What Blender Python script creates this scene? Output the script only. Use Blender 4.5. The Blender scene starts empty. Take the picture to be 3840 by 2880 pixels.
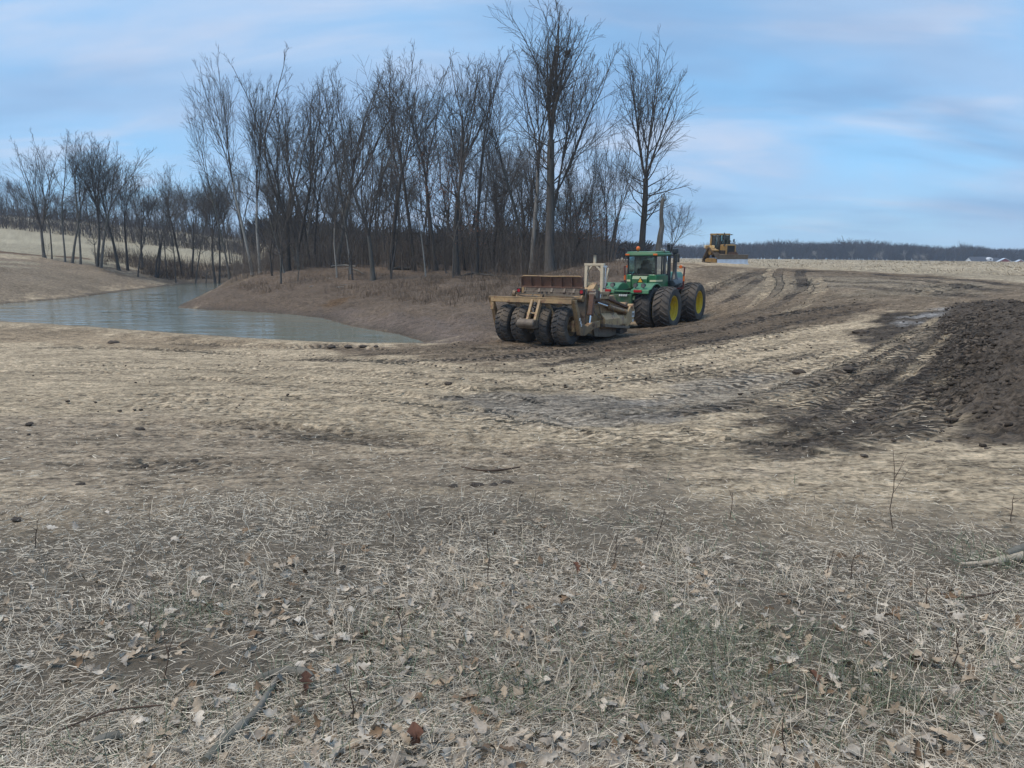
import bpy, math, random
import numpy as np
from mathutils import Matrix, Vector

# ------------------------------------------------------------------ camera, sky, sun, exposure
scene = bpy.context.scene
COL = scene.collection
EYE = 4.0                      # metres above the pond
FPX = 2662.0                   # focal length in photo pixels (3840 wide)
PITCH = math.atan((1440 - 965) / FPX)
cam_d = bpy.data.cameras.new('camera')
cam_d.sensor_width = 36.0
cam_d.lens = 36.0 * FPX / 3840
cam_d.clip_start = 0.05
cam_d.clip_end = 8000
cam = bpy.data.objects.new('camera', cam_d)
COL.objects.link(cam)
cam.location = (0, 0, EYE)
cam.rotation_euler = (math.pi / 2 - PITCH, 0, 0)
scene.camera = cam

SUN_EL, SUN_AZ = math.radians(62), math.radians(-115)     # azimuth clockwise from +Y
world = bpy.data.worlds.new('World')
scene.world = world
world.use_nodes = True
wt = world.node_tree
wt.nodes.clear()


def wn(t, **k):
    n = wt.nodes.new(t)
    for a, b in k.items():
        setattr(n, a, b)
    return n


def wl(a, b):
    wt.links.new(a, b)


w_out = wn('ShaderNodeOutputWorld')
w_bg = wn('ShaderNodeBackground')
w_bg.inputs['Strength'].default_value = 0.11
wl(w_bg.outputs[0], w_out.inputs[0])
w_sky = wn('ShaderNodeTexSky', sky_type='NISHITA', sun_disc=False)
w_sky.sun_elevation = SUN_EL
w_sky.sun_rotation = SUN_AZ
w_sky.air_density = 1.0
w_sky.dust_density = 0.3
w_sky.ozone_density = 3.0
w_co = wn('ShaderNodeTexCoord')
w_sep = wn('ShaderNodeSeparateXYZ')
wl(w_co.outputs['Generated'], w_sep.inputs[0])
# cloud layer: the view direction meets a flat layer overhead
w_z = wn('ShaderNodeMath', operation='MAXIMUM')
wl(w_sep.outputs['Z'], w_z.inputs[0]); w_z.inputs[1].default_value = 0.0
w_za = wn('ShaderNodeMath', operation='ADD')
wl(w_z.outputs[0], w_za.inputs[0]); w_za.inputs[1].default_value = 0.28
w_dx = wn('ShaderNodeMath', operation='DIVIDE'); wl(w_sep.outputs['X'], w_dx.inputs[0]); wl(w_za.outputs[0], w_dx.inputs[1])
w_dy = wn('ShaderNodeMath', operation='DIVIDE'); wl(w_sep.outputs['Y'], w_dy.inputs[0]); wl(w_za.outputs[0], w_dy.inputs[1])
w_cv = wn('ShaderNodeCombineXYZ'); wl(w_dx.outputs[0], w_cv.inputs[0]); wl(w_dy.outputs[0], w_cv.inputs[1])


def cloud(scale, detail, dist, lo, hi, off):
    mp = wn('ShaderNodeMapping')
    mp.inputs['Location'].default_value = off
    mp.inputs['Scale'].default_value = scale
    wl(w_cv.outputs[0], mp.inputs[0])
    no = wn('ShaderNodeTexNoise')
    no.inputs['Scale'].default_value = 1.0
    no.inputs['Detail'].default_value = detail
    no.inputs['Roughness'].default_value = 0.55
    no.inputs['Distortion'].default_value = dist
    wl(mp.outputs[0], no.inputs['Vector'])
    mr = wn('ShaderNodeMapRange', interpolation_type='SMOOTHSTEP')
    mr.inputs['From Min'].default_value = lo
    mr.inputs['From Max'].default_value = hi
    wl(no.outputs['Fac'], mr.inputs['Value'])
    return mr.outputs['Result']


c_big = cloud((0.6, 1.0, 1), 5, 0.4, 0.36, 0.62, (1.7, 0.4, 0))
c_fine = cloud((1.3, 3.4, 1), 6, 0.5, 0.46, 0.74, (4.2, 7.1, 0))
c_grey = cloud((0.7, 1.7, 1), 4, 0.4, 0.44, 0.72, (9.2, 2.1, 0))


def wmix(fac, a, b, f=None):
    m = wn('ShaderNodeMix', data_type='RGBA')
    if f is not None:
        mm = wn('ShaderNodeMath', operation='MULTIPLY'); wl(fac, mm.inputs[0]); mm.inputs[1].default_value = f
        fac = mm.outputs[0]
    wl(fac, m.inputs[0])
    for v, s in ((a, m.inputs[6]), (b, m.inputs[7])):
        if isinstance(v, tuple):
            s.default_value = v
        else:
            wl(v, s)
    return m.outputs[2]


K = 0.84 / 0.11                   # colours below are given as seen, then scaled by the background strength
w_t = wn('ShaderNodeMix', data_type='RGBA', blend_type='MULTIPLY')
w_t.inputs[0].default_value = 1.0
wl(w_sky.outputs[0], w_t.inputs[6]); w_t.inputs[7].default_value = (0.95, 0.95, 0.98, 1)
veil = wn('ShaderNodeMix', data_type='RGBA'); veil.inputs[0].default_value = 0.75
wl(w_t.outputs[2], veil.inputs[6]); veil.inputs[7].default_value = (0.155 * K, 0.375 * K, 0.62 * K, 1)
s1 = wmix(c_big, veil.outputs[2], (0.275 * K, 0.39 * K, 0.56 * K, 1), 0.8)
s2 = wmix(c_fine, s1, (0.47 * K, 0.49 * K, 0.57 * K, 1), 0.5)
s3 = wmix(c_grey, s2, (0.155 * K, 0.26 * K, 0.43 * K, 1), 0.75)
wl(s3, w_bg.inputs['Color'])

sun_d = bpy.data.lights.new('sun', 'SUN')
sun_d.energy = 1.5
sun_d.angle = math.radians(36)
sun_d.color = (1.0, 0.88, 0.73)
sun = bpy.data.objects.new('sun', sun_d)
COL.objects.link(sun)
sd = Vector((math.sin(SUN_AZ) * math.cos(SUN_EL), math.cos(SUN_AZ) * math.cos(SUN_EL), math.sin(SUN_EL)))
sun.rotation_euler = sd.to_track_quat('Z', 'Y').to_euler()
sun.location = (0, 0, 60)
vs = scene.view_settings
vs.view_transform = 'Standard'
vs.look = 'None'
vs.gamma = 1.0
vs.exposure = 0.92
vs.use_curve_mapping = False

# ------------------------------------------------------------------ helpers
rnd = random.Random(7)
nrng = np.random.default_rng(11)
CT, ST = math.cos(PITCH), math.sin(PITCH)


def ray(px, py):
    dx = (px - 1920) / FPX
    dy = -(py - 1440) / FPX
    return np.array([dx, CT + dy * ST, -ST + dy * CT])


def at(px, py, Y):
    """The point of the place at depth Y that the photo shows at a pixel (used to take measurements off the photo)."""
    r = ray(px, py)
    return np.array([0, 0, EYE]) + r * (Y / r[1])


def vnoise(x, y, seed=0):
    xi = np.floor(x).astype(np.int64); yi = np.floor(y).astype(np.int64)
    fx = x - xi; fy = y - yi
    fx = fx * fx * fx * (fx * (fx * 6 - 15) + 10); fy = fy * fy * fy * (fy * (fy * 6 - 15) + 10)

    def h(a, b):
        n = (a * 374761393 + b * 668265263 + seed * 974711) & 0xffffffff
        n = ((n ^ (n >> 13)) * 1274126177) & 0xffffffff
        n = n ^ (n >> 16)
        return (n & 0xffff) / 65535.0
    a = h(xi, yi); b = h(xi + 1, yi); c = h(xi, yi + 1); d = h(xi + 1, yi + 1)
    return (a * (1 - fx) + b * fx) * (1 - fy) + (c * (1 - fx) + d * fx) * fy


def fbm(x, y, seed=0, oct=4, gain=0.5):
    v = 0.0; a = 1.0; t = 0.0
    for i in range(oct):
        v = v + a * vnoise(x * 2 ** i + 17.3 * i, y * 2 ** i - 9.1 * i, seed + i)
        t += a; a *= gain
    return v / t


def smooth(a, b, x):
    t = np.clip((x - a) / (b - a), 0, 1)
    return t * t * (3 - 2 * t)


def np_mesh(name, V, F, col=None, smooth_shade=False, attrs=None):
    """V (n,3); F list of index arrays of shape (m,3) or (m,4)."""
    me = bpy.data.meshes.new(name)
    V = np.asarray(V, np.float32)
    me.vertices.add(len(V)); me.vertices.foreach_set('co', V.ravel())
    F = [np.asarray(f, np.int32) for f in F if len(f)]
    loops = np.concatenate([f.ravel() for f in F])
    tot = np.concatenate([np.full(len(f), f.shape[1], np.int32) for f in F])
    start = np.concatenate([[0], np.cumsum(tot)[:-1]]).astype(np.int32)
    me.loops.add(len(loops)); me.loops.foreach_set('vertex_index', loops)
    me.polygons.add(len(tot)); me.polygons.foreach_set('loop_start', start); me.polygons.foreach_set('loop_total', tot)
    if smooth_shade:
        me.polygons.foreach_set('use_smooth', np.ones(len(tot), bool))
    if col is not None:
        a = me.attributes.new('Col', 'FLOAT_COLOR', 'POINT')
        c = np.ones((len(V), 4), np.float32); c[:, :3] = col
        a.data.foreach_set('color', c.ravel())
    for k, v in (attrs or {}).items():
        a = me.attributes.new(k, 'FLOAT', 'POINT')
        a.data.foreach_set('value', np.asarray(v, np.float32).ravel())
    me.update(calc_edges=True)
    return me


def link(name, data, parent=None, mat=None, loc=(0, 0, 0), rot=(0, 0, 0), **props):
    o = bpy.data.objects.new(name, data)
    COL.objects.link(o)
    if mat is not None and data is not None and not len(data.materials):
        data.materials.append(mat)
    o.location = loc; o.rotation_euler = rot
    if parent is not None:
        o.parent = parent
    for k, v in props.items():
        if v is not None:
            o[k] = v
    return o


def empty(name, loc, rotz=0, label=None, category=None, group=None):
    o = bpy.data.objects.new(name, None)
    COL.objects.link(o)
    o.location = loc; o.rotation_euler = (0, 0, rotz)
    o.empty_display_size = 0.3
    for k, v in (('label', label), ('category', category), ('group', group)):
        if v:
            o[k] = v
    return o


class MB:
    """collects simple shapes into one mesh"""
    def __init__(s):
        s.v = []; s.f = []

    def add(s, vs, fs):
        n = len(s.v)
        s.v += [tuple(p) for p in vs]
        s.f += [tuple(i + n for i in f) for f in fs]
        return s

    def box(s, x0, x1, y0, y1, z0, z1):
        return s.add([(x0, y0, z0), (x1, y0, z0), (x1, y1, z0), (x0, y1, z0), (x0, y0, z1), (x1, y0, z1), (x1, y1, z1), (x0, y1, z1)],
                     [(0, 3, 2, 1), (4, 5, 6, 7), (0, 1, 5, 4), (1, 2, 6, 5), (2, 3, 7, 6), (3, 0, 4, 7)])

    def prism(s, poly, ax, a, b):
        """poly in the two other axes (yz for x, xz for y, xy for z), extruded from a to b along ax"""
        n = len(poly)

        def P(p, t):
            return {'x': (t, p[0], p[1]), 'y': (p[0], t, p[1]), 'z': (p[0], p[1], t)}[ax]
        vs = [P(p, a) for p in poly] + [P(p, b) for p in poly]
        fs = [tuple(range(n)), tuple(range(2 * n - 1, n - 1, -1))]
        fs += [(i, i + n, (i + 1) % n + n, (i + 1) % n) for i in range(n)]
        return s.add(vs, fs)

    def bar(s, p0, p1, w, h, up=(0, 0, 1)):
        """rectangular bar between two points"""
        p0 = Vector(p0); p1 = Vector(p1); d = (p1 - p0).normalized()
        u = d.cross(Vector(up))
        if u.length < 1e-3:
            u = d.cross(Vector((0, 1, 0)))
        u.normalize(); v = u.cross(d)
        vs = [q + u * a * w / 2 + v * b * h / 2 for q in (p0, p1) for a, b in ((-1, -1), (1, -1), (1, 1), (-1, 1))]
        return s.add(vs, [(3, 2, 1, 0), (4, 5, 6, 7), (0, 1, 5, 4), (1, 2, 6, 5), (2, 3, 7, 6), (3, 0, 4, 7)])

    def tube(s, pts, rad, n=10, caps=True):
        pts = [Vector(p) for p in pts]
        if not isinstance(rad, (list, tuple)):
            rad = [rad] * len(pts)
        rings = []
        ref = None
        for i, p in enumerate(pts):
            d = (pts[min(i + 1, len(pts) - 1)] - pts[max(i - 1, 0)]).normalized()
            if ref is None:
                ref = d.orthogonal().normalized()
            ref = (ref - d * ref.dot(d)).normalized()
            b = d.cross(ref)
            rings.append([p + (ref * math.cos(2 * math.pi * k / n) + b * math.sin(2 * math.pi * k / n)) * rad[i] for k in range(n)])
        vs = [q for r in rings for q in r]
        fs = [(i * n + k, i * n + (k + 1) % n, (i + 1) * n + (k + 1) % n, (i + 1) * n + k) for i in range(len(pts) - 1) for k in range(n)]
        if caps:
            fs += [tuple(range(n - 1, -1, -1)), tuple((len(pts) - 1) * n + k for k in range(n))]
        return s.add(vs, fs)

    def lathe_x(s, prof, n=36, a0=0, a1=2 * math.pi, c=(0, 0, 0)):
        """profile [(x, r)] turned about the x axis"""
        full = abs(a1 - a0 - 2 * math.pi) < 1e-6
        m = n if full else n + 1
        vs = []
        for k in range(m):
            t = a0 + (a1 - a0) * k / n
            for x, r in prof:
                vs.append((c[0] + x, c[1] + r * math.cos(t), c[2] + r * math.sin(t)))
        p = len(prof)
        fs = []
        for k in range(n):
            k2 = (k + 1) % m
            for i in range(p - 1):
                fs.append((k * p + i, k2 * p + i, k2 * p + i + 1, k * p + i + 1))
        return s.add(vs, fs)

    def ball(s, c, r, n=10, sq=(1, 1, 1)):
        vs = [(c[0], c[1], c[2] - r * sq[2])]
        m = n // 2
        for i in range(1, m):
            a = -math.pi / 2 + math.pi * i / m
            for k in range(n):
                t = 2 * math.pi * k / n
                vs.append((c[0] + r * sq[0] * math.cos(a) * math.cos(t), c[1] + r * sq[1] * math.cos(a) * math.sin(t), c[2] + r * sq[2] * math.sin(a)))
        vs.append((c[0], c[1], c[2] + r * sq[2]))
        fs = [(0, 1 + (k + 1) % n, 1 + k) for k in range(n)]
        for i in range(m - 2):
            for k in range(n):
                fs.append((1 + i * n + k, 1 + i * n + (k + 1) % n, 1 + (i + 1) * n + (k + 1) % n, 1 + (i + 1) * n + k))
        L = len(vs) - 1
        fs += [(L, 1 + (m - 2) * n + k, 1 + (m - 2) * n + (k + 1) % n) for k in range(n)]
        return s.add(vs, fs)

    def mesh(s, name, smooth_angle=None):
        me = bpy.data.meshes.new(name)
        me.from_pydata(s.v, [], s.f)
        me.update()
        if smooth_angle:
            me.polygons.foreach_set('use_smooth', np.ones(len(me.polygons), bool))
            me.set_sharp_from_angle(angle=math.radians(smooth_angle))
        return me

    def obj(s, name, mat, parent=None, bevel=0.0, smooth_angle=35, loc=(0, 0, 0), rot=(0, 0, 0), **props):
        o = link(name, s.mesh(name, smooth_angle), parent, mat, loc, rot, **props)
        if bevel:
            b = o.modifiers.new('bevel', 'BEVEL')
            b.width = bevel; b.segments = 2; b.limit_method = 'ANGLE'; b.angle_limit = math.radians(40)
        return o


# ------------------------------------------------------------------ materials
def new_mat(name):
    m = bpy.data.materials.new(name)
    m.use_nodes = True
    nt = m.node_tree
    for n in list(nt.nodes):
        if n.type not in ('BSDF_PRINCIPLED', 'OUTPUT_MATERIAL'):
            nt.nodes.remove(n)
    b = next(n for n in nt.nodes if n.type == 'BSDF_PRINCIPLED')
    return m, nt, b


def nnode(nt, t, **k):
    n = nt.nodes.new(t)
    for a, b in k.items():
        if a.startswith('i_'):
            n.inputs[a[2:]].default_value = b
        else:
            setattr(n, a, b)
    return n


def noise_fac(nt, co, scale, detail=4, lo=0.35, hi=0.65, rough=0.55):
    n = nnode(nt, 'ShaderNodeTexNoise', i_Scale=scale, i_Detail=detail, i_Roughness=rough)
    if co is not None:
        nt.links.new(co, n.inputs['Vector'])
    r = nnode(nt, 'ShaderNodeMapRange')
    r.inputs['From Min'].default_value = lo; r.inputs['From Max'].default_value = hi
    nt.links.new(n.outputs['Fac'], r.inputs['Value'])
    return r.outputs['Result'], n.outputs['Fac']


def mixc(nt, fac, a, b, blend='MIX'):
    m = nnode(nt, 'ShaderNodeMix', data_type='RGBA', blend_type=blend)
    for v, s in ((fac, m.inputs[0]), (a, m.inputs[6]), (b, m.inputs[7])):
        if isinstance(v, (int, float)):
            s.default_value = v
        elif isinstance(v, tuple):
            s.default_value = v if len(v) == 4 else (*v, 1)
        else:
            nt.links.new(v, s)
    return m.outputs[2]


def paint(name, c, dirt=(0.16, 0.115, 0.075), amt=0.5, rough=0.5, metal=0.0, scale=3.0, bump=0.15, wear=None, low=None):
    """weathered paint: mud film, finer specks, worn patches; low = height (object z) under which mud gets thicker"""
    m, nt, b = new_mat(name)
    tc = nnode(nt, 'ShaderNodeTexCoord')
    f1, r1 = noise_fac(nt, tc.outputs['Object'], scale, 6, 0.42, 0.68)
    f2, r2 = noise_fac(nt, tc.outputs['Object'], scale * 7, 5, 0.48, 0.7)
    col = c
    if wear:
        fw, _ = noise_fac(nt, tc.outputs['Object'], scale * 2.3, 6, 0.56, 0.62)
        col = mixc(nt, fw, c, wear)
    mm = nnode(nt, 'ShaderNodeMath', operation='MULTIPLY'); mm.inputs[1].default_value = amt
    nt.links.new(f1, mm.inputs[0])
    col = mixc(nt, mm.outputs[0], col, dirt)
    m2 = nnode(nt, 'ShaderNodeMath', operation='MULTIPLY'); m2.inputs[1].default_value = amt * 0.7
    nt.links.new(f2, m2.inputs[0])
    col = mixc(nt, m2.outputs[0], col, tuple(x * 0.8 for x in dirt))
    nt.links.new(col, b.inputs['Base Color'])
    b.inputs['Roughness'].default_value = rough
    b.inputs['Metallic'].default_value = metal
    if bump:
        bp = nnode(nt, 'ShaderNodeBump', i_Strength=bump, i_Distance=0.02)
        nt.links.new(r2, bp.inputs['Height']); nt.links.new(bp.outputs[0], b.inputs['Normal'])
    return m


def col_mat(name, rough=0.9, spec=0.2, var=0.25, scale=6.0, trans=0.0):
    m, nt, b = new_mat(name)
    a = nnode(nt, 'ShaderNodeAttribute', attribute_name='Col')
    tc = nnode(nt, 'ShaderNodeTexCoord')
    f, _ = noise_fac(nt, tc.outputs['Object'], scale, 4, 0.3, 0.7)
    mr = nnode(nt, 'ShaderNodeMapRange'); mr.inputs['To Min'].default_value = 1 - var; mr.inputs['To Max'].default_value = 1 + var
    nt.links.new(f, mr.inputs['Value'])
    mx = nnode(nt, 'ShaderNodeVectorMath', operation='SCALE')
    nt.links.new(a.outputs['Color'], mx.inputs[0]); nt.links.new(mr.outputs[0], mx.inputs['Scale'])
    nt.links.new(mx.outputs[0], b.inputs['Base Color'])
    b.inputs['Roughness'].default_value = rough
    b.inputs['Specular IOR Level'].default_value = spec
    return m


def bark_mat(name, c1, c2, c3):
    m, nt, b = new_mat(name)
    tc = nnode(nt, 'ShaderNodeTexCoord')
    mp = nnode(nt, 'ShaderNodeMapping'); mp.inputs['Scale'].default_value = (9, 9, 1.2)
    nt.links.new(tc.outputs['Object'], mp.inputs[0])
    f1, r1 = noise_fac(nt, mp.outputs[0], 1.0, 5, 0.35, 0.65)
    f2, r2 = noise_fac(nt, tc.outputs['Object'], 0.45, 3, 0.4, 0.65)
    col = mixc(nt, f1, c1, c2)
    m2 = nnode(nt, 'ShaderNodeMath', operation='MULTIPLY'); m2.inputs[1].default_value = 0.6
    nt.links.new(f2, m2.inputs[0])
    col = mixc(nt, m2.outputs[0], col, c3)
    oi = nnode(nt, 'ShaderNodeObjectInfo')
    mr = nnode(nt, 'ShaderNodeMapRange'); mr.inputs['To Min'].default_value = 0.75; mr.inputs['To Max'].default_value = 1.3
    nt.links.new(oi.outputs['Random'], mr.inputs['Value'])
    mx = nnode(nt, 'ShaderNodeVectorMath', operation='SCALE')
    nt.links.new(col, mx.inputs[0]); nt.links.new(mr.outputs[0], mx.inputs['Scale'])
    nt.links.new(mx.outputs[0], b.inputs['Base Color'])
    b.inputs['Roughness'].default_value = 0.95
    b.inputs['Specular IOR Level'].default_value = 0.15
    bp = nnode(nt, 'ShaderNodeBump', i_Strength=0.5, i_Distance=0.05)
    nt.links.new(r1, bp.inputs['Height']); nt.links.new(bp.outputs[0], b.inputs['Normal'])
    return m


# ------------------------------------------------------------------ terrain heights, measured off the photo
CP = []
for px in (-600, 0, 960, 1920, 2880, 3840, 4400):
    CP += [(px, 2880, 2.0), (px, 2400, 2.95), (px, 2000, 4.8)]
CP += [(0, 1800, 6.9), (960, 1800, 6.85), (1920, 1800, 6.85), (2900, 1800, 6.6), (3840, 1800, 6.3), (4400, 1800, 6.1), (-500, 1800, 6.9),
       (0, 1600, 11.3), (960, 1600, 11.0), (1920, 1600, 10.8), (3000, 1600, 9.95), (3700, 1600, 9.2), (4300, 1600, 8.8), (-500, 1600, 11.4),
       (1920, 1450, 15.8), (2600, 1450, 15.3), (300, 1400, 20.8), (900, 1400, 20.3), (1920, 1350, 21.5), (2112, 1297, 25.8), (1880, 1273, 27.4),
       (2494, 1224, 34.0), (2593, 1204, 37.3), (2350, 1250, 31.0), (3000, 1300, 20.4), (3000, 1180, 27.6), (3000, 1100, 35), (3000, 1040, 46), (3000, 1000, 72),
       (3500, 1400, 14.2), (3800, 1380, 13.5), (2677, 990, 76), (2800, 987, 84), (2700, 973, 200), (3550, 988, 130), (3840, 994, 120), (3600, 1020, 51), (3840, 1055, 34),
       (3400, 1100, 30), (3500, 1160, 25), (3800, 1180, 22), (4300, 1150, 20), (4300, 1070, 32), (4300, 1005, 90), (2620, 1060, 46), (2600, 1002, 68),
       (2250, 1040, 48), (2250, 990, 58), (2400, 1060, 46),
       # near shore
       (-500, 1183, 50), (0, 1205, 45), (640, 1250, 37.8), (1200, 1287, 33.4), (1590, 1290, 33.0),
       # wooded point
       (1300, 1130, 52), (1300, 1080, 57), (1390, 1050, 62), (1075, 1020, 70), (900, 1030, 84), (1700, 1050, 55), (1700, 1150, 42), (1700, 1240, 34.5),
       (1900, 1150, 41), (2060, 1032, 62), (1900, 1055, 56), (740, 1105, 68), (814, 1070, 76), (870, 1042, 80),
       # left shore and hill
       (0, 1140, 61.7), (300, 1115, 72), (520, 1085, 90), (640, 1070, 102), (820, 1061, 112), (-500, 1160, 57),
       (193, 969, 105), (388, 1004, 105), (0, 990, 85), (0, 1060, 70), (600, 1025, 116), (800, 1040, 120), (-500, 1000, 75), (-500, 950, 105),
       (0, 940, 112), (0, 862, 175), (400, 915, 172), (800, 945, 165), (-500, 840, 175), (400, 850, 250), (0, 815, 250), (800, 892, 230), (-500, 790, 250),
       (0, 805, 330), (800, 880, 300), (-500, 780, 330), (400, 840, 330)]
cpts = [at(*c) for c in CP]
for px, Y, z in ((1000, 110, 2.6), (1400, 100, 2.9), (1900, 95, 3.1), (1000, 170, 2.9), (1500, 160, 3.2), (2100, 140, 3.3), (2400, 110, 3.3), (2300, 80, 3.2), (2450, 200, 3.4),
                 (1400, 300, 3.0), (2000, 300, 3.0), (0, 800, 22), (900, 800, 6), (1500, 800, 1), (2500, 700, 2.0), (3200, 700, 0.5), (3840, 700, -1.5), (4500, 700, -2), (-800, 800, 24),
                 (3000, 350, 2.9), (3600, 300, 1.8), (4400, 250, 1.5)):
    cpts.append(np.array([(px - 1920) / FPX * Y / 1.0, Y, z]))
cpts = np.array(cpts)
c_az = np.arctan2(cpts[:, 0], cpts[:, 1]); c_lr = np.log(np.hypot(cpts[:, 0], cpts[:, 1]))


def tps(d2):
    return 0.5 * d2 * np.log(d2 + 1e-9)


def fit_tps(a, l, z, lam=2e-4):
    n = len(a)
    d2 = (a[:, None] - a[None]) ** 2 + (l[:, None] - l[None]) ** 2
    A = np.zeros((n + 3, n + 3)); A[:n, :n] = tps(d2) + lam * np.eye(n)
    P = np.stack([np.ones(n), a, l], 1); A[:n, n:] = P; A[n:, :n] = P.T
    return np.linalg.solve(A, np.concatenate([z, np.zeros(3)]))


# heights are fitted relative to the eye and divided by distance, so that far hills do not disturb the near ground
c_val = (cpts[:, 2] - EYE) / np.exp(c_lr * 0.75)
wts = fit_tps(c_az, c_lr, c_val)
GA = np.radians(np.linspace(-56, 56, 281)); GL = np.linspace(math.log(1.6), math.log(900), 300)
ga, gl = np.meshgrid(GA, GL, indexing='ij')
GZ = wts[-3] + wts[-2] * ga + wts[-1] * gl
for i in range(len(c_az)):
    GZ += wts[i] * tps((ga - c_az[i]) ** 2 + (gl - c_lr[i]) ** 2)
GZ = GZ * np.exp(gl * 0.75) + EYE


def base_z(X, Y):
    a = np.clip(np.arctan2(X, Y), GA[0], GA[-1] - 1e-6)
    l = np.clip(np.log(np.hypot(X, Y) + 1e-6), GL[0], GL[-1] - 1e-6)
    fa = (a - GA[0]) / (GA[1] - GA[0]); fl = (l - GL[0]) / (GL[1] - GL[0])
    ia = fa.astype(int); il = fl.astype(int); fa = fa - ia; fl = fl - il
    ia1 = np.minimum(ia + 1, len(GA) - 1); il1 = np.minimum(il + 1, len(GL) - 1)
    return (GZ[ia, il] * (1 - fa) + GZ[ia1, il] * fa) * (1 - fl) + (GZ[ia, il1] * (1 - fa) + GZ[ia1, il1] * fa) * fl


def poly_sd(X, Y, P, limit=None):
    """signed distance to a closed polygon, positive outside"""
    P = np.asarray(P, float)
    d2 = np.full(X.shape, 1e12); inside = np.zeros(X.shape, bool)
    for i in range(len(P)):
        a = P[i]; b = P[(i + 1) % len(P)]; e = b - a
        wx = X - a[0]; wy = Y - a[1]
        t = np.clip((wx * e[0] + wy * e[1]) / (e @ e + 1e-12), 0, 1)
        d2 = np.minimum(d2, (wx - e[0] * t) ** 2 + (wy - e[1] * t) ** 2)
        c = ((a[1] > Y) != (b[1] > Y)) & (X < (b[0] - a[0]) * (Y - a[1]) / (b[1] - a[1] + 1e-12) + a[0])
        inside ^= c
    d = np.sqrt(d2)
    return np.where(inside, -d, d)


def water_pt(px, py):
    r = ray(px, py); t = -EYE / r[2]
    return (r[0] * t, r[1] * t)


POND = [water_pt(*p) for p in ((-900, 1166), (-300, 1191), (0, 1206), (320, 1227), (640, 1250), (920, 1270), (1200, 1286), (1400, 1291), (1560, 1291), (1604, 1287),
                               (1497, 1254), (1400, 1238), (1323, 1225), (1208, 1193), (1092, 1179), (900, 1167), (760, 1161), (664, 1153), (690, 1138), (790, 1090), (880, 1064),
                               (900, 1059), (820, 1060), (720, 1063), (640, 1070), (520, 1085), (400, 1101), (300, 1115), (150, 1129), (0, 1140), (-300, 1153), (-900, 1160))]


def seg_dist(X, Y, P):
    """distance to a polyline, arc length of the nearest point, signed side"""
    P = np.asarray(P, float)
    best = np.full(X.shape, 1e12); u = np.zeros(X.shape); side = np.zeros(X.shape); L = 0.0
    for i in range(len(P) - 1):
        a = P[i]; e = P[i + 1] - a; l = math.hypot(*e)
        wx = X - a[0]; wy = Y - a[1]
        t = np.clip((wx * e[0] + wy * e[1]) / (l * l), 0, 1)
        d2 = (wx - e[0] * t) ** 2 + (wy - e[1] * t) ** 2
        m = d2 < best
        best = np.where(m, d2, best); u = np.where(m, L + t * l, u); side = np.where(m, np.sign(wx * e[1] - wy * e[0]), side)
        L += l
    return np.sqrt(best), u, side


BERM = np.array([(16.4, 24.5), (14.6, 21.2), (12.6, 17.0), (10.9, 13.5), (9.0, 10.3), (8.1, 8.8), (7.5, 7.4)])
BERM_H = np.array([0.08, 0.2, 0.36, 0.52, 0.62, 0.5, 0.15]); BERM_W = np.array([1.3, 1.6, 2.0, 2.3, 2.5, 2.2, 1.4])
BERM_U = np.concatenate([[0], np.cumsum(np.hypot(*np.diff(BERM, axis=0).T))])


def berm(X, Y):
    d, u, s = seg_dist(X, Y, BERM)
    w = np.interp(u, BERM_U, BERM_W)
    k = d / w
    # steep loose face towards the worked ground, gentler on the far side
    return np.interp(u, BERM_U, BERM_H) * np.clip(1 - k, 0, 1) ** 0.9 * smooth(1.0, 0.85, k), k


def gz(X, Y):
    X = np.asarray(X, float); Y = np.asarray(Y, float)
    z = base_z(X, Y)
    near = (np.abs(X + 15) < 90) & (Y > 25) & (Y < 135)
    if near.any():
        d = poly_sd(X[near], Y[near], POND)
        zz = z[near]
        out = smooth(0, 3.5, d)
        zo = np.maximum(zz, 0.04) * out + (0.05 + 0.16 * np.clip(d, 0, 4)) * (1 - out)
        z[near] = np.where(d > 0, np.maximum(zo, 0.03 + 0.02 * np.clip(d, 0, 3)), np.maximum(-1.8, -0.06 + 0.3 * d))
    b, _ = berm(X, Y)
    return z + b


def g1(x, y):
    return float(gz(np.array([x]), np.array([y]))[0])


def hit(px, py):
    """where the line of sight through a photo pixel meets the ground"""
    r = ray(px, py)
    t = 1.5 * 1.012 ** np.arange(480)
    P = np.array([0, 0, EYE]) + r[None] * t[:, None]
    below = P[:, 2] < gz(P[:, 0], P[:, 1])
    if not below.any():
        i = len(t) - 1
    else:
        i = int(np.argmax(below))
    if i == 0:
        return P[0]
    a, b = t[i - 1], t[i]
    for _ in range(12):
        m = (a + b) / 2; p = np.array([0, 0, EYE]) + r * m
        if p[2] < g1(p[0], p[1]):
            b = m
        else:
            a = m
    return np.array([0, 0, EYE]) + r * b


def hits(pts):
    return np.array([hit(*p)[:2] for p in pts])


def spline(P, n=8):
    P = np.asarray(P, float)
    if len(P) < 3:
        t = np.linspace(0, 1, n)[:, None]
        return P[0] * (1 - t) + P[-1] * t
    Q = np.vstack([2 * P[0] - P[1], P, 2 * P[-1] - P[-2]]); out = []
    for i in range(1, len(Q) - 2):
        for k in range(n):
            t = k / n
            out.append(0.5 * (2 * Q[i] + (Q[i + 1] - Q[i - 1]) * t + (2 * Q[i - 1] - 5 * Q[i] + 4 * Q[i + 1] - Q[i + 2]) * t * t + (3 * Q[i] - Q[i - 1] - 3 * Q[i + 1] + Q[i + 2]) * t ** 3))
    out.append(P[-1])
    return np.array(out)

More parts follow.
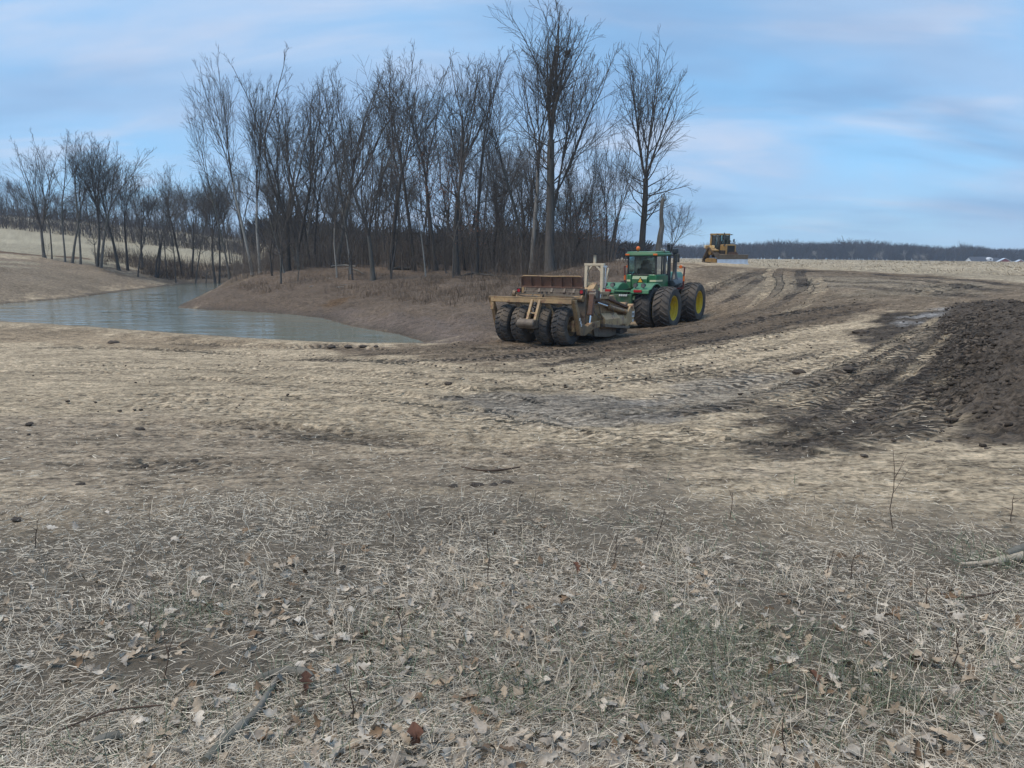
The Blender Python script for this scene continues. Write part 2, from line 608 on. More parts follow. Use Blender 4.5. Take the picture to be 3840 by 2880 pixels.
# ------------------------------------------------------------------ ground sheet
az_f = np.radians(np.linspace(-41, 41, 861))
az_b = np.radians(np.concatenate([np.linspace(41, 180, 48)[1:], np.linspace(180, 319, 48)[1:-1]]))
AZ = np.concatenate([az_f, az_b])
R_near = np.exp(np.linspace(math.log(1.1), math.log(150), 560))
R_far = np.exp(np.linspace(math.log(150), math.log(1600), 60))[1:]
RR = np.concatenate([R_near, R_far])
na, nr = len(AZ), len(RR)
gA, gR = np.meshgrid(AZ, RR, indexing='ij')
GX = (np.sin(gA) * gR).ravel(); GY = (np.cos(gA) * gR).ravel()
gR_f = gR.ravel()
Z = gz(GX, GY)
front = (np.abs(np.arctan2(GX, GY)) < math.radians(43))

# soils: (colour) -- dry clay, damp clay, topsoil, leaf floor, stubble
TAN = np.array([0.41, 0.322, 0.218]); BROWN = np.array([0.225, 0.160, 0.102]); DARK = np.array([0.074, 0.059, 0.046])
FLOOR = np.array([0.118, 0.088, 0.066]); STUB = np.array([0.37, 0.305, 0.215]); GREY = np.array([0.255, 0.225, 0.19])
STRAWC = np.array([0.155, 0.128, 0.096]); FIELD = np.array([0.33, 0.285, 0.20])
n1 = fbm(GX * 0.35, GY * 0.35, 1, 5); n2 = fbm(GX * 1.6, GY * 1.6, 5, 4); n3 = fbm(GX * 0.9, GY * 3.2, 9, 4); n4 = fbm(GX * 7, GY * 7, 14, 3)
n5 = fbm(GX * 0.06, GY * 0.06, 33, 4)
C = np.tile(TAN, (len(GX), 1))


def blend(mask, c):
    global C
    C = C * (1 - mask[:, None]) + np.asarray(c)[None] * mask[:, None]


def zone(pts, c, soft=1.0, nz=1.0, amt=1.0, world=False):
    P = np.asarray(pts, float) if world else hits(pts)
    m = np.zeros(len(GX))
    lo = P.min(0) - 4 * soft - nz; hi = P.max(0) + 4 * soft + nz
    sel = front & (GX > lo[0]) & (GX < hi[0]) & (GY > lo[1]) & (GY < hi[1])
    d = poly_sd(GX[sel], GY[sel], P) + (n2[sel] - 0.5) * 2.2 * nz + (n1[sel] - 0.5) * 2.0 * nz
    m[sel] = smooth(soft, -soft, d) * amt
    blend(m, c)
    return m


# worked slope on the right, from the field edge down to the wheel tracks
zone([(2450, 1100), (2560, 1010), (2700, 995), (2900, 1004), (3150, 1012), (3500, 1028), (3840, 1060), (4300, 1080), (4300, 1160), (3700, 1160), (3200, 1180), (2700, 1260), (2300, 1300), (2100, 1300)], (0.20, 0.152, 0.105), 1.2, 1.6)
zone([(2700, 1120), (2960, 1090), (3300, 1110), (3600, 1100), (3700, 1070), (3400, 1045), (3050, 1030), (2850, 1040)], (0.30, 0.245, 0.175), 2.0, 2.0, 0.8)
# brown clay on the left
zone([(-300, 1560), (500, 1560), (1100, 1640), (1700, 1690), (2400, 1730), (2800, 1720), (3000, 1760), (2600, 1850), (1900, 1860), (1000, 1900), (-300, 2000)], (0.325, 0.255, 0.18), 0.9, 0.9)
zone([(-300, 1215), (500, 1250), (1000, 1285), (1200, 1310), (700, 1310), (-300, 1270)], (0.31, 0.235, 0.155), 0.8, 1.0)
# grey damp patches in the clay
zone([(1650, 1490), (1900, 1470), (2300, 1490), (2600, 1520), (2500, 1570), (2200, 1610), (1950, 1590), (1750, 1540)], GREY * 0.8, 0.5, 0.6, 0.8)
zone([(2550, 1430), (2900, 1380), (3100, 1400), (2800, 1500), (2500, 1560), (2300, 1540)], GREY, 0.6, 0.7, 0.6)
# tracked mud under and in front of the machines
zone([(1150, 1290), (1600, 1290), (2000, 1270), (2300, 1240), (2620, 1190), (2900, 1170), (3250, 1140), (3300, 1160), (3000, 1230), (2600, 1300), (2200, 1350), (1750, 1360), (1300, 1330)], (0.140, 0.104, 0.072), 0.8, 1.0, 0.9)
# spread topsoil on the right, fingers running towards the camera
zone([(3200, 1245), (3330, 1180), (3480, 1170), (3620, 1140), (3760, 1120), (4300, 1150), (4300, 1700), (3600, 1670), (3300, 1640), (3150, 1540), (3080, 1470), (3140, 1380), (3260, 1310), (3190, 1265)], DARK, 0.3, 0.55, 0.97)
zone([(2650, 1700), (2850, 1640), (3000, 1650), (3100, 1560), (3350, 1600), (3300, 1680), (3000, 1700)], DARK * 1.2, 0.3, 0.6, 0.92)
zone([(2750, 1590), (2950, 1520), (3000, 1540), (2850, 1600)], DARK * 1.3, 0.2, 0.5, 0.9)
for pts_ in ([(3180, 1400), (3400, 1250), (3600, 1150)], [(3100, 1530), (3330, 1370), (3520, 1220), (3640, 1145)], [(2960, 1640), (3200, 1520), (3400, 1370), (3560, 1230)], [(3300, 1600), (3480, 1450), (3600, 1300), (3680, 1190)]):
    P_ = spline(hits(pts_), 8); N_ = np.gradient(P_, axis=0); N_ = np.stack([-N_[:, 1], N_[:, 0]], 1); N_ /= np.linalg.norm(N_, axis=1, keepdims=True)
    zone(list(np.vstack([P_ + N_ * .4, (P_ - N_ * .4)[::-1]])), DARK * 0.85, 0.12, 0.15, 0.85, world=True)
zone([(3330, 1660), (3560, 1500), (3700, 1440), (3760, 1500), (3640, 1640), (3480, 1690)], TAN * 0.92, 0.3, 0.5, 0.75)
zone([(2950, 1690), (3080, 1480), (3180, 1390), (3320, 1300), (3450, 1210), (3600, 1160), (3640, 1200), (3560, 1330), (3420, 1490), (3300, 1620), (3200, 1700)], DARK * 1.1, 0.3, 0.6, 0.9)
# wooded point: leaf-brown floor and raw bank
wood = zone([np.array(water_pt(*q)) for q in ((640, 1156), (740, 1172), (1092, 1192), (1323, 1240), (1604, 1296))] + list(hits([(1760, 1292), (1900, 1272), (2150, 1230), (2330, 1140), (2480, 1060), (2530, 1015), (2570, 990)]))
            + [np.array([26, 105]), np.array([40, 170]), np.array([30, 260]), np.array([-60, 260]), np.array([-44, 112]), np.array(POND[21])], FLOOR, 1.2, 1.6, 0.96, world=True)
zone([(1150, 1190), (1323, 1236), (1497, 1257), (1604, 1291), (1800, 1270), (1750, 1200), (1500, 1190), (1300, 1170)], (0.155, 0.122, 0.102), 1.0, 1.2, 0.7)
zone([(1180, 1150), (1330, 1105), (1340, 1112), (1250, 1150)], (0.12, 0.075, 0.042), 0.5, 0.6, 0.8)
# left shore and the two hill fields
fm = smooth(98, 112, GY + (n1 - 0.5) * 10 - (GX + 30) * 0.12) * smooth(4, -10, GX - 0 * GY + (GY - 110) * 0.33)
blend(np.where(front, fm, 0), FIELD)
zone([(-900, 1165), (-300, 1155), (0, 1141), (300, 1116), (520, 1086), (640, 1071), (820, 1061), (930, 1050), (930, 985), (800, 990), (600, 985), (388, 1002), (193, 972), (0, 965), (-900, 965)], (0.225, 0.175, 0.122), 2.0, 3.0)
zone([(450, 1000), (430, 1040), (900, 985), (900, 1056), (640, 1066)], (0.12, 0.092, 0.066), 2.0, 3.0, 0.85)
zone([(-200, 943), (0, 941), (140, 953), (340, 968), (345, 974), (140, 962), (0, 952), (-200, 952)], (0.15, 0.10, 0.062), 0.6, 0.8)
for y0 in (984, 1000):
    zone([(-300, y0), (60, y0 - 4), (140, y0 + 2), (150, y0 + 5), (60, y0 + 4), (-300, y0 + 8)], FIELD, 0.5, 0.6, 0.7)
# stubble field on the right
edge = hits([(2350, 984), (2600, 986), (2800, 1001), (3000, 1005), (3200, 1014), (3500, 1029), (3700, 1046), (3840, 1062), (4300, 1085)])
zone(list(edge) + [np.array([150, 60]), np.array([1500, 900]), np.array([1500, 3400]), np.array([-100, 3400]), np.array([-60, 400]), np.array([36, 150])], STUB, 0.8, 1.0, 1.0, world=True)
zone([(2350, 990), (2600, 991), (2800, 1006), (3000, 1010), (3200, 1019), (3500, 1036), (3840, 1070), (3840, 1076), (3500, 1041), (3200, 1023), (3000, 1014), (2800, 1010), (2600, 996)], BROWN * 0.7, 0.6, 0.8, 0.8)
# straw-covered turf at the feet
turf_line = hits([(-900, 1900), (0, 1930), (700, 1860), (1300, 1830), (1900, 1840), (2500, 1850), (3000, 1872), (3400, 1900), (3840, 1935), (4600, 1980)])
turf_poly = list(turf_line) + [np.array([9, 0]), np.array([6, -9]), np.array([-6, -9]), np.array([-9, 0])]
turf = zone(turf_poly, STRAWC, 1.3, 1.0, 1.0, world=True)
behind = ~front
C[behind] = STRAWC

# wet mud at the topsoil's far end, its sky sheen painted as pale colour
for pts_ in ([(3490, 1160), (3540, 1150), (3620, 1147), (3590, 1157), (3540, 1164)], [(3400, 1190), (3470, 1176), (3540, 1174), (3520, 1184), (3450, 1194)], [(3330, 1218), (3400, 1205), (3440, 1208), (3380, 1222)]):
    zone(pts_, (0.34, 0.32, 0.30), 0.35, 0.35, 0.85)

# wheel tracks: (photo points, width, darkness, tread depth, tread pitch)
TRK = []


def trk(pts, w=0.75, dark=0.35, tread=1.15, pitch=0.30, depth=0.028):
    TRK.append((spline(hits(pts), 8), w, dark, tread, pitch, depth))


trk([(1000, 1345), (1500, 1350), (1900, 1335), (2300, 1290), (2700, 1225), (3050, 1160), (3350, 1120)], 0.8, 0.5)
trk([(1100, 1320), (1600, 1322), (2000, 1300), (2350, 1262), (2650, 1205), (2960, 1140)], 0.8, 0.55)
trk([(1500, 1395), (1900, 1385), (2300, 1330), (2650, 1280), (3000, 1205), (3300, 1150)], 0.7, 0.75, 0.7)
trk([(1800, 1415), (2200, 1375), (2600, 1315), (2950, 1245), (3200, 1190)], 0.8, -0.25)
trk([(2050, 1445), (2500, 1380), (2850, 1315), (3150, 1250)], 0.8, 0.15)
trk([(1700, 1470), (2100, 1450), (2500, 1420), (2900, 1350), (3140, 1300)], 0.8, 0.3)
trk([(2100, 1530), (2500, 1480), (2900, 1400), (3150, 1330), (3330, 1270)], 0.8, 0.1)
trk([(2000, 1570), (2300, 1560), (2600, 1540), (2900, 1470), (3100, 1400), (3350, 1290), (3600, 1180)], 0.7, 0.45)
trk([(2300, 1640), (2600, 1620), (2900, 1560), (3120, 1460), (3350, 1330), (3560, 1190)], 0.6, -0.3, 1.5, 0.30)
trk([(2500, 1690), (2800, 1650), (3050, 1570), (3250, 1440), (3450, 1300), (3640, 1160)], 0.75, 0.55, 1.0)
trk([(2750, 1680), (2950, 1640), (3180, 1540), (3350, 1420), (3500, 1310), (3660, 1170)], 0.5, -0.38, 1.5, 0.30)
trk([(3000, 1690), (3150, 1620), (3330, 1500), (3480, 1380), (3600, 1260)], 0.7, 0.5)
trk([(3050, 1720), (3250, 1640), (3420, 1530), (3550, 1410), (3640, 1300), (3700, 1180)], 0.5, -0.28, 1.5, 0.30)
trk([(3250, 1700), (3420, 1620), (3560, 1520), (3650, 1420)], 0.6, 0.3)
trk([(3330, 1440), (3420, 1370), (3560, 1240), (3620, 1170)], 0.30, -0.8, 0.0)
trk([(3200, 1360), (3350, 1280), (3480, 1210), (3560, 1165)], 0.30, -0.75, 0.0)
trk([(3560, 1300), (3640, 1230), (3690, 1150)], 0.28, -0.75, 0.0)
# curves on the slope below the bulldozer
trk([(2780, 1170), (2860, 1110), (2890, 1060), (2880, 1020), (2920, 1003)], 0.7, -0.7, 1.0)
trk([(2830, 1180), (2950, 1120), (3010, 1070), (3000, 1025), (3030, 1010)], 0.7, 0.75, 1.0)
trk([(2900, 1185), (3040, 1130), (3080, 1080), (3060, 1035)], 0.7, -0.6, 1.0)
trk([(2600, 1130), (2700, 1080), (2790, 1040), (2870, 1010)], 0.7, 0.7, 1.2)
trk([(2620, 1090), (2700, 1050), (2760, 1020), (2830, 1004)], 0.7, -0.6, 1.2)
trk([(2650, 1160), (2760, 1110), (2830, 1060), (2870, 1025)], 0.7, 0.7, 1.2)
trk([(3000, 1030), (3300, 1040), (3600, 1070), (3840, 1100)], 0.8, 0.65, 0.8)
trk([(2950, 1052), (3250, 1075), (3550, 1100), (3780, 1120)], 0.8, 0.55, 0.8)
trk([(2900, 1012), (3200, 1024), (3500, 1042), (3840, 1078)], 0.9, 0.7, 0.8)
trk([(3400, 1120), (3500, 1080), (3560, 1050)], 0.7, -0.2, 0.8)
trk([(3480, 1130), (3580, 1090), (3650, 1065)], 0.7, 0.2, 0.8)
trk([(-200, 1630), (500, 1590), (1000, 1600), (1500, 1660), (2200, 1720), (2700, 1715)], 0.7, 0.3, 0.7)
for q_ in range(9):
    o1 = rnd.uniform(-60, 60); y_ = 1330 + q_ * 38
    trk([(-300, y_ + o1), (500, y_ - 12 + o1 * .6), (1100, y_ + 8), (1700, y_ + 50), (2300, y_ + 95 + o1)], rnd.uniform(.5, .8), rnd.choice([.16, .08, .2, -.1]), 0.55, rnd.uniform(.28, .36))
trk([(-200, 1760), (400, 1730), (900, 1760), (1500, 1800)], 0.7, 0.25, 0.6)
trk([(600, 1285), (1000, 1302), (1400, 1312), (1800, 1300)], 0.9, 0.3, 1.0, 0.3)
trk([(200, 1300), (700, 1320), (1200, 1350), (1600, 1380)], 0.9, 0.05, 0.6, 0.3)
trk([(0, 1480), (600, 1420), (1200, 1440), (1700, 1530), (2200, 1640), (2900, 1750)], 0.9, -0.1, 0.6, 0.25)
trk([(0, 1400), (700, 1380), (1300, 1400), (1900, 1500), (2500, 1630), (3200, 1740), (3840, 1790)], 0.9, -0.1, 0.6, 0.25)
hand = list(TRK)
rgt = random.Random(44)


def resample(P, n=40):
    u = np.concatenate([[0], np.cumsum(np.hypot(*np.diff(P, axis=0).T))]); t = np.linspace(0, u[-1], n)
    return np.stack([np.interp(t, u, P[:, 0]), np.interp(t, u, P[:, 1])], 1)


for a_, b_ in ((0, 2), (2, 3), (3, 4), (4, 5), (4, 6), (6, 7), (7, 8), (8, 9), (9, 10), (10, 11), (11, 12), (12, 13), (17, 18), (18, 19), (20, 21), (21, 22), (23, 24), (24, 25)):
    A_, B_ = resample(hand[a_][0]), resample(hand[b_][0])
    for f_ in (0.35, 0.68):
        f2 = f_ + rgt.uniform(-.12, .12)
        k0 = rgt.randrange(0, 12); k1 = rgt.randrange(28, 41)
        TRK.insert(0, ((A_ * (1 - f2) + B_ * f2)[k0:k1], rgt.uniform(.5, .8), rgt.choice([-.3, .3, .45, .2, -.15]), rgt.uniform(.6, 1.1), rgt.uniform(.26, .34), .02))
tr_u = np.zeros(len(GX)); tr_v = np.zeros(len(GX)); tr_a = np.zeros(len(GX)); rut = np.zeros(len(GX))
for P, w, dark, tread, pitch, depth in TRK:
    lo = P.min(0) - 2; hi = P.max(0) + 2
    sel = np.nonzero(front & (GX > lo[0]) & (GX < hi[0]) & (GY > lo[1]) & (GY < hi[1]))[0]
    if not len(sel):
        continue
    d, u, s = seg_dist(GX[sel], GY[sel], P)
    dn = d + (n2[sel] - 0.5) * 0.35 * w
    L = u.max()
    endf = smooth(0, 2.5, u) * smooth(0, 2.5, L - u)
    patch = smooth(0.30, 0.55, fbm(u * 0.5, d * 0.5 + len(P), 40 + len(P), 3))
    m = smooth(w * 0.55, w * 0.38, dn) * endf
    tgt = DARK * 1.25 if dark > 0 else TAN * 0.95
    k = (m * np.clip(abs(dark) * 1.35, 0, .95) * (0.3 + 0.7 * patch))[:, None]
    C[sel] = C[sel] * (1 - k) + tgt * k
    if tread > 0:
        amp = m * tread * (0.4 + 0.6 * patch)
        on = (dn < w * 0.8) & (amp >= tr_a[sel] * 0.7)
        tr_u[sel[on]] = u[on] / pitch; tr_v[sel[on]] = d[on] * s[on] / w
        tr_a[sel[on]] = amp[on]
    rut[sel] += -depth * m

# the loose soil bank: darker, cloddy
bz, bk = berm(GX, GY)
bm = np.where(front, smooth(1.0, 0.8, bk + (n2 - 0.5) * 0.5), 0)
blend(bm * 0.97, DARK * 1.3)

# lumps, clods and footprints in the real surface
wet = np.zeros(len(GX))
lump = (fbm(GX * 2.2, GY * 2.2, 21, 3) - 0.5) * 0.07 + (fbm(GX * 9, GY * 9, 25, 2) - 0.5) * 0.022
clod = np.clip(fbm(GX * 5.5, GY * 5.5, 27, 3) - 0.52, 0, 1) * 0.35
clod2 = np.clip(fbm(GX * 2.4, GY * 2.4, 29, 3) - 0.5, 0, 1) * 0.7
worked = np.where(front, smooth(60, 40, gR_f), 0) * (1 - turf)
rel = lump * worked + rut * smooth(90, 50, gR_f)
dk = np.clip((0.16 - C.mean(1)) / 0.1, 0, 1) * (1 - wood) * (1 - turf)
rel += (clod * dk * 0.6 + (clod * 0.55 + clod2 * 0.14) * bm) * smooth(60, 40, gR_f)
rel += wood * (fbm(GX * 0.7, GY * 0.7, 51, 4) - 0.5) * 0.55
rel += turf * (fbm(GX * 1.5, GY * 1.5, 52, 3) - 0.5) * 0.10
rel += (1 - worked) * (1 - turf) * (1 - wood) * (fbm(GX * 0.25, GY * 0.25, 53, 4) - 0.5) * 0.5 * smooth(25, 60, gR_f)
inpond = poly_sd(GX, GY, POND)
rel *= smooth(-0.2, 1.5, inpond)
Z = Z + rel
Z[(inpond > 0) & (Z < 0.015)] = 0.015
# wet rim along the waterline
rim = np.where(front, smooth(1.1, 0.1, inpond + (n2 - 0.5) * 0.9), 0)
blend(rim * 0.8, DARK * 1.35)
# streaks and mottling of the soil itself
C *= (0.80 + 0.40 * n1)[:, None]
st = fbm(GX * 0.8, GY * 5.5, 61, 4)
mk = (1 - turf) * np.where(front, 1, 0)
C *= (1 + mk * (st - 0.5) * 0.5 * smooth(70, 25, gR_f) + (n4 - 0.5) * 0.35 + (n5 - 0.5) * 0.35)[:, None]
damp = smooth(0.56, 0.72, fbm(GX * 0.45, GY * 0.9, 71, 5)) * mk * (1 - wood) * smooth(80, 60, gR_f) * 0.38
C = C * (1 - damp[:, None]) + (C * 0.45) * damp[:, None]
C = np.clip(C, 0.015, 0.8)

idx = np.arange(na * nr).reshape(na, nr)
nxt = np.roll(idx, -1, axis=0)
quads = np.stack([idx[:, :-1], idx[:, 1:], nxt[:, 1:], nxt[:, :-1]], -1).reshape(-1, 4)
V = np.stack([GX, GY, Z], 1)
cz = float(Z[np.argmin(GX ** 2 + GY ** 2)])
V = np.vstack([V, [[0, 0, cz]]]); C = np.vstack([C, [STRAWC]])
tris = np.stack([np.full(na, na * nr), idx[:, 0], nxt[:, 0]], 1)
ext = lambda a, v=0: np.concatenate([a, [v]])

gm, nt, gb = new_mat('ground')
at_c = nnode(nt, 'ShaderNodeAttribute', attribute_name='Col')
geo = nnode(nt, 'ShaderNodeNewGeometry')
pos = geo.outputs['Position']


def mth(op, a, b=None):
    m = nnode(nt, 'ShaderNodeMath', operation=op)
    for v, s in ((a, m.inputs[0]), (b, m.inputs[1])):
        if v is None:
            continue
        if isinstance(v, (int, float)):
            s.default_value = v
        else:
            nt.links.new(v, s)
    return m.outputs[0]


au = nnode(nt, 'ShaderNodeAttribute', attribute_name='tread_u').outputs['Fac']
av = nnode(nt, 'ShaderNodeAttribute', attribute_name='tread_v').outputs['Fac']
aa = nnode(nt, 'ShaderNodeAttribute', attribute_name='tread_a').outputs['Fac']
fj, rj = noise_fac(nt, pos, 2.2, 4, 0.3, 0.7)
ph = mth('ADD', mth('ADD', au, mth('MULTIPLY', mth('ABSOLUTE', av), 1.6)), mth('MULTIPLY', fj, 0.9))
wav = mth('SINE', mth('MULTIPLY', ph, 6.2832))
wav = mth('MULTIPLY', mth('MAXIMUM', mth('MINIMUM', mth('MULTIPLY', wav, 2.2), 1.0), -1.0), aa)
# crumbly mottled crust: pale crumbs, shade in the gaps between painted into the colour
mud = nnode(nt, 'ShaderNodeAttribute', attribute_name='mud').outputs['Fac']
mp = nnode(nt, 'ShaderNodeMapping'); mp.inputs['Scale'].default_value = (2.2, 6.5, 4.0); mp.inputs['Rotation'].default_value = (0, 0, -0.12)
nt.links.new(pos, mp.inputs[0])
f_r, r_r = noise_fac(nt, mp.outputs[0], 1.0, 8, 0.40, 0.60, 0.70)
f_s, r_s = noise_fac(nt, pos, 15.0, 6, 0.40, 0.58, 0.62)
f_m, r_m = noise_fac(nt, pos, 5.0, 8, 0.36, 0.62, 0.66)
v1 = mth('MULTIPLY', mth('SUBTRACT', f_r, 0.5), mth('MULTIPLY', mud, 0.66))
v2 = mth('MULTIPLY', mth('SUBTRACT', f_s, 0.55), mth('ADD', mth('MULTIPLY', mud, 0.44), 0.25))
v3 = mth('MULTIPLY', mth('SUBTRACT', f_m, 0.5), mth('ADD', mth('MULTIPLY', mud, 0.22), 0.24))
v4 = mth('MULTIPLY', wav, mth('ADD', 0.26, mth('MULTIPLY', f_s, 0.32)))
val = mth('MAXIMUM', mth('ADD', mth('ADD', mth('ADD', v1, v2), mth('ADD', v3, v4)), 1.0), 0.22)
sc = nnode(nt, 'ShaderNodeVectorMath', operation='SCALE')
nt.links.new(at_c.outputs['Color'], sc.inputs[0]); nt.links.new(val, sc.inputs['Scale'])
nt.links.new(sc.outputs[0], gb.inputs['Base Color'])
gb.inputs['Roughness'].default_value = 0.95
gb.inputs['Specular IOR Level'].default_value = 0.12
h = mth('ADD', mth('MULTIPLY', wav, 0.03), mth('ADD', mth('MULTIPLY', mth('MULTIPLY', r_r, mud), 0.09), mth('ADD', mth('MULTIPLY', r_m, 0.06), mth('MULTIPLY', r_s, 0.03))))
bp = nnode(nt, 'ShaderNodeBump', i_Strength=1.0, i_Distance=1.0)
nt.links.new(h, bp.inputs['Height']); nt.links.new(bp.outputs[0], gb.inputs['Normal'])
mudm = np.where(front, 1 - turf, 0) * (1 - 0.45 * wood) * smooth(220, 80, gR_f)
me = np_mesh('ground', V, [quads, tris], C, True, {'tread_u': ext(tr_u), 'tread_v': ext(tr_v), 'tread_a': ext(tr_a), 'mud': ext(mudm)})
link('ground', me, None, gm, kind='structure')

# ------------------------------------------------------------------ pond water
wm, nt, wb = new_mat('pond_water')
tc = nnode(nt, 'ShaderNodeNewGeometry')
wb.inputs['Base Color'].default_value = (0.20, 0.215, 0.175, 1)
wb.inputs['Roughness'].default_value = 0.06
wb.inputs['IOR'].default_value = 1.333
mp = nnode(nt, 'ShaderNodeMapping'); mp.inputs['Scale'].default_value = (0.9, 2.2, 1); mp.inputs['Rotation'].default_value = (0, 0, 0.25)
nt.links.new(tc.outputs['Position'], mp.inputs[0])
f1, r1 = noise_fac(nt, mp.outputs[0], 1.1, 3, 0, 1, 0.55)
f2, r2 = noise_fac(nt, mp.outputs[0], 0.25, 3, 0.35, 0.65)
mm = nnode(nt, 'ShaderNodeMath', operation='MULTIPLY'); nt.links.new(r1, mm.inputs[0]); nt.links.new(f2, mm.inputs[1])
bp = nnode(nt, 'ShaderNodeBump', i_Strength=1.0, i_Distance=0.05)
nt.links.new(mm.outputs[0], bp.inputs['Height']); nt.links.new(bp.outputs[0], wb.inputs['Normal'])
PW = np.array(POND)
cen = PW.mean(0)
mb = MB()
wx0, wx1 = PW[:, 0].min() - 1, PW[:, 0].max() + 1
wy0, wy1 = PW[:, 1].min() - 1, PW[:, 1].max() + 1
mb.add([(wx0, wy0, 0), (wx1, wy0, 0), (wx1, wy1, 0), (wx0, wy1, 0)], [(0, 1, 2, 3)])
# keep the sheet to the pond: the outline grown by 0.6 m, so its rim lies under the banks
import mathutils.geometry as mg
grow = []
for i in range(len(PW)):
    a = PW[i - 1]; b = PW[(i + 1) % len(PW)]; t = (b - a) / np.linalg.norm(b - a)
    nrm = np.array([t[1], -t[0]])
    q = PW[i] + nrm * 0.25
    if poly_sd(np.array([q[0]]), np.array([q[1]]), PW)[0] < 0:
        nrm = -nrm
    grow.append(PW[i] + nrm * 0.25)
tri = mg.tessellate_polygon([[Vector((p[0], p[1], 0)) for p in grow]])
wme = bpy.data.meshes.new('pond_water')
wme.from_pydata([(p[0], p[1], 0.0) for p in grow], [], [t if (Vector((*(np.array(grow[t[1]]) - grow[t[0]]), 0)).cross(Vector((*(np.array(grow[t[2]]) - grow[t[0]]), 0)))).z > 0 else t[::-1] for t in tri])
link('pond_water', wme, None, wm, kind='structure')

# ------------------------------------------------------------------ bare trees
def tubes(polys, sides):
    """polys: list of (pts [(x,y,z)...], radii) -> vertices, quads; grouped by length so that numpy does the work"""
    VV = []; FF = []; off = 0
    by = {}
    for p, r in polys:
        by.setdefault(len(p), []).append((p, r))
    for n, L in by.items():
        P = np.array([p for p, _ in L], float); R = np.array([r for _, r in L], float)
        T = np.gradient(P, axis=1)
        T /= np.linalg.norm(T, axis=2, keepdims=True) + 1e-9
        ref = np.where((np.abs(T[:, :, 2]).mean(1) > 0.75)[:, None], [[1.0, 0.1, 0]], [[0, 0.05, 1.0]])[:, None, :]
        U = np.cross(T, np.broadcast_to(ref, T.shape)); U /= np.linalg.norm(U, axis=2, keepdims=True) + 1e-9
        W = np.cross(T, U)
        k = np.arange(sides) * 2 * math.pi / sides
        ring = P[:, :, None, :] + R[:, :, None, None] * (U[:, :, None, :] * np.cos(k)[None, None, :, None] + W[:, :, None, :] * np.sin(k)[None, None, :, None])
        M = len(L)
        VV.append(ring.reshape(-1, 3))
        m, i, s = np.meshgrid(np.arange(M), np.arange(n - 1), np.arange(sides), indexing='ij')
        b = off + (m * n + i) * sides
        s2 = (s + 1) % sides
        FF.append(np.stack([b + s, b + s2, b + sides + s2, b + sides + s], -1).reshape(-1, 4))
        off += M * n * sides
    return np.vstack(VV), FF


def path(rg, p, d, L, n, wob, up, r0, r1):
    pts = [p]; rad = [r0]
    st = L / n
    dx, dy, dz = d
    x, y, z = p
    for i in range(n):
        dx += rg.gauss(0, wob); dy += rg.gauss(0, wob); dz += rg.gauss(0, wob * 0.6) + up
        m = math.sqrt(dx * dx + dy * dy + dz * dz) + 1e-9
        dx /= m; dy /= m; dz /= m
        x += dx * st; y += dy * st; z += dz * st
        pts.append((x, y, z)); rad.append(r0 + (r1 - r0) * (i + 1) / n)
    return pts, rad


def side_dir(rg, d, ang, phi=None):
    d = Vector(d); u = d.orthogonal().normalized(); v = d.cross(u)
    f = rg.uniform(0, 2 * math.pi) if phi is None else phi
    q = d * math.cos(ang) + (u * math.cos(f) + v * math.sin(f)) * math.sin(ang)
    return (q.x, q.y, q.z)


def lerp_path(pts, rad, t):
    f = t * (len(pts) - 1); i = min(int(f), len(pts) - 2); k = f - i
    a, b = pts[i], pts[i + 1]
    p = tuple(a[j] + (b[j] - a[j]) * k for j in range(3))
    d = Vector((b[0] - a[0], b[1] - a[1], b[2] - a[2])).normalized()
    return p, (d.x, d.y, d.z), rad[i] + (rad[i + 1] - rad[i]) * k


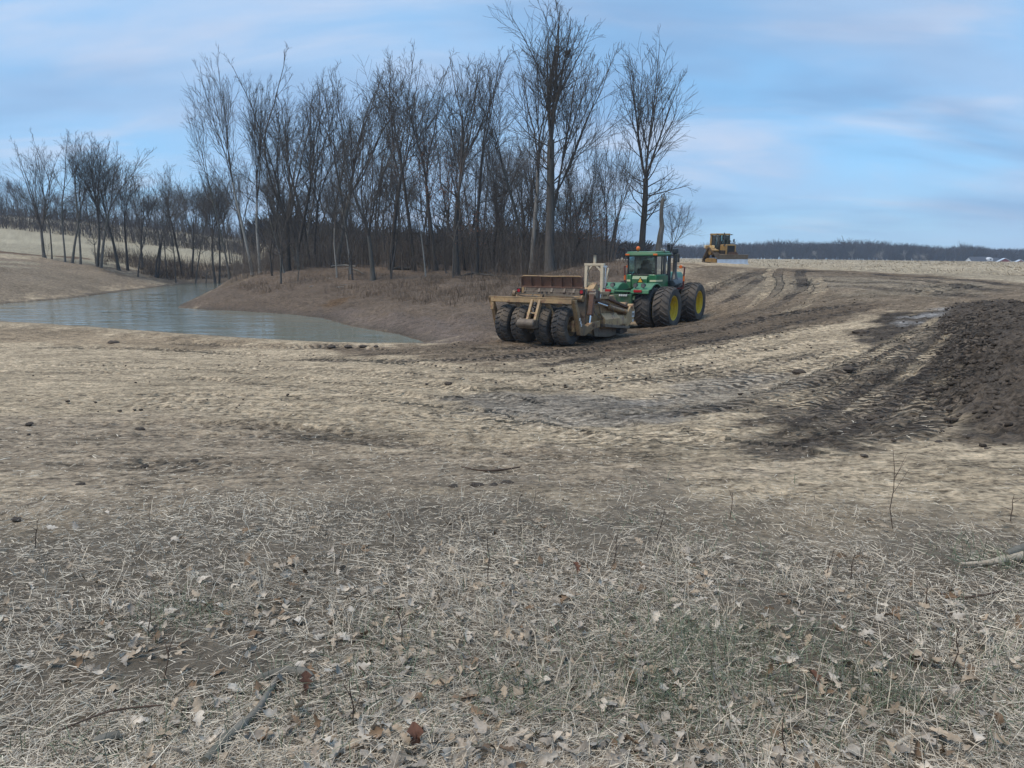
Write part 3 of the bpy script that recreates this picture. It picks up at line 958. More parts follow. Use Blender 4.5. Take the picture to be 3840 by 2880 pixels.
def build_tree(seed, H, r0, fork=0.45, nlead=3, spread=0.32, side=0.30, dens=1.0, clear=0.3, lean=(0, 0), twig=0.0145, low=0.15, wob=0.05, stems=1):
    """-> (trunk polylines, crown polylines); side = length of side limbs against the crown's height"""
    rg = random.Random(seed)
    trunk = []; crown = []; twigs = []

    def sub(pts, rad, L, lvl, t0):
        # limbs, branches and twigs of one member
        gap = {1: 0.80, 2: 0.50, 3: 0.28}[lvl] / dens
        n = max(3, int(L * (1 - t0) / gap))
        for k in range(n):
            t = t0 + (1 - t0) * (k + rg.random()) / n
            p, d, r = lerp_path(pts, rad, min(t, 0.995))
            if lvl == 1:
                l = max(0.9, L * (1.06 - t) * rg.uniform(0.32, 0.78) * side / 0.32)
                q, rr = path(rg, p, side_dir(rg, d, rg.uniform(0.32, 0.72)), l, 6, 0.075, 0.055, min(r * 0.55, 0.009 + l * 0.0085), twig)
            elif lvl == 2:
                l = max(0.5, L * rg.uniform(0.28, 0.6) * (1.1 - 0.55 * t))
                q, rr = path(rg, p, side_dir(rg, d, rg.uniform(0.4, 0.8)), l, 3, 0.13, 0.06, min(r * 0.7, 0.008 + l * 0.010), twig * 0.9)
            else:
                l = max(0.35, L * rg.uniform(0.4, 0.8) * (1.1 - 0.5 * t))
                q, rr = path(rg, p, side_dir(rg, d, rg.uniform(0.35, 0.8)), l, 2, 0.14, 0.05, min(r * 0.8, 0.012), twig * 0.65)
                twigs.append((q, rr)); continue
            crown.append((q, rr))
            sub(q, rr, l, lvl + 1, 0.12 if lvl < 2 else 0.1)

    for sgi in range(stems):
        zf = H * fork * (1 if sgi == 0 else rg.uniform(0.7, 1.0))
        a0 = rg.uniform(0, 6.28)
        base = (0, 0, -0.4) if stems == 1 else (0.35 * r0 * 3 * math.cos(a0 + sgi * 2.2), 0.35 * r0 * 3 * math.sin(a0 + sgi * 2.2), -0.4)
        d0 = (lean[0] + (0 if stems == 1 else 0.12 * math.cos(a0 + sgi * 2.2)), lean[1] + (0 if stems == 1 else 0.12 * math.sin(a0 + sgi * 2.2)), 1)
        n = max(5, int(zf / 1.3))
        rs = r0 if stems == 1 else r0 * rg.uniform(0.55, 0.8)
        pts, rad = path(rg, base, Vector(d0).normalized()[:], zf + 0.4, n, wob, 0.02, rs, rs * 0.68)
        rad[0] *= 1.5; rad[1] = rad[1] * 1.08
        trunk.append((pts, rad))
        # small limbs on the bole
        for k in range(int(low * 14)):
            t = rg.uniform(clear / max(fork, 0.2) * 0.9, 0.98)
            if t > 0.98:
                continue
            p, d, r = lerp_path(pts, rad, t)
            l = H * side * rg.uniform(0.2, 0.6)
            q, rr = path(rg, p, side_dir(rg, d, rg.uniform(0.9, 1.3)), l, 5, 0.14, 0.07, min(r * 0.4, 0.02 + l * 0.012), twig)
            crown.append((q, rr)); sub(q, rr, l, 2, 0.2)
        ph = rg.uniform(0, 6.28)
        dd = Vector((pts[-1][0] - pts[-2][0], pts[-1][1] - pts[-2][1], pts[-1][2] - pts[-2][2])).normalized()
        for k in range(nlead):
            ang = spread * rg.uniform(0.5, 1.2) if nlead > 1 else 0.03
            L = (H - zf) * rg.uniform(0.86, 1.04) * (1.0 if k == 0 else rg.uniform(0.78, 1.0))
            q, rr = path(rg, pts[-1], side_dir(rg, dd[:], ang, ph + k * 2 * math.pi / nlead + rg.uniform(-0.4, 0.4)), L, max(6, int(L / 1.1)), wob * 1.5, 0.035,
                         rad[-1] * (0.98 if nlead == 1 else 0.54 * rg.uniform(0.85, 1.1)), twig * 1.2)
            crown.append((q, rr)); sub(q, rr, L, 1, 0.08)
    return trunk, crown, twigs


bark_dark = bark_mat('dark_bark', (0.068, 0.060, 0.054), (0.108, 0.096, 0.086), (0.082, 0.079, 0.066))
bark_grey = bark_mat('grey_bark', (0.115, 0.105, 0.092), (0.185, 0.17, 0.15), (0.10, 0.098, 0.075))
bark_snag = bark_mat('weathered_bark', (0.16, 0.145, 0.125), (0.25, 0.23, 0.20), (0.13, 0.12, 0.10))
bark_pale = bark_mat('pale_bark', (0.25, 0.23, 0.20), (0.36, 0.335, 0.30), (0.17, 0.16, 0.135))
bark_twig = bark_mat('twig_bark', (0.080, 0.068, 0.060), (0.125, 0.108, 0.095), (0.092, 0.085, 0.070))
bark_twig_pale = bark_mat('pale_twig_bark', (0.10, 0.088, 0.075), (0.16, 0.142, 0.122), (0.09, 0.085, 0.065))
N_TRI = [0]


def tree_meshes(key, **k):
    t, c, w = build_tree(**k)
    v, f = tubes(t, 8)
    tm = np_mesh('trunk_' + key, v, f, None, True)
    big = [x for x in c if x[1][0] > 0.035]; small = [x for x in c if x[1][0] <= 0.035]
    v1, f1 = tubes(big, 5) if big else (np.zeros((0, 3)), [])
    v2, f2 = tubes(small + w, 3)
    cm = np_mesh('crown_' + key, np.vstack([v1, v2]), [*f1, *[q + len(v1) for q in f2]], None, True)
    N_TRI[0] += 2 * (len(tm.polygons) + len(cm.polygons))
    return tm, cm


def place_tree(name, meshes, x, y, H0, H, rotz=0, tilt=(0, 0), bark=None, twig=None, wid=1.0, z=None, **props):
    """a tree: an Empty at its foot, with trunk and crown"""
    o = empty(name, (x, y, g1(x, y) if z is None else z))
    o.rotation_mode = 'ZYX'
    s = H / H0
    o.rotation_euler = (tilt[0], tilt[1], rotz)
    o.scale = (s * wid, s * wid, s)
    for k, v in props.items():
        if v:
            o[k] = v
    for nm, me, mt in (('trunk', meshes[0], bark), ('crown', meshes[1], twig)):
        c = link(nm, me, o)
        if not len(me.materials):
            me.materials.append(mt)
        c.material_slots[0].link = 'OBJECT'
        c.material_slots[0].material = mt
    return o


def foot(px, py, Y=None):
    """ground point under a photo pixel; with Y the column of the pixel at that depth"""
    if Y is None:
        p = hit(px, py); return p[0], p[1]
    return (px - 1920) / FPX * Y * 1.0, Y


def span(px_top, py_top, x, y):
    """height a tree standing at x, y must have for its top to reach the photo row"""
    return float(at(px_top, py_top, y)[2] - g1(x, y))


# kinds of tree seen in this wood
KIND = {
    'vase': dict(H=20, r0=0.24, fork=0.34, nlead=4, spread=0.24, side=0.30, dens=0.85, low=0.3),
    'vase2': dict(H=20, r0=0.22, fork=0.42, nlead=3, spread=0.22, side=0.34, dens=0.9, low=0.4),
    'pole': dict(H=20, r0=0.17, fork=0.52, nlead=2, spread=0.17, side=0.36, dens=0.95, low=0.6),
    'pole2': dict(H=20, r0=0.16, fork=0.55, nlead=3, spread=0.22, side=0.36, dens=0.95, low=0.7),
    'slim': dict(H=18, r0=0.13, fork=0.45, nlead=1, spread=0.1, side=0.30, dens=1.0, low=0.9),
    'fan': dict(H=20, r0=0.26, fork=0.22, nlead=5, spread=0.26, side=0.25, dens=0.75, low=0.1),
    'multi': dict(H=19, r0=0.24, fork=0.34, nlead=2, spread=0.2, side=0.30, dens=0.75, low=0.2, stems=3),
    'wide': dict(H=16, r0=0.24, fork=0.30, nlead=4, spread=0.5, side=0.46, dens=0.75, low=0.5),
    'scrub': dict(H=9, r0=0.09, fork=0.25, nlead=3, spread=0.32, side=0.45, dens=0.85, low=0.8),
    'scrub2': dict(H=10, r0=0.10, fork=0.4, nlead=2, spread=0.28, side=0.45, dens=0.85, low=1.2),
}
KM = {k: tree_meshes(k, seed=100 + i, **v) for i, (k, v) in enumerate(KIND.items())}
KH = {k: max(v.co.z for v in KM[k][1].vertices) for k in KIND}


def tree(kind, px, py, ptx, pty, label, name='bare_tree', Y=None, bark=bark_dark, twig=bark_twig, wid=1.0, group=None, rz=None, zoff=0):
    x, y = foot(px, py, Y)
    H = span(ptx, pty, x, y) * (1.04 if pty < 700 else 1)
    tx = float(at(ptx, pty, y)[0])
    til = math.atan2(tx - x, H)
    return place_tree(name, KM[kind], x, y, KH[kind], H / math.cos(til), rz if rz is not None else rnd.uniform(0, 6.28), (0, til), bark, twig, wid, None,
                      label=label, category='tree', group=group)


# --- the row along the left shore, nearest the water
DESC = {'pole': 'straight dark pole tree', 'pole2': 'slim tufted top tree', 'slim': 'thin single stemmed tree', 'vase': 'dark tree with upswept limbs', 'vase2': 'three limbed dark tree', 'multi': 'clump of dark stems',
        'wide': 'round crowned spreading tree', 'fan': 'low forking fan shaped tree', 'scrub': 'bushy thin sapling', 'scrub2': 'two stemmed sapling'}


def wood_label(kd, px, where, cat='tree'):
    z = ('behind the pale leaning pair' if px < 1120 else 'left of the low forking bank tree' if px < 1400 else 'behind the low forking bank tree' if px < 1620 else 'below the two very tall trees' if px < 1860 else 'around the tallest tree' if px < 2090 else 'at its right end')
    return dict(label='%s %s, %s' % (DESC[kd], where, z) if len(where) < 24 else '%s in wood undergrowth %s' % (DESC[kd], z), category=cat, group='each %s %s, %s' % (DESC[kd], where, z))


def hill_label(kd, px):
    z = 'left of the shore row' if px < 150 else 'seen through the shore row' if px < 480 else 'above the pond end' if px < 800 else 'beside the main wood'
    return dict(label='%s of the hill wood, %s' % (DESC[kd], z), category='tree', group='each %s of the hill wood, %s' % (DESC[kd], z))


G1 = 'bare trees in the row on the left shore'
row = [
    ('fan', 193, 969, 110, 480, 'tallest tree of the left shore row, wide vase crown, first on the left', bark_grey, 1.0, 104),
    ('pole2', 221, 976, 215, 545, 'slim pole tree close beside the tallest tree of the left shore row', bark_grey, 0.8, 104),
    ('slim', 269, 987, 245, 495, 'thin straight tree with a narrow pointed crown, third in the left shore row', bark_grey, 0.9, 104),
    ('vase2', 294, 992, 285, 535, 'straight trunked tree with upswept limbs, fourth in the left shore row', bark_grey, 0.85, 104),
    ('pole', 325, 995, 320, 515, 'smooth pole tree with a high crown, fifth in the left shore row', bark_grey, 0.85, 104),
    ('vase', 386, 1003, 375, 525, 'tree with a broad dense crown, left stem of the pair on the left shore', bark_grey, 0.9, 104),
    ('vase2', 398, 1002, 430, 530, 'leaning tree crossing its neighbour, right stem of the pair on the left shore', bark_grey, 1.0, 104),
    ('slim', 381, 990, 355, 760, 'small crooked tree leaning left behind the pair on the left shore', bark_dark, 1.0, 108),
    ('vase', 464, 985, 415, 580, 'dark leaning tree with one long limb drooping to the right, left shore', bark_dark, 1.0, 108),
    ('vase2', 498, 978, 500, 605, 'slender tree right of the dark leaning tree on the left shore', bark_dark, 0.9, 110),
    ('pole2', 532, 1003, 520, 690, 'thin dark tree rooted low near the water of the far shore', bark_dark, 0.9, 106),
    ('vase', 550, 975, 575, 660, 'round topped tree behind the thin dark tree on the far shore', bark_dark, 1.0, 116),
    ('multi', 599, 986, 600, 665, 'clump tree of several joined stems on the far shore', bark_dark, 1.0, 110),
    ('slim', 640, 985, 625, 690, 'thin leaning stem right of the clump tree on the far shore', bark_dark, 0.9, 112),
    ('slim', 672, 1008, 670, 690, 'thin pole with few limbs standing lowest on the far shore', bark_dark, 0.8, 108),
    ('pole', 697, 965, 650, 640, 'crooked tree bending left above the far shore', bark_dark, 1.0, 118),
    ('wide', 731, 967, 715, 622, 'tree with a rounded arching crown above the pond end', bark_dark, 0.8, 118),
    ('pole2', 742, 1002, 740, 680, 'straight thin tree beside the pond end', bark_dark, 0.9, 110),
    ('vase', 816, 998, 800, 635, 'two close stems with a shared crown, just left of the main wood', bark_dark, 0.9, 112),
    ('vase2', 831, 992, 850, 655, 'right hand tree of the close pair left of the main wood', bark_dark, 0.8, 113),
    ('scrub', 200, 965, 185, 890, 'small twiggy sapling at the foot of the tallest left shore tree', bark_dark, 0.9, 103),
    ('scrub2', 780, 985, 765, 900, 'low forked sapling on the bank beside the pond end', bark_dark, 1.1, 110),
]
for i, (k, px, py, tx, ty, lab, bk_, wd, Y) in enumerate(row):
    tree(k, px, py, tx, ty, lab, Y=Y, bark=bk_, wid=wd, group=G1, rz=i * 1.7, twig=bark_twig)

# --- trees on the hill behind, between and beyond the two left fields
G2 = 'bare trees in the wood on the hill at the left'
kinds = ['wide', 'vase', 'vase2', 'wide', 'multi', 'pole', 'fan']
k_ = 0
for i in range(62):
    px = -120 + i * 16.5 + rnd.uniform(-9, 9)
    Y = rnd.uniform(255, 345)
    x, y = foot(px, 0, Y)
    top = np.interp(px, [-120, 0, 120, 200, 330, 450, 560, 700, 820, 1000], [690, 675, 650, 700, 705, 690, 700, 690, 690, 700]) + rnd.uniform(-28, 45)
    H = max(7, span(px, top, x, y))
    kd = kinds[i % len(kinds)]
    place_tree('hill_tree', KM[kd], x, y, KH[kd], H, rnd.uniform(0, 6.28), (0, rnd.uniform(-.04, .04)), bark_dark, bark_twig, rnd.uniform(0.9, 1.3), None,
               **hill_label(kd, px))
G3 = 'bare trees in the brushy strip between the left fields'
for i in range(20):
    px = -60 + i * 47 + rnd.uniform(-20, 20)
    Y = rnd.uniform(186, 205)
    x, y = foot(px, 0, Y)
    kd = ['wide', 'scrub', 'vase', 'pole2', 'scrub2'][i % 5]
    H = max(6, span(px, np.interp(px, [0, 110, 300, 900], [770, 690, 780, 750]) + rnd.uniform(-20, 50), x, y))
    place_tree('hedgerow_tree', KM[kd], x, y, KH[kd], H, rnd.uniform(0, 6.28), (0, 0), bark_dark, bark_twig, rnd.uniform(0.9, 1.3), None,
               label='bare dark tree growing in the brushy strip between the two left fields', category='tree', group=G3)

# --- the main wood: trees that stand out along its front
G4 = 'tall bare trees at the front of the main wood'
front_trees = [
    ('pole', 872, 985, 790, 420, 'thin bare tree leaning hard left at the left end of the main wood', bark_grey, 0.65, 86),
    ('vase2', 960, 990, 840, 232, 'pale leaning tree with a feathery crown, tallest at the left end of the wood', bark_pale, 0.62, 80),
    ('vase', 985, 992, 905, 262, 'second pale leaning tree rooted beside the feathery crowned one', bark_pale, 0.6, 80.5),
    ('slim', 1030, 985, 1000, 400, 'thin dark stem just right of the two pale leaning trees', bark_dark, 1.0, 84),
    ('fan', 1090, 1010, 1075, 232, 'dark multi limbed tree with a dense brushy crown, left of centre in the wood', bark_dark, 1.15, 74),
    ('vase2', 1115, 1006, 1150, 290, 'dark straight stem right behind the dense brushy crown', bark_dark, 0.9, 77),
    ('pole2', 1172, 990, 1150, 330, 'slightly curved dark trunk with a small high crown', bark_dark, 1.0, 78),
    ('vase', 1272, 985, 1275, 250, 'thick trunk splitting into three upright limbs, centre of the wood', bark_grey, 1.05, 76),
    ('pole', 1316, 985, 1330, 310, 'slim grey tree right of the thick three limbed trunk', bark_grey, 0.9, 80),
    ('fan', 1400, 1048, 1395, 282, 'grey tree forking low into a wide fan on the bank edge', bark_grey, 1.0, None),
    ('vase2', 1470, 1000, 1470, 250, 'leaning limbed tree right of the low forking bank tree', bark_dark, 1.0, 70),
    ('pole2', 1560, 1010, 1545, 140, 'very tall straight tree whose crown rises above the wood, left one', bark_dark, 1.05, 70),
    ('vase2', 1640, 1010, 1625, 290, 'dark tree with a tangled crown under the very tall ones', bark_dark, 1.0, 69),
    ('vase', 1712, 1032, 1725, 158, 'very tall tree with spreading top, right of the tall straight one', bark_dark, 0.95, 64),
    ('pole', 1790, 1010, 1800, 240, 'narrow tree filling the gap before the tallest trunk', bark_dark, 1.0, 68),
    ('slim', 1270, 940, 1262, 640, 'short pale sapling trunk on the bank', bark_pale, 1.0, 64),
    ('vase2', 1990, 1030, 1965, 120, 'pale barked tall trunk left of the tallest tree', bark_pale, 0.9, None),
    ('pole2', 1972, 1000, 1930, 250, 'grey trunk partly hidden behind the pale barked tall trunk', bark_grey, 1.0, 68),
    ('vase', 2036, 1012, 2080, 150, 'grey trunk between the pale one and the tallest tree', bark_grey, 0.9, 66),
    ('pole', 1320, 1010, 1310, 560, 'thin white stemmed sapling beside the fallen log', bark_pale, 0.7, 66),
    ('slim', 1700, 1040, 1690, 620, 'short dark trunk standing alone near the bank edge', bark_dark, 1.2, 58),
    ('slim', 1600, 1000, 1592, 560, 'pale thin stem among the dark trunks right of centre', bark_pale, 0.8, 64),
    ('slim', 1470, 1020, 1480, 600, 'short thin dark stem above the bank', bark_dark, 1.0, 62),
    ('pole2', 2196, 985, 2225, 455, 'young tree with a wispy crown right of the tallest tree', bark_dark, 0.8, 62),
    ('vase2', 2272, 975, 2215, 560, 'dark forked tree at the right corner of the wood', bark_dark, 0.9, 64),
    ('multi', 2280, 975, 2330, 470, 'crooked two stemmed tree at the right edge of the wood', bark_dark, 0.85, 63),
    ('wide', 2120, 1000, 2260, 600, 'low tree with long limbs arching right behind the mast', bark_dark, 1.2, 66),
    ('scrub', 1770, 1030, 1775, 800, 'bushy sapling with dead brown leaves near the pale trunks', bark_dark, 1.1, 60),
]
for i, (k, px, py, tx, ty, lab, bk_, wd, Y) in enumerate(front_trees):
    tree(k, px, py, tx, ty, lab, Y=Y, bark=bk_, wid=wd, group=G4, rz=i * 2.3, twig=bark_twig)

# --- the two trees that rule the skyline, each grown for itself
hx, hy = foot(2062, 1036, 62)
hH = span(2040, -20, hx, hy)
hm = tree_meshes('tallest', seed=901, H=hH, r0=0.42, fork=0.50, nlead=4, spread=0.22, side=0.36, dens=0.95, clear=0.36, low=1.3, wob=0.04)
place_tree('tallest_tree', hm, hx, hy, hH, hH, 0.6, (0, -0.01), bark_dark, bark_twig, 1.0, None,
           label='tallest dark tree of the wood, its top cut by the upper edge, two squirrel nests', category='tree', group=G4)
for px, py in ((2128, 197), (2098, 330)):
    p = at(px, py, hy)
    mb = MB()
    rg = random.Random(px)
    for k in range(70):
        c = Vector((rg.gauss(0, .16), rg.gauss(0, .16), rg.gauss(0, .13)))
        d = Vector((rg.gauss(0, 1), rg.gauss(0, 1), rg.gauss(0, .6))).normalized() * 0.22
        mb.bar(c - d, c + d, 0.035, 0.02)
    mb.ball((0, 0, 0), 0.24, 8, (1, 1, 0.8))
    mb.obj('squirrel_nest', bark_twig, None, loc=tuple(p), label='upper squirrel nest, a dark ball of twigs in the tallest tree' if py < 300 else 'lower squirrel nest, a dark clump of twigs in the tallest tree', category='nest', group='squirrel nests in the tallest tree')
lx, ly = foot(2392, 950, 66)
lH = span(2430, 85, lx, ly)
lm = tree_meshes('lone', seed=417, H=lH, r0=0.34, fork=0.38, nlead=5, spread=0.30, side=0.34, dens=0.9, clear=0.2, low=1.6, wob=0.035)
place_tree('lone_tree', lm, lx, ly, lH, lH, 2.2, (0, math.atan2(40 / FPX * ly, lH)), bark_dark, bark_twig, 0.95, None,
           label='lone tall tree with an open vase crown standing clear right of the wood', category='tree')
# broken trunk and the small tree behind it
sx, sy = foot(2470, 960, 64)
zz = g1(sx, sy)
mb = MB()
pix = [(2468, 985), (2471, 930), (2477, 880), (2483, 850), (2480, 815), (2481, 780), (2486, 750), (2488, 742)]
mb.tube([Vector(at(a, b, sy)) - Vector((sx, sy, zz)) for a, b in pix], [0.40, 0.29, 0.25, 0.23, 0.18, 0.17, 0.17, 0.08], 9)
sn = empty('dead_tree', (sx, sy, zz), 0, 'broken dead trunk without a crown beside the lone tall tree', 'tree')
mb.obj('trunk', bark_snag, sn, smooth_angle=60)
mb = MB()
for k, (dx, dz, l) in enumerate(((0.05, 0.5, .5), (0.15, .35, .3), (-.1, .4, .4))):
    p = Vector(at(2487, 748, sy)) - Vector((sx, sy, zz))
    mb.bar(p + Vector((dx, 0, -.1)), p + Vector((dx * 1.6, 0.02, l)), 0.09, 0.05)
mb.obj('splintered_top', bark_snag, sn)
tree('wide', 2492, 960, 2560, 715, 'small spreading tree with drooping fine twigs behind the broken trunk', Y=67, wid=1.15, rz=1.0)
tree('scrub2', 2345, 950, 2345, 830, 'thin sapling left of the lone tall tree', Y=68, wid=1.2)

# --- the depth of the main wood: many trunks that nothing tells apart
G5 = 'bare trees crowded inside the main wood'
kinds = ['pole', 'slim', 'vase2', 'pole2', 'slim', 'pole', 'pole2', 'slim', 'multi']
n_in = 0
for i in range(600):
    if n_in >= 96:
        break
    px = rnd.uniform(850, 2240); Y = rnd.uniform(69, 150)
    x, y = foot(px, 0, Y)
    if poly_sd(np.array([x]), np.array([y]), POND)[0] < 5:
        continue
    top = np.interp(px, [850, 1000, 1300, 1800, 2000, 2100, 2240], [640, 500, 450, 430, 470, 580, 780]) + rnd.uniform(-60, 240)
    kd = kinds[n_in % len(kinds)]
    H = max(8, span(px, top, x, y))
    place_tree('wood_tree', KM[kd], x, y, KH[kd], H, rnd.uniform(0, 6.28), (rnd.uniform(-.04, .04), rnd.uniform(-.06, .06)), rnd.choice([bark_dark, bark_dark, bark_grey]), bark_twig, rnd.uniform(0.75, 1.1), None,
               **wood_label(kd, px, 'inside the main wood'))
    n_in += 1
G6 = 'saplings in the undergrowth of the main wood'
n_in = 0
for i in range(400):
    if n_in >= 80:
        break
    px = rnd.uniform(860, 2290); Y = rnd.uniform(62, 105)
    x, y = foot(px, 0, Y)
    if poly_sd(np.array([x]), np.array([y]), POND)[0] < 6 or float(at(px, 1000, Y)[2]) < g1(x, y) - 1.0 and Y < 64:
        continue
    kd = ['scrub', 'scrub2'][n_in % 2]
    place_tree('sapling', KM[kd], x, y, KH[kd], rnd.uniform(4, 10), rnd.uniform(0, 6.28), (rnd.uniform(-.1, .1), rnd.uniform(-.1, .1)), rnd.choice([bark_dark, bark_grey, bark_dark]), bark_twig, rnd.uniform(0.9, 1.4), None,
               **wood_label(kd, px, 'in the undergrowth of the main wood', 'sapling'))
    n_in += 1

# dead leaves that still hang on two young oaks
lv, lf = [], []
rg = random.Random(5)
for (px, py, Y, rx, rz_, n) in ((1590, 600, 66, 2.2, 2.4, 260), (1640, 730, 64, 2.0, 1.4, 260), (1700, 690, 65, 1.6, 2.0, 160), (2262, 860, 62, 1.3, 1.5, 180), (2180, 830, 62, 1.4, 1.2, 90), (1775, 860, 60, 1.6, 1.5, 120)):
    c = at(px, py, Y)
    for k in range(n):
        p = c + np.array([rg.gauss(0, rx * .6), rg.gauss(0, rx * .5), rg.gauss(0, rz_ * .6)])
        a = Vector((rg.gauss(0, 1), rg.gauss(0, 1), rg.gauss(0, 1))).normalized() * 0.085; b = a.orthogonal().normalized() * 0.05
        n0 = len(lv); p = Vector(p)
        lv += [p - a, p + b, p + a, p - b]; lf.append((n0, n0 + 1, n0 + 2, n0 + 3))
leaf_rust = paint('dead_leaf_rust', (0.13, 0.055, 0.028), (0.09, 0.05, 0.03), 0.5, 0.8, scale=1.0, bump=0)
me = bpy.data.meshes.new('hanging_dead_leaves'); me.from_pydata(lv, [], lf); me.update()
link('hanging_dead_leaves', me, None, leaf_rust, label='rust brown dead leaves still hanging on young oaks in the wood', category='leaves', kind='stuff')

# --- undergrowth: a haze of thin stems
def stems(name, pts, hmin, hmax, rad, col, label, lean=0.18, seed=3, side=1):
    g = np.random.default_rng(seed)
    n = len(pts)
    X, Y = pts[:, 0], pts[:, 1]
    Zb = gz(X, Y) - 0.1
    h = g.uniform(hmin, hmax, n) * (0.5 + g.random(n) ** 1.5)
    dx = g.normal(0, lean, n) * h; dy = g.normal(0, lean, n) * h
    P0 = np.stack([X, Y, Zb], 1); P2 = P0 + np.stack([dx, dy, h], 1)
    P1 = (P0 + P2) / 2 - np.stack([dx, dy, 0 * h], 1) * 0.18
    polys = []
    r = rad * g.uniform(0.6, 1.4, n)
    cols = []
    for i in range(n):
        polys.append(((tuple(P0[i]), tuple(P1[i]), tuple(P2[i])), (r[i], r[i] * .75, r[i] * .3)))
        for k in range(side):
            t = g.uniform(0.3, 0.9)
            q = P0[i] + (P2[i] - P0[i]) * t
            e = q + np.array([g.normal(0, .28), g.normal(0, .28), g.uniform(.1, .5)]) * h[i] * .55
            polys.append(((tuple(q), tuple(e)), (r[i] * .6, r[i] * .25)))
    v, f = tubes(polys, 3)
    c = np.asarray(col)[None] * (0.6 + 0.8 * fbm(v[:, 0] * 1.3, v[:, 1] * 1.3, 77, 2))[:, None]
    me = np_mesh(name, v, f, c, True)
    link(name, me, None, brush_m, label=label, category='undergrowth', kind='stuff')
    N_TRI[0] += 2 * len(me.polygons)


brush_m = col_mat('brush_bark', 0.95, 0.1, 0.3, 2.0)
g = np.random.default_rng(21)


def scatter(n, px0, px1, y0, y1, cond=None):
    out = []
    while len(out) < n:
        px = g.uniform(px0, px1, 4000); Y = y0 + (y1 - y0) * g.random(4000) ** 1.3
        X = (px - 1920) / FPX * Y
        ok = poly_sd(X, Y, POND) > 3.0
        if cond is not None:
            ok &= cond(X, Y, px)
        out += list(np.stack([X[ok], Y[ok]], 1))
    return np.array(out[:n])


stems('wood_undergrowth', scatter(9000, 850, 2300, 62, 125, lambda X, Y, px: (Y > 74 - (px - 1000) * 0.011) & (fbm(X * .2, Y * .2, 8, 2) > 0.32)), 1.6, 4.6, 0.022, (0.175, 0.145, 0.12), 'grey brown thicket of thin stems on the floor of the main wood', 0.16, 3)
stems('bank_weeds', scatter(8200, 820, 2480, 36, 66, lambda X, Y, px: (Y < 74 - (px - 1000) * 0.009) & (poly_sd(X, Y, POND) > 4.5) & (Y > np.interp(px, [800, 1300, 1700, 2000, 2480], [60, 50, 42, 44, 50])) & (fbm(X * .25, Y * .25, 18, 2) > 0.42)), 0.18, 0.6, 0.012, (0.16, 0.12, 0.088), 'dry brown weeds scattered over the wooded bank', 0.35, 4, 0)
stems('field_edge_brush', scatter(3400, -250, 960, 180, 215), 2.0, 5.5, 0.05, (0.10, 0.085, 0.075), 'dark brushy strip between the two left fields', 0.22, 5)
stems('far_shore_brush', scatter(4200, 380, 960, 110, 132, lambda X, Y, px: fbm(X * .2, Y * .2, 28, 2) > 0.62 - 0.3 * np.clip((px - 380) / 200, 0, 1)), 0.5, 2.0, 0.022, (0.115, 0.09, 0.07), 'brown brush under the trees of the far shore', 0.25, 6)
stems('hill_brush', scatter(3000, -200, 1050, 262, 345), 2.5, 7.0, 0.07, (0.085, 0.075, 0.07), 'dark undergrowth of the wood on the left hill', 0.2, 7)

# --- the far wood across the field
def far_wood(name, n, px0, px1, y0, y1, hmean, label, seed, prof=None, col=(0.062, 0.052, 0.05)):
    g = np.random.default_rng(seed)
    px = g.uniform(px0, px1, n); Y = g.uniform(y0, y1, n); X = (px - 1920) / FPX * Y
    Zb = gz(X, Y)
    H = hmean * (0.72 + 0.5 * fbm(px / 90, Y / 60, 5, 3)) * g.uniform(0.86, 1.06, n)
    if prof is not None:
        H = H * np.interp(px, *prof)
    polys = []
    cw = []
    for i in range(n):
        x, y, z, h = X[i], Y[i], Zb[i] - 1, H[i]
        polys.append((((x, y, z), (x + g.normal(0, .3), y, z + h * .7)), (0.28, 0.12)))
        for k in range(16):
            t = g.uniform(0.12, 0.62); a = g.uniform(0, 6.28); l = h * g.uniform(.16, .42)
            e = g.uniform(0.9, 2.2)
            zt = min(z + h * t + l * e, z + h * (1.0 - 0.25 * (l / h / .42) ** 2))
            polys.append((((x, y, z + h * t), (x + math.cos(a) * l, y + math.sin(a) * l, zt)), (0.24, 0.09)))
    v, f = tubes(polys, 3)
    c = np.asarray(col)[None] * (0.55 + 0.9 * fbm(v[:, 0] / 9, v[:, 2] / 7 + v[:, 1] / 30, 78, 3))[:, None]
    me = np_mesh(name, v, f, c, True)
    link(name, me, None, brush_m, label=label, category='wood', kind='stuff')
    N_TRI[0] += 2 * len(me.polygons)


far_wood('far_wood', 2300, 2150, 4300, 640, 780, 20.5, 'dark blue grey wood lining the far side of the stubble field', 31, ([2150, 2350, 2600, 2720, 2950, 3250, 3450, 3840, 4300], [0.86, 0.9, 0.78, 0.9, 1.02, 1.02, 0.86, 0.84, 0.82]))
far_wood('wood_backing', 420, 960, 2420, 170, 330, 13.0, 'dark mass of further trees behind the main wood', 32, ([960, 1100, 2200, 2420], [0.7, 1.1, 0.75, 0.5]), (0.055, 0.047, 0.042))
G7 = 'pale bare trees along the edge of the far wood'
for i, (px, top, lab) in enumerate(((2935, 940, 'small pale tree, first from the bulldozer, before the far wood'), (3050, 935, 'second pale round tree before the far wood'), (3180, 938, 'pale two limbed tree near the middle of the far wood edge'),
                                    (3295, 940, 'pale tree leaning left before the far wood'), (3375, 942, 'pale tree with a forked pale trunk before the far wood'), (3425, 950, 'thin pale tree before the far wood'), (3455, 952, 'faint pale tree nearest the tall field tree'))):
    tree(['wide', 'vase', 'multi'][i % 3], px, 975, px + (i % 3 - 1) * 4, top, lab, name='pale_tree', Y=632, bark=bark_pale, twig=bark_pale, wid=1.4, group=G7)
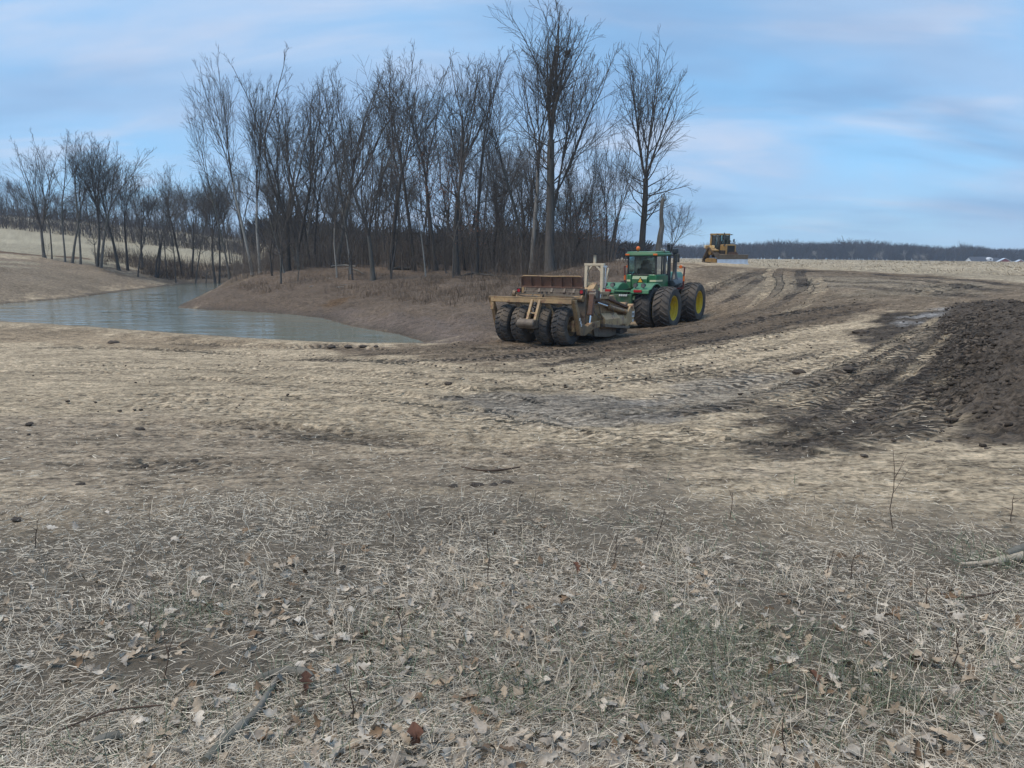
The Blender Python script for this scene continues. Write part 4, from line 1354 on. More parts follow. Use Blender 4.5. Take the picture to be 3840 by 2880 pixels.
tree('wide', 3598, 985, 3605, 898, 'tall dark tree alone at the far field edge left of the white house', name='field_tree', Y=560, wid=0.95, rz=0.4)
tree('scrub', 3572, 985, 3570, 960, 'round bush at the foot of the tall field tree', name='bush', Y=555, wid=1.5)

# ------------------------------------------------------------------ machines
MUDC = (0.17, 0.125, 0.085)
m_green = paint('green_paint', (0.022, 0.15, 0.055), (0.11, 0.12, 0.075), 0.35, 0.35, scale=1.3, bump=0.05)
m_green_pale = paint('dusty_green_paint', (0.06, 0.21, 0.095), (0.17, 0.2, 0.13), 0.45, 0.4, scale=2.0, bump=0.05)
m_green_dark = paint('green_frame_paint', (0.015, 0.085, 0.035), MUDC, 0.5, 0.55, scale=2.5)
m_yellow = paint('yellow_rim_paint', (0.72, 0.50, 0.03), (0.36, 0.26, 0.08), 0.35, 0.4, scale=2.0, bump=0.04)
m_rubber = paint('tyre_rubber', (0.042, 0.041, 0.042), (0.155, 0.122, 0.09), 0.72, 0.85, scale=1.6, bump=0.2)
m_rubber_mud = paint('muddy_tyre_rubber', (0.038, 0.038, 0.04), (0.145, 0.112, 0.08), 1.0, 0.9, scale=2.2, bump=0.3)
m_tan = paint('tan_paint', (0.34, 0.215, 0.100), (0.15, 0.102, 0.065), 0.9, 0.6, scale=1.8, bump=0.12, wear=(0.22, 0.105, 0.055))
m_tan_lt = paint('pale_tan_paint', (0.46, 0.305, 0.15), (0.22, 0.15, 0.09), 0.65, 0.6, scale=2.2, bump=0.1, wear=(0.30, 0.16, 0.09))
m_cream = paint('cream_paint', (0.66, 0.56, 0.40), (0.40, 0.30, 0.19), 0.35, 0.5, scale=2.5, bump=0.05)
m_rust = paint('rusty_steel', (0.135, 0.068, 0.045), (0.085, 0.060, 0.046), 0.8, 0.75, scale=2.4, bump=0.25, wear=(0.21, 0.115, 0.07))
m_mudsteel = paint('mud_polished_steel', (0.19, 0.15, 0.11), (0.12, 0.09, 0.065), 0.8, 0.6, scale=2.0, bump=0.2, wear=(0.09, 0.06, 0.045))
m_dark = paint('dark_metal', (0.028, 0.028, 0.030), MUDC, 0.35, 0.5, scale=3, bump=0.05)
m_black = paint('black_plastic', (0.014, 0.014, 0.015), (0.08, 0.07, 0.055), 0.3, 0.45, scale=3, bump=0.02)
m_stack = paint('exhaust_enamel', (0.036, 0.042, 0.046), (0.10, 0.085, 0.07), 0.4, 0.4, scale=2, bump=0.03)
m_chrome = paint('chrome_rod', (0.75, 0.77, 0.80), (0.4, 0.38, 0.35), 0.15, 0.15, 1.0, bump=0)
m_red = paint('red_lens', (0.42, 0.012, 0.02), (0.2, 0.06, 0.05), 0.3, 0.25, bump=0)
m_orange = paint('orange_lens', (0.80, 0.16, 0.02), (0.4, 0.16, 0.06), 0.2, 0.3, bump=0)
m_oyellow = paint('orange_yellow_sign', (0.85, 0.42, 0.03), (0.5, 0.3, 0.1), 0.2, 0.5, bump=0)
m_white = paint('white_sticker', (0.72, 0.72, 0.70), (0.4, 0.34, 0.26), 0.35, 0.5, bump=0)
m_lamp = paint('lamp_glass', (0.35, 0.37, 0.38), (0.2, 0.18, 0.15), 0.4, 0.15, 0.6, bump=0)
m_hose = paint('rubber_hose', (0.16, 0.135, 0.10), (0.10, 0.08, 0.06), 0.6, 0.7, bump=0)
m_mirror = paint('mirror_glass', (0.8, 0.83, 0.86), (0.7, 0.7, 0.7), 0.1, 0.08, 1.0, bump=0)
m_seat = paint('seat_cloth', (0.02, 0.02, 0.022), (0.05, 0.045, 0.04), 0.3, 0.8, bump=0)
m_text = paint('stencil_black', (0.04, 0.035, 0.03), (0.1, 0.08, 0.06), 0.3, 0.6, bump=0)

m_glass, nt, b = new_mat('cab_glass')
nt.nodes.remove(b)
o_ = next(n for n in nt.nodes if n.type == 'OUTPUT_MATERIAL')
tr = nnode(nt, 'ShaderNodeBsdfTransparent'); tr.inputs[0].default_value = (0.70, 0.80, 0.80, 1)
gl = nnode(nt, 'ShaderNodeBsdfGlossy', i_Roughness=0.04); gl.inputs[0].default_value = (0.85, 0.95, 0.98, 1)
df = nnode(nt, 'ShaderNodeBsdfDiffuse'); df.inputs[0].default_value = (0.26, 0.27, 0.25, 1)
fr = nnode(nt, 'ShaderNodeFresnel', i_IOR=1.6)
tc = nnode(nt, 'ShaderNodeTexCoord')
fd, _ = noise_fac(nt, tc.outputs['Object'], 2.0, 5, 0.45, 0.75)
md = nnode(nt, 'ShaderNodeMath', operation='MULTIPLY'); md.inputs[1].default_value = 0.35; nt.links.new(fd, md.inputs[0])
x1 = nnode(nt, 'ShaderNodeMixShader'); x2 = nnode(nt, 'ShaderNodeMixShader')
nt.links.new(fr.outputs[0], x1.inputs[0]); nt.links.new(tr.outputs[0], x1.inputs[1]); nt.links.new(gl.outputs[0], x1.inputs[2])
nt.links.new(md.outputs[0], x2.inputs[0]); nt.links.new(x1.outputs[0], x2.inputs[1]); nt.links.new(df.outputs[0], x2.inputs[2])
nt.links.new(x2.outputs[0], o_.inputs[0])


def tyre_mesh(name, R, W, rr, kind):
    mb = MB()
    prof = [(-.39, rr), (-.46, rr + .12 * (R - rr)), (-.5, rr + .45 * (R - rr)), (-.48, rr + .74 * (R - rr)), (-.42, R * .925), (-.25, R * .945), (0, R * .955)]
    prof = [(x * W, r) for x, r in prof]
    prof = prof + [(-x, r) for x, r in prof[-2::-1]]
    mb.lathe_x(prof, 48)

    def rad(x):
        return float(np.interp(abs(x) / W, [0, .25, .42, .48, .5], [R * .955, R * .945, R * .925, rr + .74 * (R - rr), rr + .5 * (R - rr)]))
    rg = random.Random(3)

    def lug(t0, xs, ts, hw, drop):
        n0 = len(mb.v)
        vs = []
        for x, t in zip(xs, ts):
            a = t0 + t
            rt = R - drop * max(0, abs(x) / W - .36) * R
            rb = rad(x) - .012
            for r, w in ((rb, hw * 1.25), (rt, hw), (rt, -hw), (rb, -hw * 1.25)):
                tt = a + w / R
                vs.append((x, r * math.cos(tt), r * math.sin(tt)))
        m = len(xs)
        fs = [(0, 1, 2, 3), tuple((m - 1) * 4 + k for k in (3, 2, 1, 0))]
        for i in range(m - 1):
            for k in range(4):
                fs.append((i * 4 + k, (i + 1) * 4 + k, (i + 1) * 4 + (k + 1) % 4, i * 4 + (k + 1) % 4))
        mb.add(vs, fs)
    if kind == 'farm':
        n = 21
        for i in range(n):
            for sd_ in (-1, 1):
                xs = [sd_ * W * q for q in (-.02, .12, .26, .38, .465, .495)]
                ts = [0, .075, .16, .235, .285, .30]
                lug(2 * math.pi * (i + (0.5 if sd_ > 0 else 0)) / n, xs, ts, 0.033, 0.9)
    else:
        n = 22
        for i in range(n):
            for sd_ in (-1, 1):
                xs = [sd_ * W * q for q in (-.04, .08, .12, .24, .28, .42, .48)]
                ts = [-.02, 0.0, .05, .055, .10, .105, .11]
                lug(2 * math.pi * (i + (0.5 if sd_ > 0 else 0)) / n, xs, ts, 0.062, 0.7)
    return mb.mesh(name, 32)


def rim_mesh(name, R, W, out):
    """dished steel wheel; out = +1 when the dish opens towards +x"""
    o = out
    prof = [(.40 * W, R * 1.045), (.43 * W, R * 1.03), (.42 * W, R * .985), (.30 * W, R * .965), (.28 * W, R * .93), (.12 * W, R * .915), (.10 * W, R * .88), (-.04 * W, R * .86), (-.10 * W, R * .72),
            (-.06 * W, R * .60), (-.10 * W, R * .34), (-.02 * W, R * .30), (.02 * W, R * .16), (.02 * W, 0.005)]
    mb = MB()
    mb.lathe_x([(x * o, r) for x, r in prof], 40)
    mb.lathe_x([(-.43 * W * o, R * 1.04), (-.40 * W * o, R * .96), (-.10 * W * o, R * .90), (-.12 * W * o, R * .70)], 40)
    for k in range(10):
        a = 2 * math.pi * k / 10
        c = (-.03 * W * o, R * .46 * math.cos(a), R * .46 * math.sin(a))
        mb.tube([c, (c[0] + .06 * o, c[1], c[2])], .03, 6)
    return mb.mesh(name, 30)


def ground_patch_z(xs):
    return float(np.mean([g1(*p) for p in xs]))


def machine(name, px, py, Y, az, off, wheels, label, cat, sink=0.06):
    """an Empty whose ground point `off` (local) stands where the photo shows it; +y is forward"""
    a = math.radians(az)
    r = np.array([math.cos(a), -math.sin(a)]); f = np.array([math.sin(a), math.cos(a)])
    p = at(px, py, Y)[:2]
    o = p - r * off[0] - f * off[1]
    # plane through the ground under the wheels
    A = []; z = []
    for wx, wy in wheels:
        q = o + r * wx + f * wy
        A.append([1, wx, wy]); z.append(g1(*q))
    c = np.linalg.lstsq(np.array(A), np.array(z), rcond=None)[0]
    e = empty(name, (o[0], o[1], c[0] - sink), 0, label, cat)
    e.rotation_mode = 'XYZ'
    M = Matrix.Rotation(-a, 3, 'Z') @ Matrix(((1, 0, 0), (0, 1, 0), (0, 0, 1)))
    up = Vector((-c[1], -c[2], 1)).normalized()
    xr = Vector((1, 0, c[1])).normalized(); fy = up.cross(xr).normalized(); xr = fy.cross(up)
    L = Matrix((xr, fy, up)).transposed()
    e.rotation_euler = (M @ L).to_euler()
    return e


# ---- tractor
TW = [(s * x, y) for s in (-1, 1) for x in (0.92, 1.86) for y in (0, 3.76)]
trac = machine('tractor', 2494, 1224, 34.0, 32.5, (1.83, -0.1), TW, 'green articulated tractor on eight big tyres with yellow rims, pulling the tan scraper', 'tractor', 0.05)
tyre_m = tyre_mesh('tyre', 1.02, 0.82, 0.58, 'farm')
rim_o = rim_mesh('rim_out', 0.565, 0.80, 1)
rim_i = rim_mesh('rim_in', 0.565, 0.80, -1)
rg = random.Random(2)
for (wx, wy) in TW:
    w = empty('wheel', (wx, wy, 1.02)); w.parent = trac
    w.rotation_euler = (rg.uniform(0, 6.28), 0, 0)
    t_ = link('tyre', tyre_m, w, m_rubber)
    link('rim', rim_o if wx > 0 else rim_i, w, m_yellow)
mb = MB()
for y in (0, 3.76):
    mb.tube([(-2.0, y, 1.02), (2.0, y, 1.02)], 0.16, 12)
    mb.box(-.42, .42, y - .35, y + .35, .72, 1.32)
mb.obj('axle', m_green_dark, trac, 0.02)
mb = MB()
mb.box(-.42, .42, -1.15, 1.25, .82, 1.40)
mb.box(-.55, .55, -1.22, -1.05, .75, 1.70)
mb.box(-.12, .12, -1.75, -1.0, .58, .68)
mb.bar((-.45, -.95, 1.70), (-.45, .9, 1.80), .16, .2)
mb.bar((.45, -.95, 1.70), (.45, .9, 1.80), .16, .2)
mb.box(-.48, -.2, -1.26, -.6, 1.0, 1.62)
mb.obj('rear_frame', m_green_dark, trac, 0.02)
mb = MB()
for i in range(4):
    mb.box(-.06 + i * .11, .01 + i * .11, -1.30, -1.20, 1.62, 1.70)
mb.obj('hydraulic_coupler', m_white, trac)
MB().box(-1.0, .55, -1.02, -.90, 1.80, 1.86).obj('crossbar', m_green_pale, trac, 0.01)
MB().box(-.46, .46, 1.3, 5.7, .80, 1.48).obj('front_frame', m_green_dark, trac, 0.03)
mb = MB()
mb.tube([(0, 1.1, .9), (0, 1.1, 1.6)], .2, 12); mb.box(-.2, .2, .9, 1.6, 1.0, 1.3)
mb.obj('hinge', m_dark, trac)
# hood
mb = MB()
mb.prism([(-.56, 1.45), (.56, 1.45), (.56, 2.25), (.42, 2.48), (-.42, 2.48), (-.56, 2.25)], 'y', 3.4, 6.0)
mb.obj('hood', m_green, trac, 0.05)
MB().box(-.5, .5, 6.0, 6.12, 1.5, 2.3).obj('grille', m_black, trac, 0.02)
# cab
CABY = 1.30
rear_pts = [(-.76, CABY), (.76, CABY), (.92, CABY + .38), (.92, CABY + 1.32), (-.92, CABY + 1.32), (-.92, CABY + .38)]
mb = MB()
mb.prism([(x * .985, y + .02) for x, y in rear_pts], 'z', 1.62, 2.46)
mb.obj('cab_body', m_green, trac, 0.05)
# rear panels of the body, proud of it
mb = MB(); mb.prism([(CABY - .10, 1.86), (CABY - .10, 2.30), (CABY + .02, 2.47), (CABY + .2, 2.47), (CABY + .2, 1.86)], 'x', -.50, .34)
mb.obj('rear_panel', m_green, trac, 0.03)
mb = MB(); mb.prism([(.38, CABY - .06), (.78, CABY - .02), (.97, CABY + .36), (.97, CABY + .85), (.8, CABY + .85), (.38, CABY + .1)], 'z', 1.78, 2.52)
mb.obj('side_panel', m_green, trac, 0.04)
mb = MB(); mb.prism([(-.54, CABY - .06), (-.78, CABY - .02), (-.97, CABY + .36), (-.97, CABY + .85), (-.8, CABY + .85), (-.54, CABY + .1)], 'z', 1.78, 2.52)
mb.obj('side_panel', m_green, trac, 0.04)
m_stripe = paint('pale_stripe', (0.70, 0.66, 0.40), (0.35, 0.3, 0.18), 0.3, 0.5, bump=0)
mb = MB()
mb.prism([(.46, CABY - .058), (.782, CABY - .026), (.977, CABY + .358), (.96, CABY + .38), (.77, CABY + .02), (.46, CABY)], 'z', 2.17, 2.26)
mb.obj('stripe', m_stripe, trac)
mb = MB(); mb.prism([(-.58, CABY - .066), (-.782, CABY - .026), (-.77, CABY + .02), (-.58, CABY)], 'z', 2.17, 2.26)
mb.obj('stripe', m_stripe, trac)
# glass
def pane(p0, p1, z0, z1, x_in=0.0):
    (x0, y0), (x1, y1) = p0, p1
    mb = MB()
    d = Vector((x1 - x0, y1 - y0, 0)); n = Vector((d.y, -d.x, 0)).normalized() * 0.012
    vs = [Vector((x0, y0, z0)), Vector((x1, y1, z0)), Vector((x1 * (1 - x_in), y1, z1)), Vector((x0 * (1 - x_in), y0, z1))]
    mb.add(vs + [v + n for v in vs], [(0, 1, 2, 3), (7, 6, 5, 4), (0, 4, 5, 1), (1, 5, 6, 2), (2, 6, 7, 3), (3, 7, 4, 0)])
    return mb
gp = [(-.74, CABY + .03), (.74, CABY + .03), (.89, CABY + .40), (.89, CABY + 1.27), (-.89, CABY + 1.27), (-.89, CABY + .40)]
for i, nm in enumerate(('rear_window', 'corner_window', 'side_window', 'windscreen', 'side_window', 'corner_window')):
    a, b_ = gp[i], gp[(i + 1) % 6]
    pane(a, b_, 2.50, 3.42).obj(nm, m_glass, trac)
mb = MB()
for (x, y) in gp:
    mb.bar((x * 1.01, y, 2.45), (x * 1.0, y, 3.45), .07, .07)
for i in range(6):
    a, b_ = gp[i], gp[(i + 1) % 6]
    mb.bar((a[0], a[1], 2.50), (b_[0], b_[1], 2.50), .05, .06)
mb.bar((.91, CABY + .75, 2.3), (.89, CABY + .75, 3.45), .30, .05, (1, 0, 0))
mb.obj('cab_pillar', m_black, trac, 0.01)
mb = MB()
rp = [(-.84, CABY - .10), (.84, CABY - .10), (1.02, CABY + .32), (1.02, CABY + 1.42), (-1.02, CABY + 1.42), (-1.02, CABY + .32)]
mb.prism(rp, 'z', 3.44, 3.57)
mb.prism([(x * .93, CABY + .05 + (y - CABY) * .93) for x, y in rp], 'z', 3.565, 3.65)
mb.obj('roof', m_green_pale, trac, 0.045)
MB().prism([(x * .97, CABY + .01 + (y - CABY) * .97) for x, y in rp], 'z', 3.41, 3.437).obj('roof_lining', m_black, trac)
for x in (-.74, .74):
    MB().box(x - .11, x + .11, CABY - .125, CABY - .09, 3.47, 3.55).obj('roof_light', m_orange, trac, 0.008)
mb = MB(); mb.tube([(-.40, CABY + .45, 3.64), (-.40, CABY + .45, 3.72)], .05, 10)
bc = mb.obj('beacon', m_black, trac)
mb = MB(); mb.ball((-.40, CABY + .45, 3.80), .105, 12, (1, 1, 1.15)); mb.obj('lens', m_orange, bc)
mb = MB(); mb.box(.78, 1.0, CABY + .5, CABY + .7, 3.64, 3.74); mb.tube([(.9, CABY + .6, 3.7), (.9, CABY + .6, 3.82)], .05, 8); mb.box(.80, .86, CABY + .45, CABY + .55, 3.70, 3.80)
mb.obj('antenna', m_lamp, trac, 0.01)
mb = MB(); mb.bar((-1.0, CABY + 1.4, 3.50), (-1.35, CABY + 1.4, 3.52), .04, .04); mb.ball((-1.38, CABY + 1.4, 3.52), .13, 10, (1, .7, 1))
mb.obj('work_lamp', m_black, trac)
mb = MB(); mb.box(-.3, .28, CABY + .55, CABY + .68, 2.3, 3.05); mb.box(-.3, .28, CABY + .6, CABY + 1.1, 2.3, 2.55); mb.box(-.2, .18, CABY + .54, CABY + .62, 3.0, 3.22)
mb.box(-.52, -.40, CABY + .6, CABY + 1.0, 2.4, 2.8); mb.box(.42, .58, CABY + .6, CABY + 1.2, 2.4, 2.85)
mb.obj('seat', m_seat, trac, 0.04)
mb = MB(); mb.lathe_x([(-.02, .19), (0, .21), (.02, .19), (0, .17), (-.02, .19)], 18)
mb.obj('steering_wheel', m_black, trac, loc=(0, CABY + 1.25, 2.75), rot=(0, math.radians(-60), math.radians(90)))
# fenders
for s in (1, -1):
    x0, x1 = (.42, 1.32) if s > 0 else (-1.32, -.42)
    mb = MB()
    R0, R1 = 1.10, 1.17
    aa_ = [math.radians(q) for q in (52, 66, 80, 96, 112, 126)]
    prof = [(R1 * math.cos(q), 1.02 + R1 * math.sin(q)) for q in aa_] + [(-1.02, 1.92), (-1.06, 1.74), (-1.0, 1.72), (-.93, 1.88)] + [(R0 * math.cos(q), 1.02 + R0 * math.sin(q)) for q in aa_[::-1]]
    mb.prism(prof, 'x', x0, x1)
    # rolled lip and inner side plate
    xi = x0 if s > 0 else x1
    mb.prism([(R1 * math.cos(q), 1.02 + R1 * math.sin(q)) for q in aa_] + [(-1.02, 1.74), (-.6, 1.70), (.5, 1.70)], 'x', xi - .02, xi + .02)
    f = mb.obj('fender', m_green_pale, trac, 0.02)
    cx = (x0 + x1) / 2 - s * .08
    MB().box(cx - .20, cx + .20, -1.10, -1.04, 1.80, 1.92).obj('tail_lamp', m_red, f, 0.01)
    for q in (-.2, .2):
        mb = MB(); mb.tube([(cx + q, -.93, 2.11), (cx + q, -.74, 2.13)], [.11, .09], 12)
        mb.tube([(cx + q, -.82, 1.98), (cx + q, -.82, 2.10)], .03, 6)
        l_ = mb.obj('fender_lamp', m_black, f)
        mb = MB(); mb.tube([(cx + q, -.945, 2.109), (cx + q, -.928, 2.11)], .095, 12); mb.obj('lens', m_lamp, l_)
mb = MB(); mb.prism([(-.17, 2.12), (.17, 2.12), (0, 2.42)], 'y', CABY - .16, CABY - .13)
sg = mb.obj('warning_triangle', m_black, trac)
mb = MB(); mb.prism([(-.115, 2.15), (.115, 2.15), (0, 2.36)], 'y', CABY - .168, CABY - .161); mb.obj('triangle_face', m_oyellow, sg)
# stacks
mb = MB()
mb.tube([(.55, 3.55, 2.0), (.55, 3.55, 3.40)], .135, 18)
mb.tube([(.55, 3.55, 3.40), (.55, 3.55, 3.75), (.55, 3.53, 3.90), (.58, 3.46, 4.02)], [.085, .085, .085, .09], 14)
mb.obj('exhaust_stack', m_stack, trac, 0.01)
mb = MB()
mb.tube([(.86, 3.70, 3.50), (.86, 3.70, 3.56), (.86, 3.70, 3.74), (.86, 3.70, 3.78)], [.12, .17, .17, .10], 16)
mb.tube([(.86, 3.70, 3.5), (.86, 3.70, 2.90), (.86, 3.68, 2.55), (.90, 3.6, 2.30), (.95, 3.5, 2.1)], [.105, .105, .11, .16, .22], 16)
mb.obj('air_intake', m_stack, trac)
mb = MB()
mb.tube([(.98, 2.82, 1.93), (.98, 2.85, 1.93), (.98, 3.3, 1.96), (.94, 4.2, 1.98)], [.20, .25, .27, .27], 18)
mb.obj('air_cleaner', m_stack, trac, 0.01)
MB().bar((.55, 3.55, 3.42), (.86, 3.70, 3.42), .03, .05).obj('stack_bracket', m_dark, trac)
mb = MB(); mb.bar((.92, CABY + 1.3, 3.40), (1.22, CABY + 1.62, 3.44), .03, .03); mb.box(1.12, 1.36, CABY + 1.62, CABY + 1.68, 3.08, 3.50)
mi = mb.obj('mirror', m_black, trac, 0.01)
MB().box(1.14, 1.34, CABY + 1.608, CABY + 1.617, 3.10, 3.48).obj('mirror_glass', m_mirror, mi)
for s in (1, -1):
    x = 1.62 * s
    mb = MB(); mb.bar((x - .02 * s, 2.95, 1.78), (x, 2.95, 2.15), .06, .06); mb.bar((x, 2.95, 2.40), (x + .03 * s, 2.95, 2.86), .075, .06); mb.bar((x + .03 * s, 2.95, 2.84), (x - .16 * s, 2.95, 2.86), .05, .05)
    mb.bar((.5 * s, 2.95, 1.70), (x, 2.95, 1.78), .08, .08)
    ar = mb.obj('marker_arm', paint('dark_red_arm', (0.10, 0.012, 0.012), MUDC, 0.3, 0.5, bump=0) if s > 0 else bpy.data.materials['dark_red_arm'], trac)
    MB().box(x - .045, x + .045, 2.925, 2.975, 2.12, 2.42).obj('reflector', m_orange, ar, 0.008)
    mb = MB(); mb.tube([(x - .17 * s, 2.90, 2.86), (x - .17 * s, 3.0, 2.86)], .085, 12); mb.obj('lens', m_orange, ar)
mb = MB()
for x, y in ((-1.12, 2.25), (-1.12, 2.6)):
    mb.tube([(x, y, 1.7), (x, y, 2.62), (x + .02, y + .06, 2.66)], .02, 6)
mb.obj('grab_rail', m_black, trac)
mb = MB()
for k in range(4):
    mb.box(-1.5, -1.05, 2.3 - k * .02, 2.75, .85 + k * .27, .88 + k * .27)
mb.obj('step', m_dark, trac)

# ---- scraper
SW = [(-1.22, 0), (-.52, 0), (.48, 0), (1.20, 0)]
scr = machine('scraper', 2116, 1297, 25.8, 32.0, (1.2, -0.1), SW + [(-1.0, 5), (1.0, 5)], 'muddy tan pull scraper on four fat tyres, hitched behind the green tractor', 'scraper', 0.03)
st_m = tyre_mesh('scraper_tyre', 0.72, 0.56, 0.36, 'scraper')
sr_m = rim_mesh('scraper_rim', 0.345, 0.56, 1); sr_i = rim_mesh('scraper_rim_in', 0.345, 0.56, -1)
for i, (wx, wy) in enumerate(SW):
    w = empty('wheel', (wx, wy, .72)); w.parent = scr
    w.rotation_euler = (rg.uniform(0, 6.28), 0, 0)
    link('tyre', st_m, w, m_rubber_mud)
    link('rim', sr_m if wx > 0 else sr_i, w, m_tan)
mb = MB(); mb.tube([(-1.62, 0, .72), (1.62, 0, .72)], .09, 10); mb.tube([(1.30, 0, .72), (1.60, 0, .72)], .13, 12); mb.box(1.5, 1.6, -.16, .16, .52, .92)
mb.obj('axle', m_tan, scr, 0.01)
# rear push frame
mb = MB(); mb.box(-1.78, 1.66, -.52, -.32, 1.53, 1.71)
mb.box(-1.80, -1.66, -.50, -.34, 1.24, 1.53)
mb.obj('rear_beam', m_tan_lt, scr, 0.015)
MB().box(-1.86, 1.67, -.53, -.31, 1.712, 1.735).obj('beam_cap', m_tan_lt, scr, 0.005, label='pale worn strip along the top of the rear beam')
for s in (1, -1):
    mb = MB()
    x0, x1 = (1.60, 1.76) if s > 0 else (-1.92, -1.76)
    mb.prism([(-.50, 1.68), (-.30, 1.68), (.02, 1.10), (.16, .80), (.42, .42), (.30, .36), (.06, .40), (-.10, .80), (-.22, 1.15)], 'x', x0, x1)
    mb.prism([(.16, .84), (.60, .70), (1.0, .82), (1.70, .86), (1.72, .62), (1.2, .58), (.42, .36), (.20, .40)], 'x', x0 - .015, x1 + .015)
    arm = mb.obj('side_arm', m_tan, scr, 0.015)
    mb = MB(); mb.tube([(x0 - .03, 1.10, .72), (x1 + .04, 1.10, .72)], .07, 10); mb.obj('pin', m_rust, arm)
    if s > 0:
        for k, (y, z) in enumerate(((-.02, .98), (.06, .86), (.12, .76))):
            MB().box(x1 + .001, x1 + .006, y - .045, y + .045, z - .05, z + .05).obj('reflector', m_white, arm)
# push bracket between the tyre pairs
mb = MB()
for x in (.0, .32):
    mb.prism([(-.54, 1.66), (-.36, 1.66), (-.72, .92), (-.90, .92)], 'x', x, x + .10)
mb.box(-.02, .40, -.78, -.66, 1.14, 1.20)
mb.obj('push_bracket', m_tan_lt, scr, 0.012)
mb = MB()
mb.tube([(.21, -.56, 1.56), (.21, -.62, 1.44)], .05, 8)
for k in range(6):
    c = Vector((.20 + .03 * math.sin(k * 2.1), -.60 - k * .035, 1.44 - k * .055)); mb.tube([c + Vector((-.05, 0, .02)), c + Vector((.05, 0, -.02))], .025, 6)
mb.obj('chain', m_dark, scr)
mb = MB()
mb.box(-.24, .42, -1.02, -.62, .62, .96)
mb.tube([(-.26, -.98, .80), (.44, -.98, .80)], .15, 12)
mb.tube([(-.27, -.80, .84), (-.15, -.80, .84)], .17, 12)
mb.obj('push_block', m_mudsteel, scr, 0.04)
# braces from the beam down to the bowl
mb = MB()
for x in (-1.28, -.75, .62, 1.18):
    mb.prism([(-.34, 1.55), (-.34, 1.68), (.5, 1.62), (1.0, 1.2), (1.0, 1.0), (.3, 1.38)], 'x', x - .035, x + .035)
mb.prism([(.42, 1.5), (.66, 1.5), (.92, 1.05), (.78, 1.0)], 'y', -.30, -.24)
mb.prism([(-.85, 1.5), (-.61, 1.5), (-.35, 1.05), (-.49, 1.0)], 'y', -.30, -.24)
mb.obj('brace', m_tan, scr, 0.012)
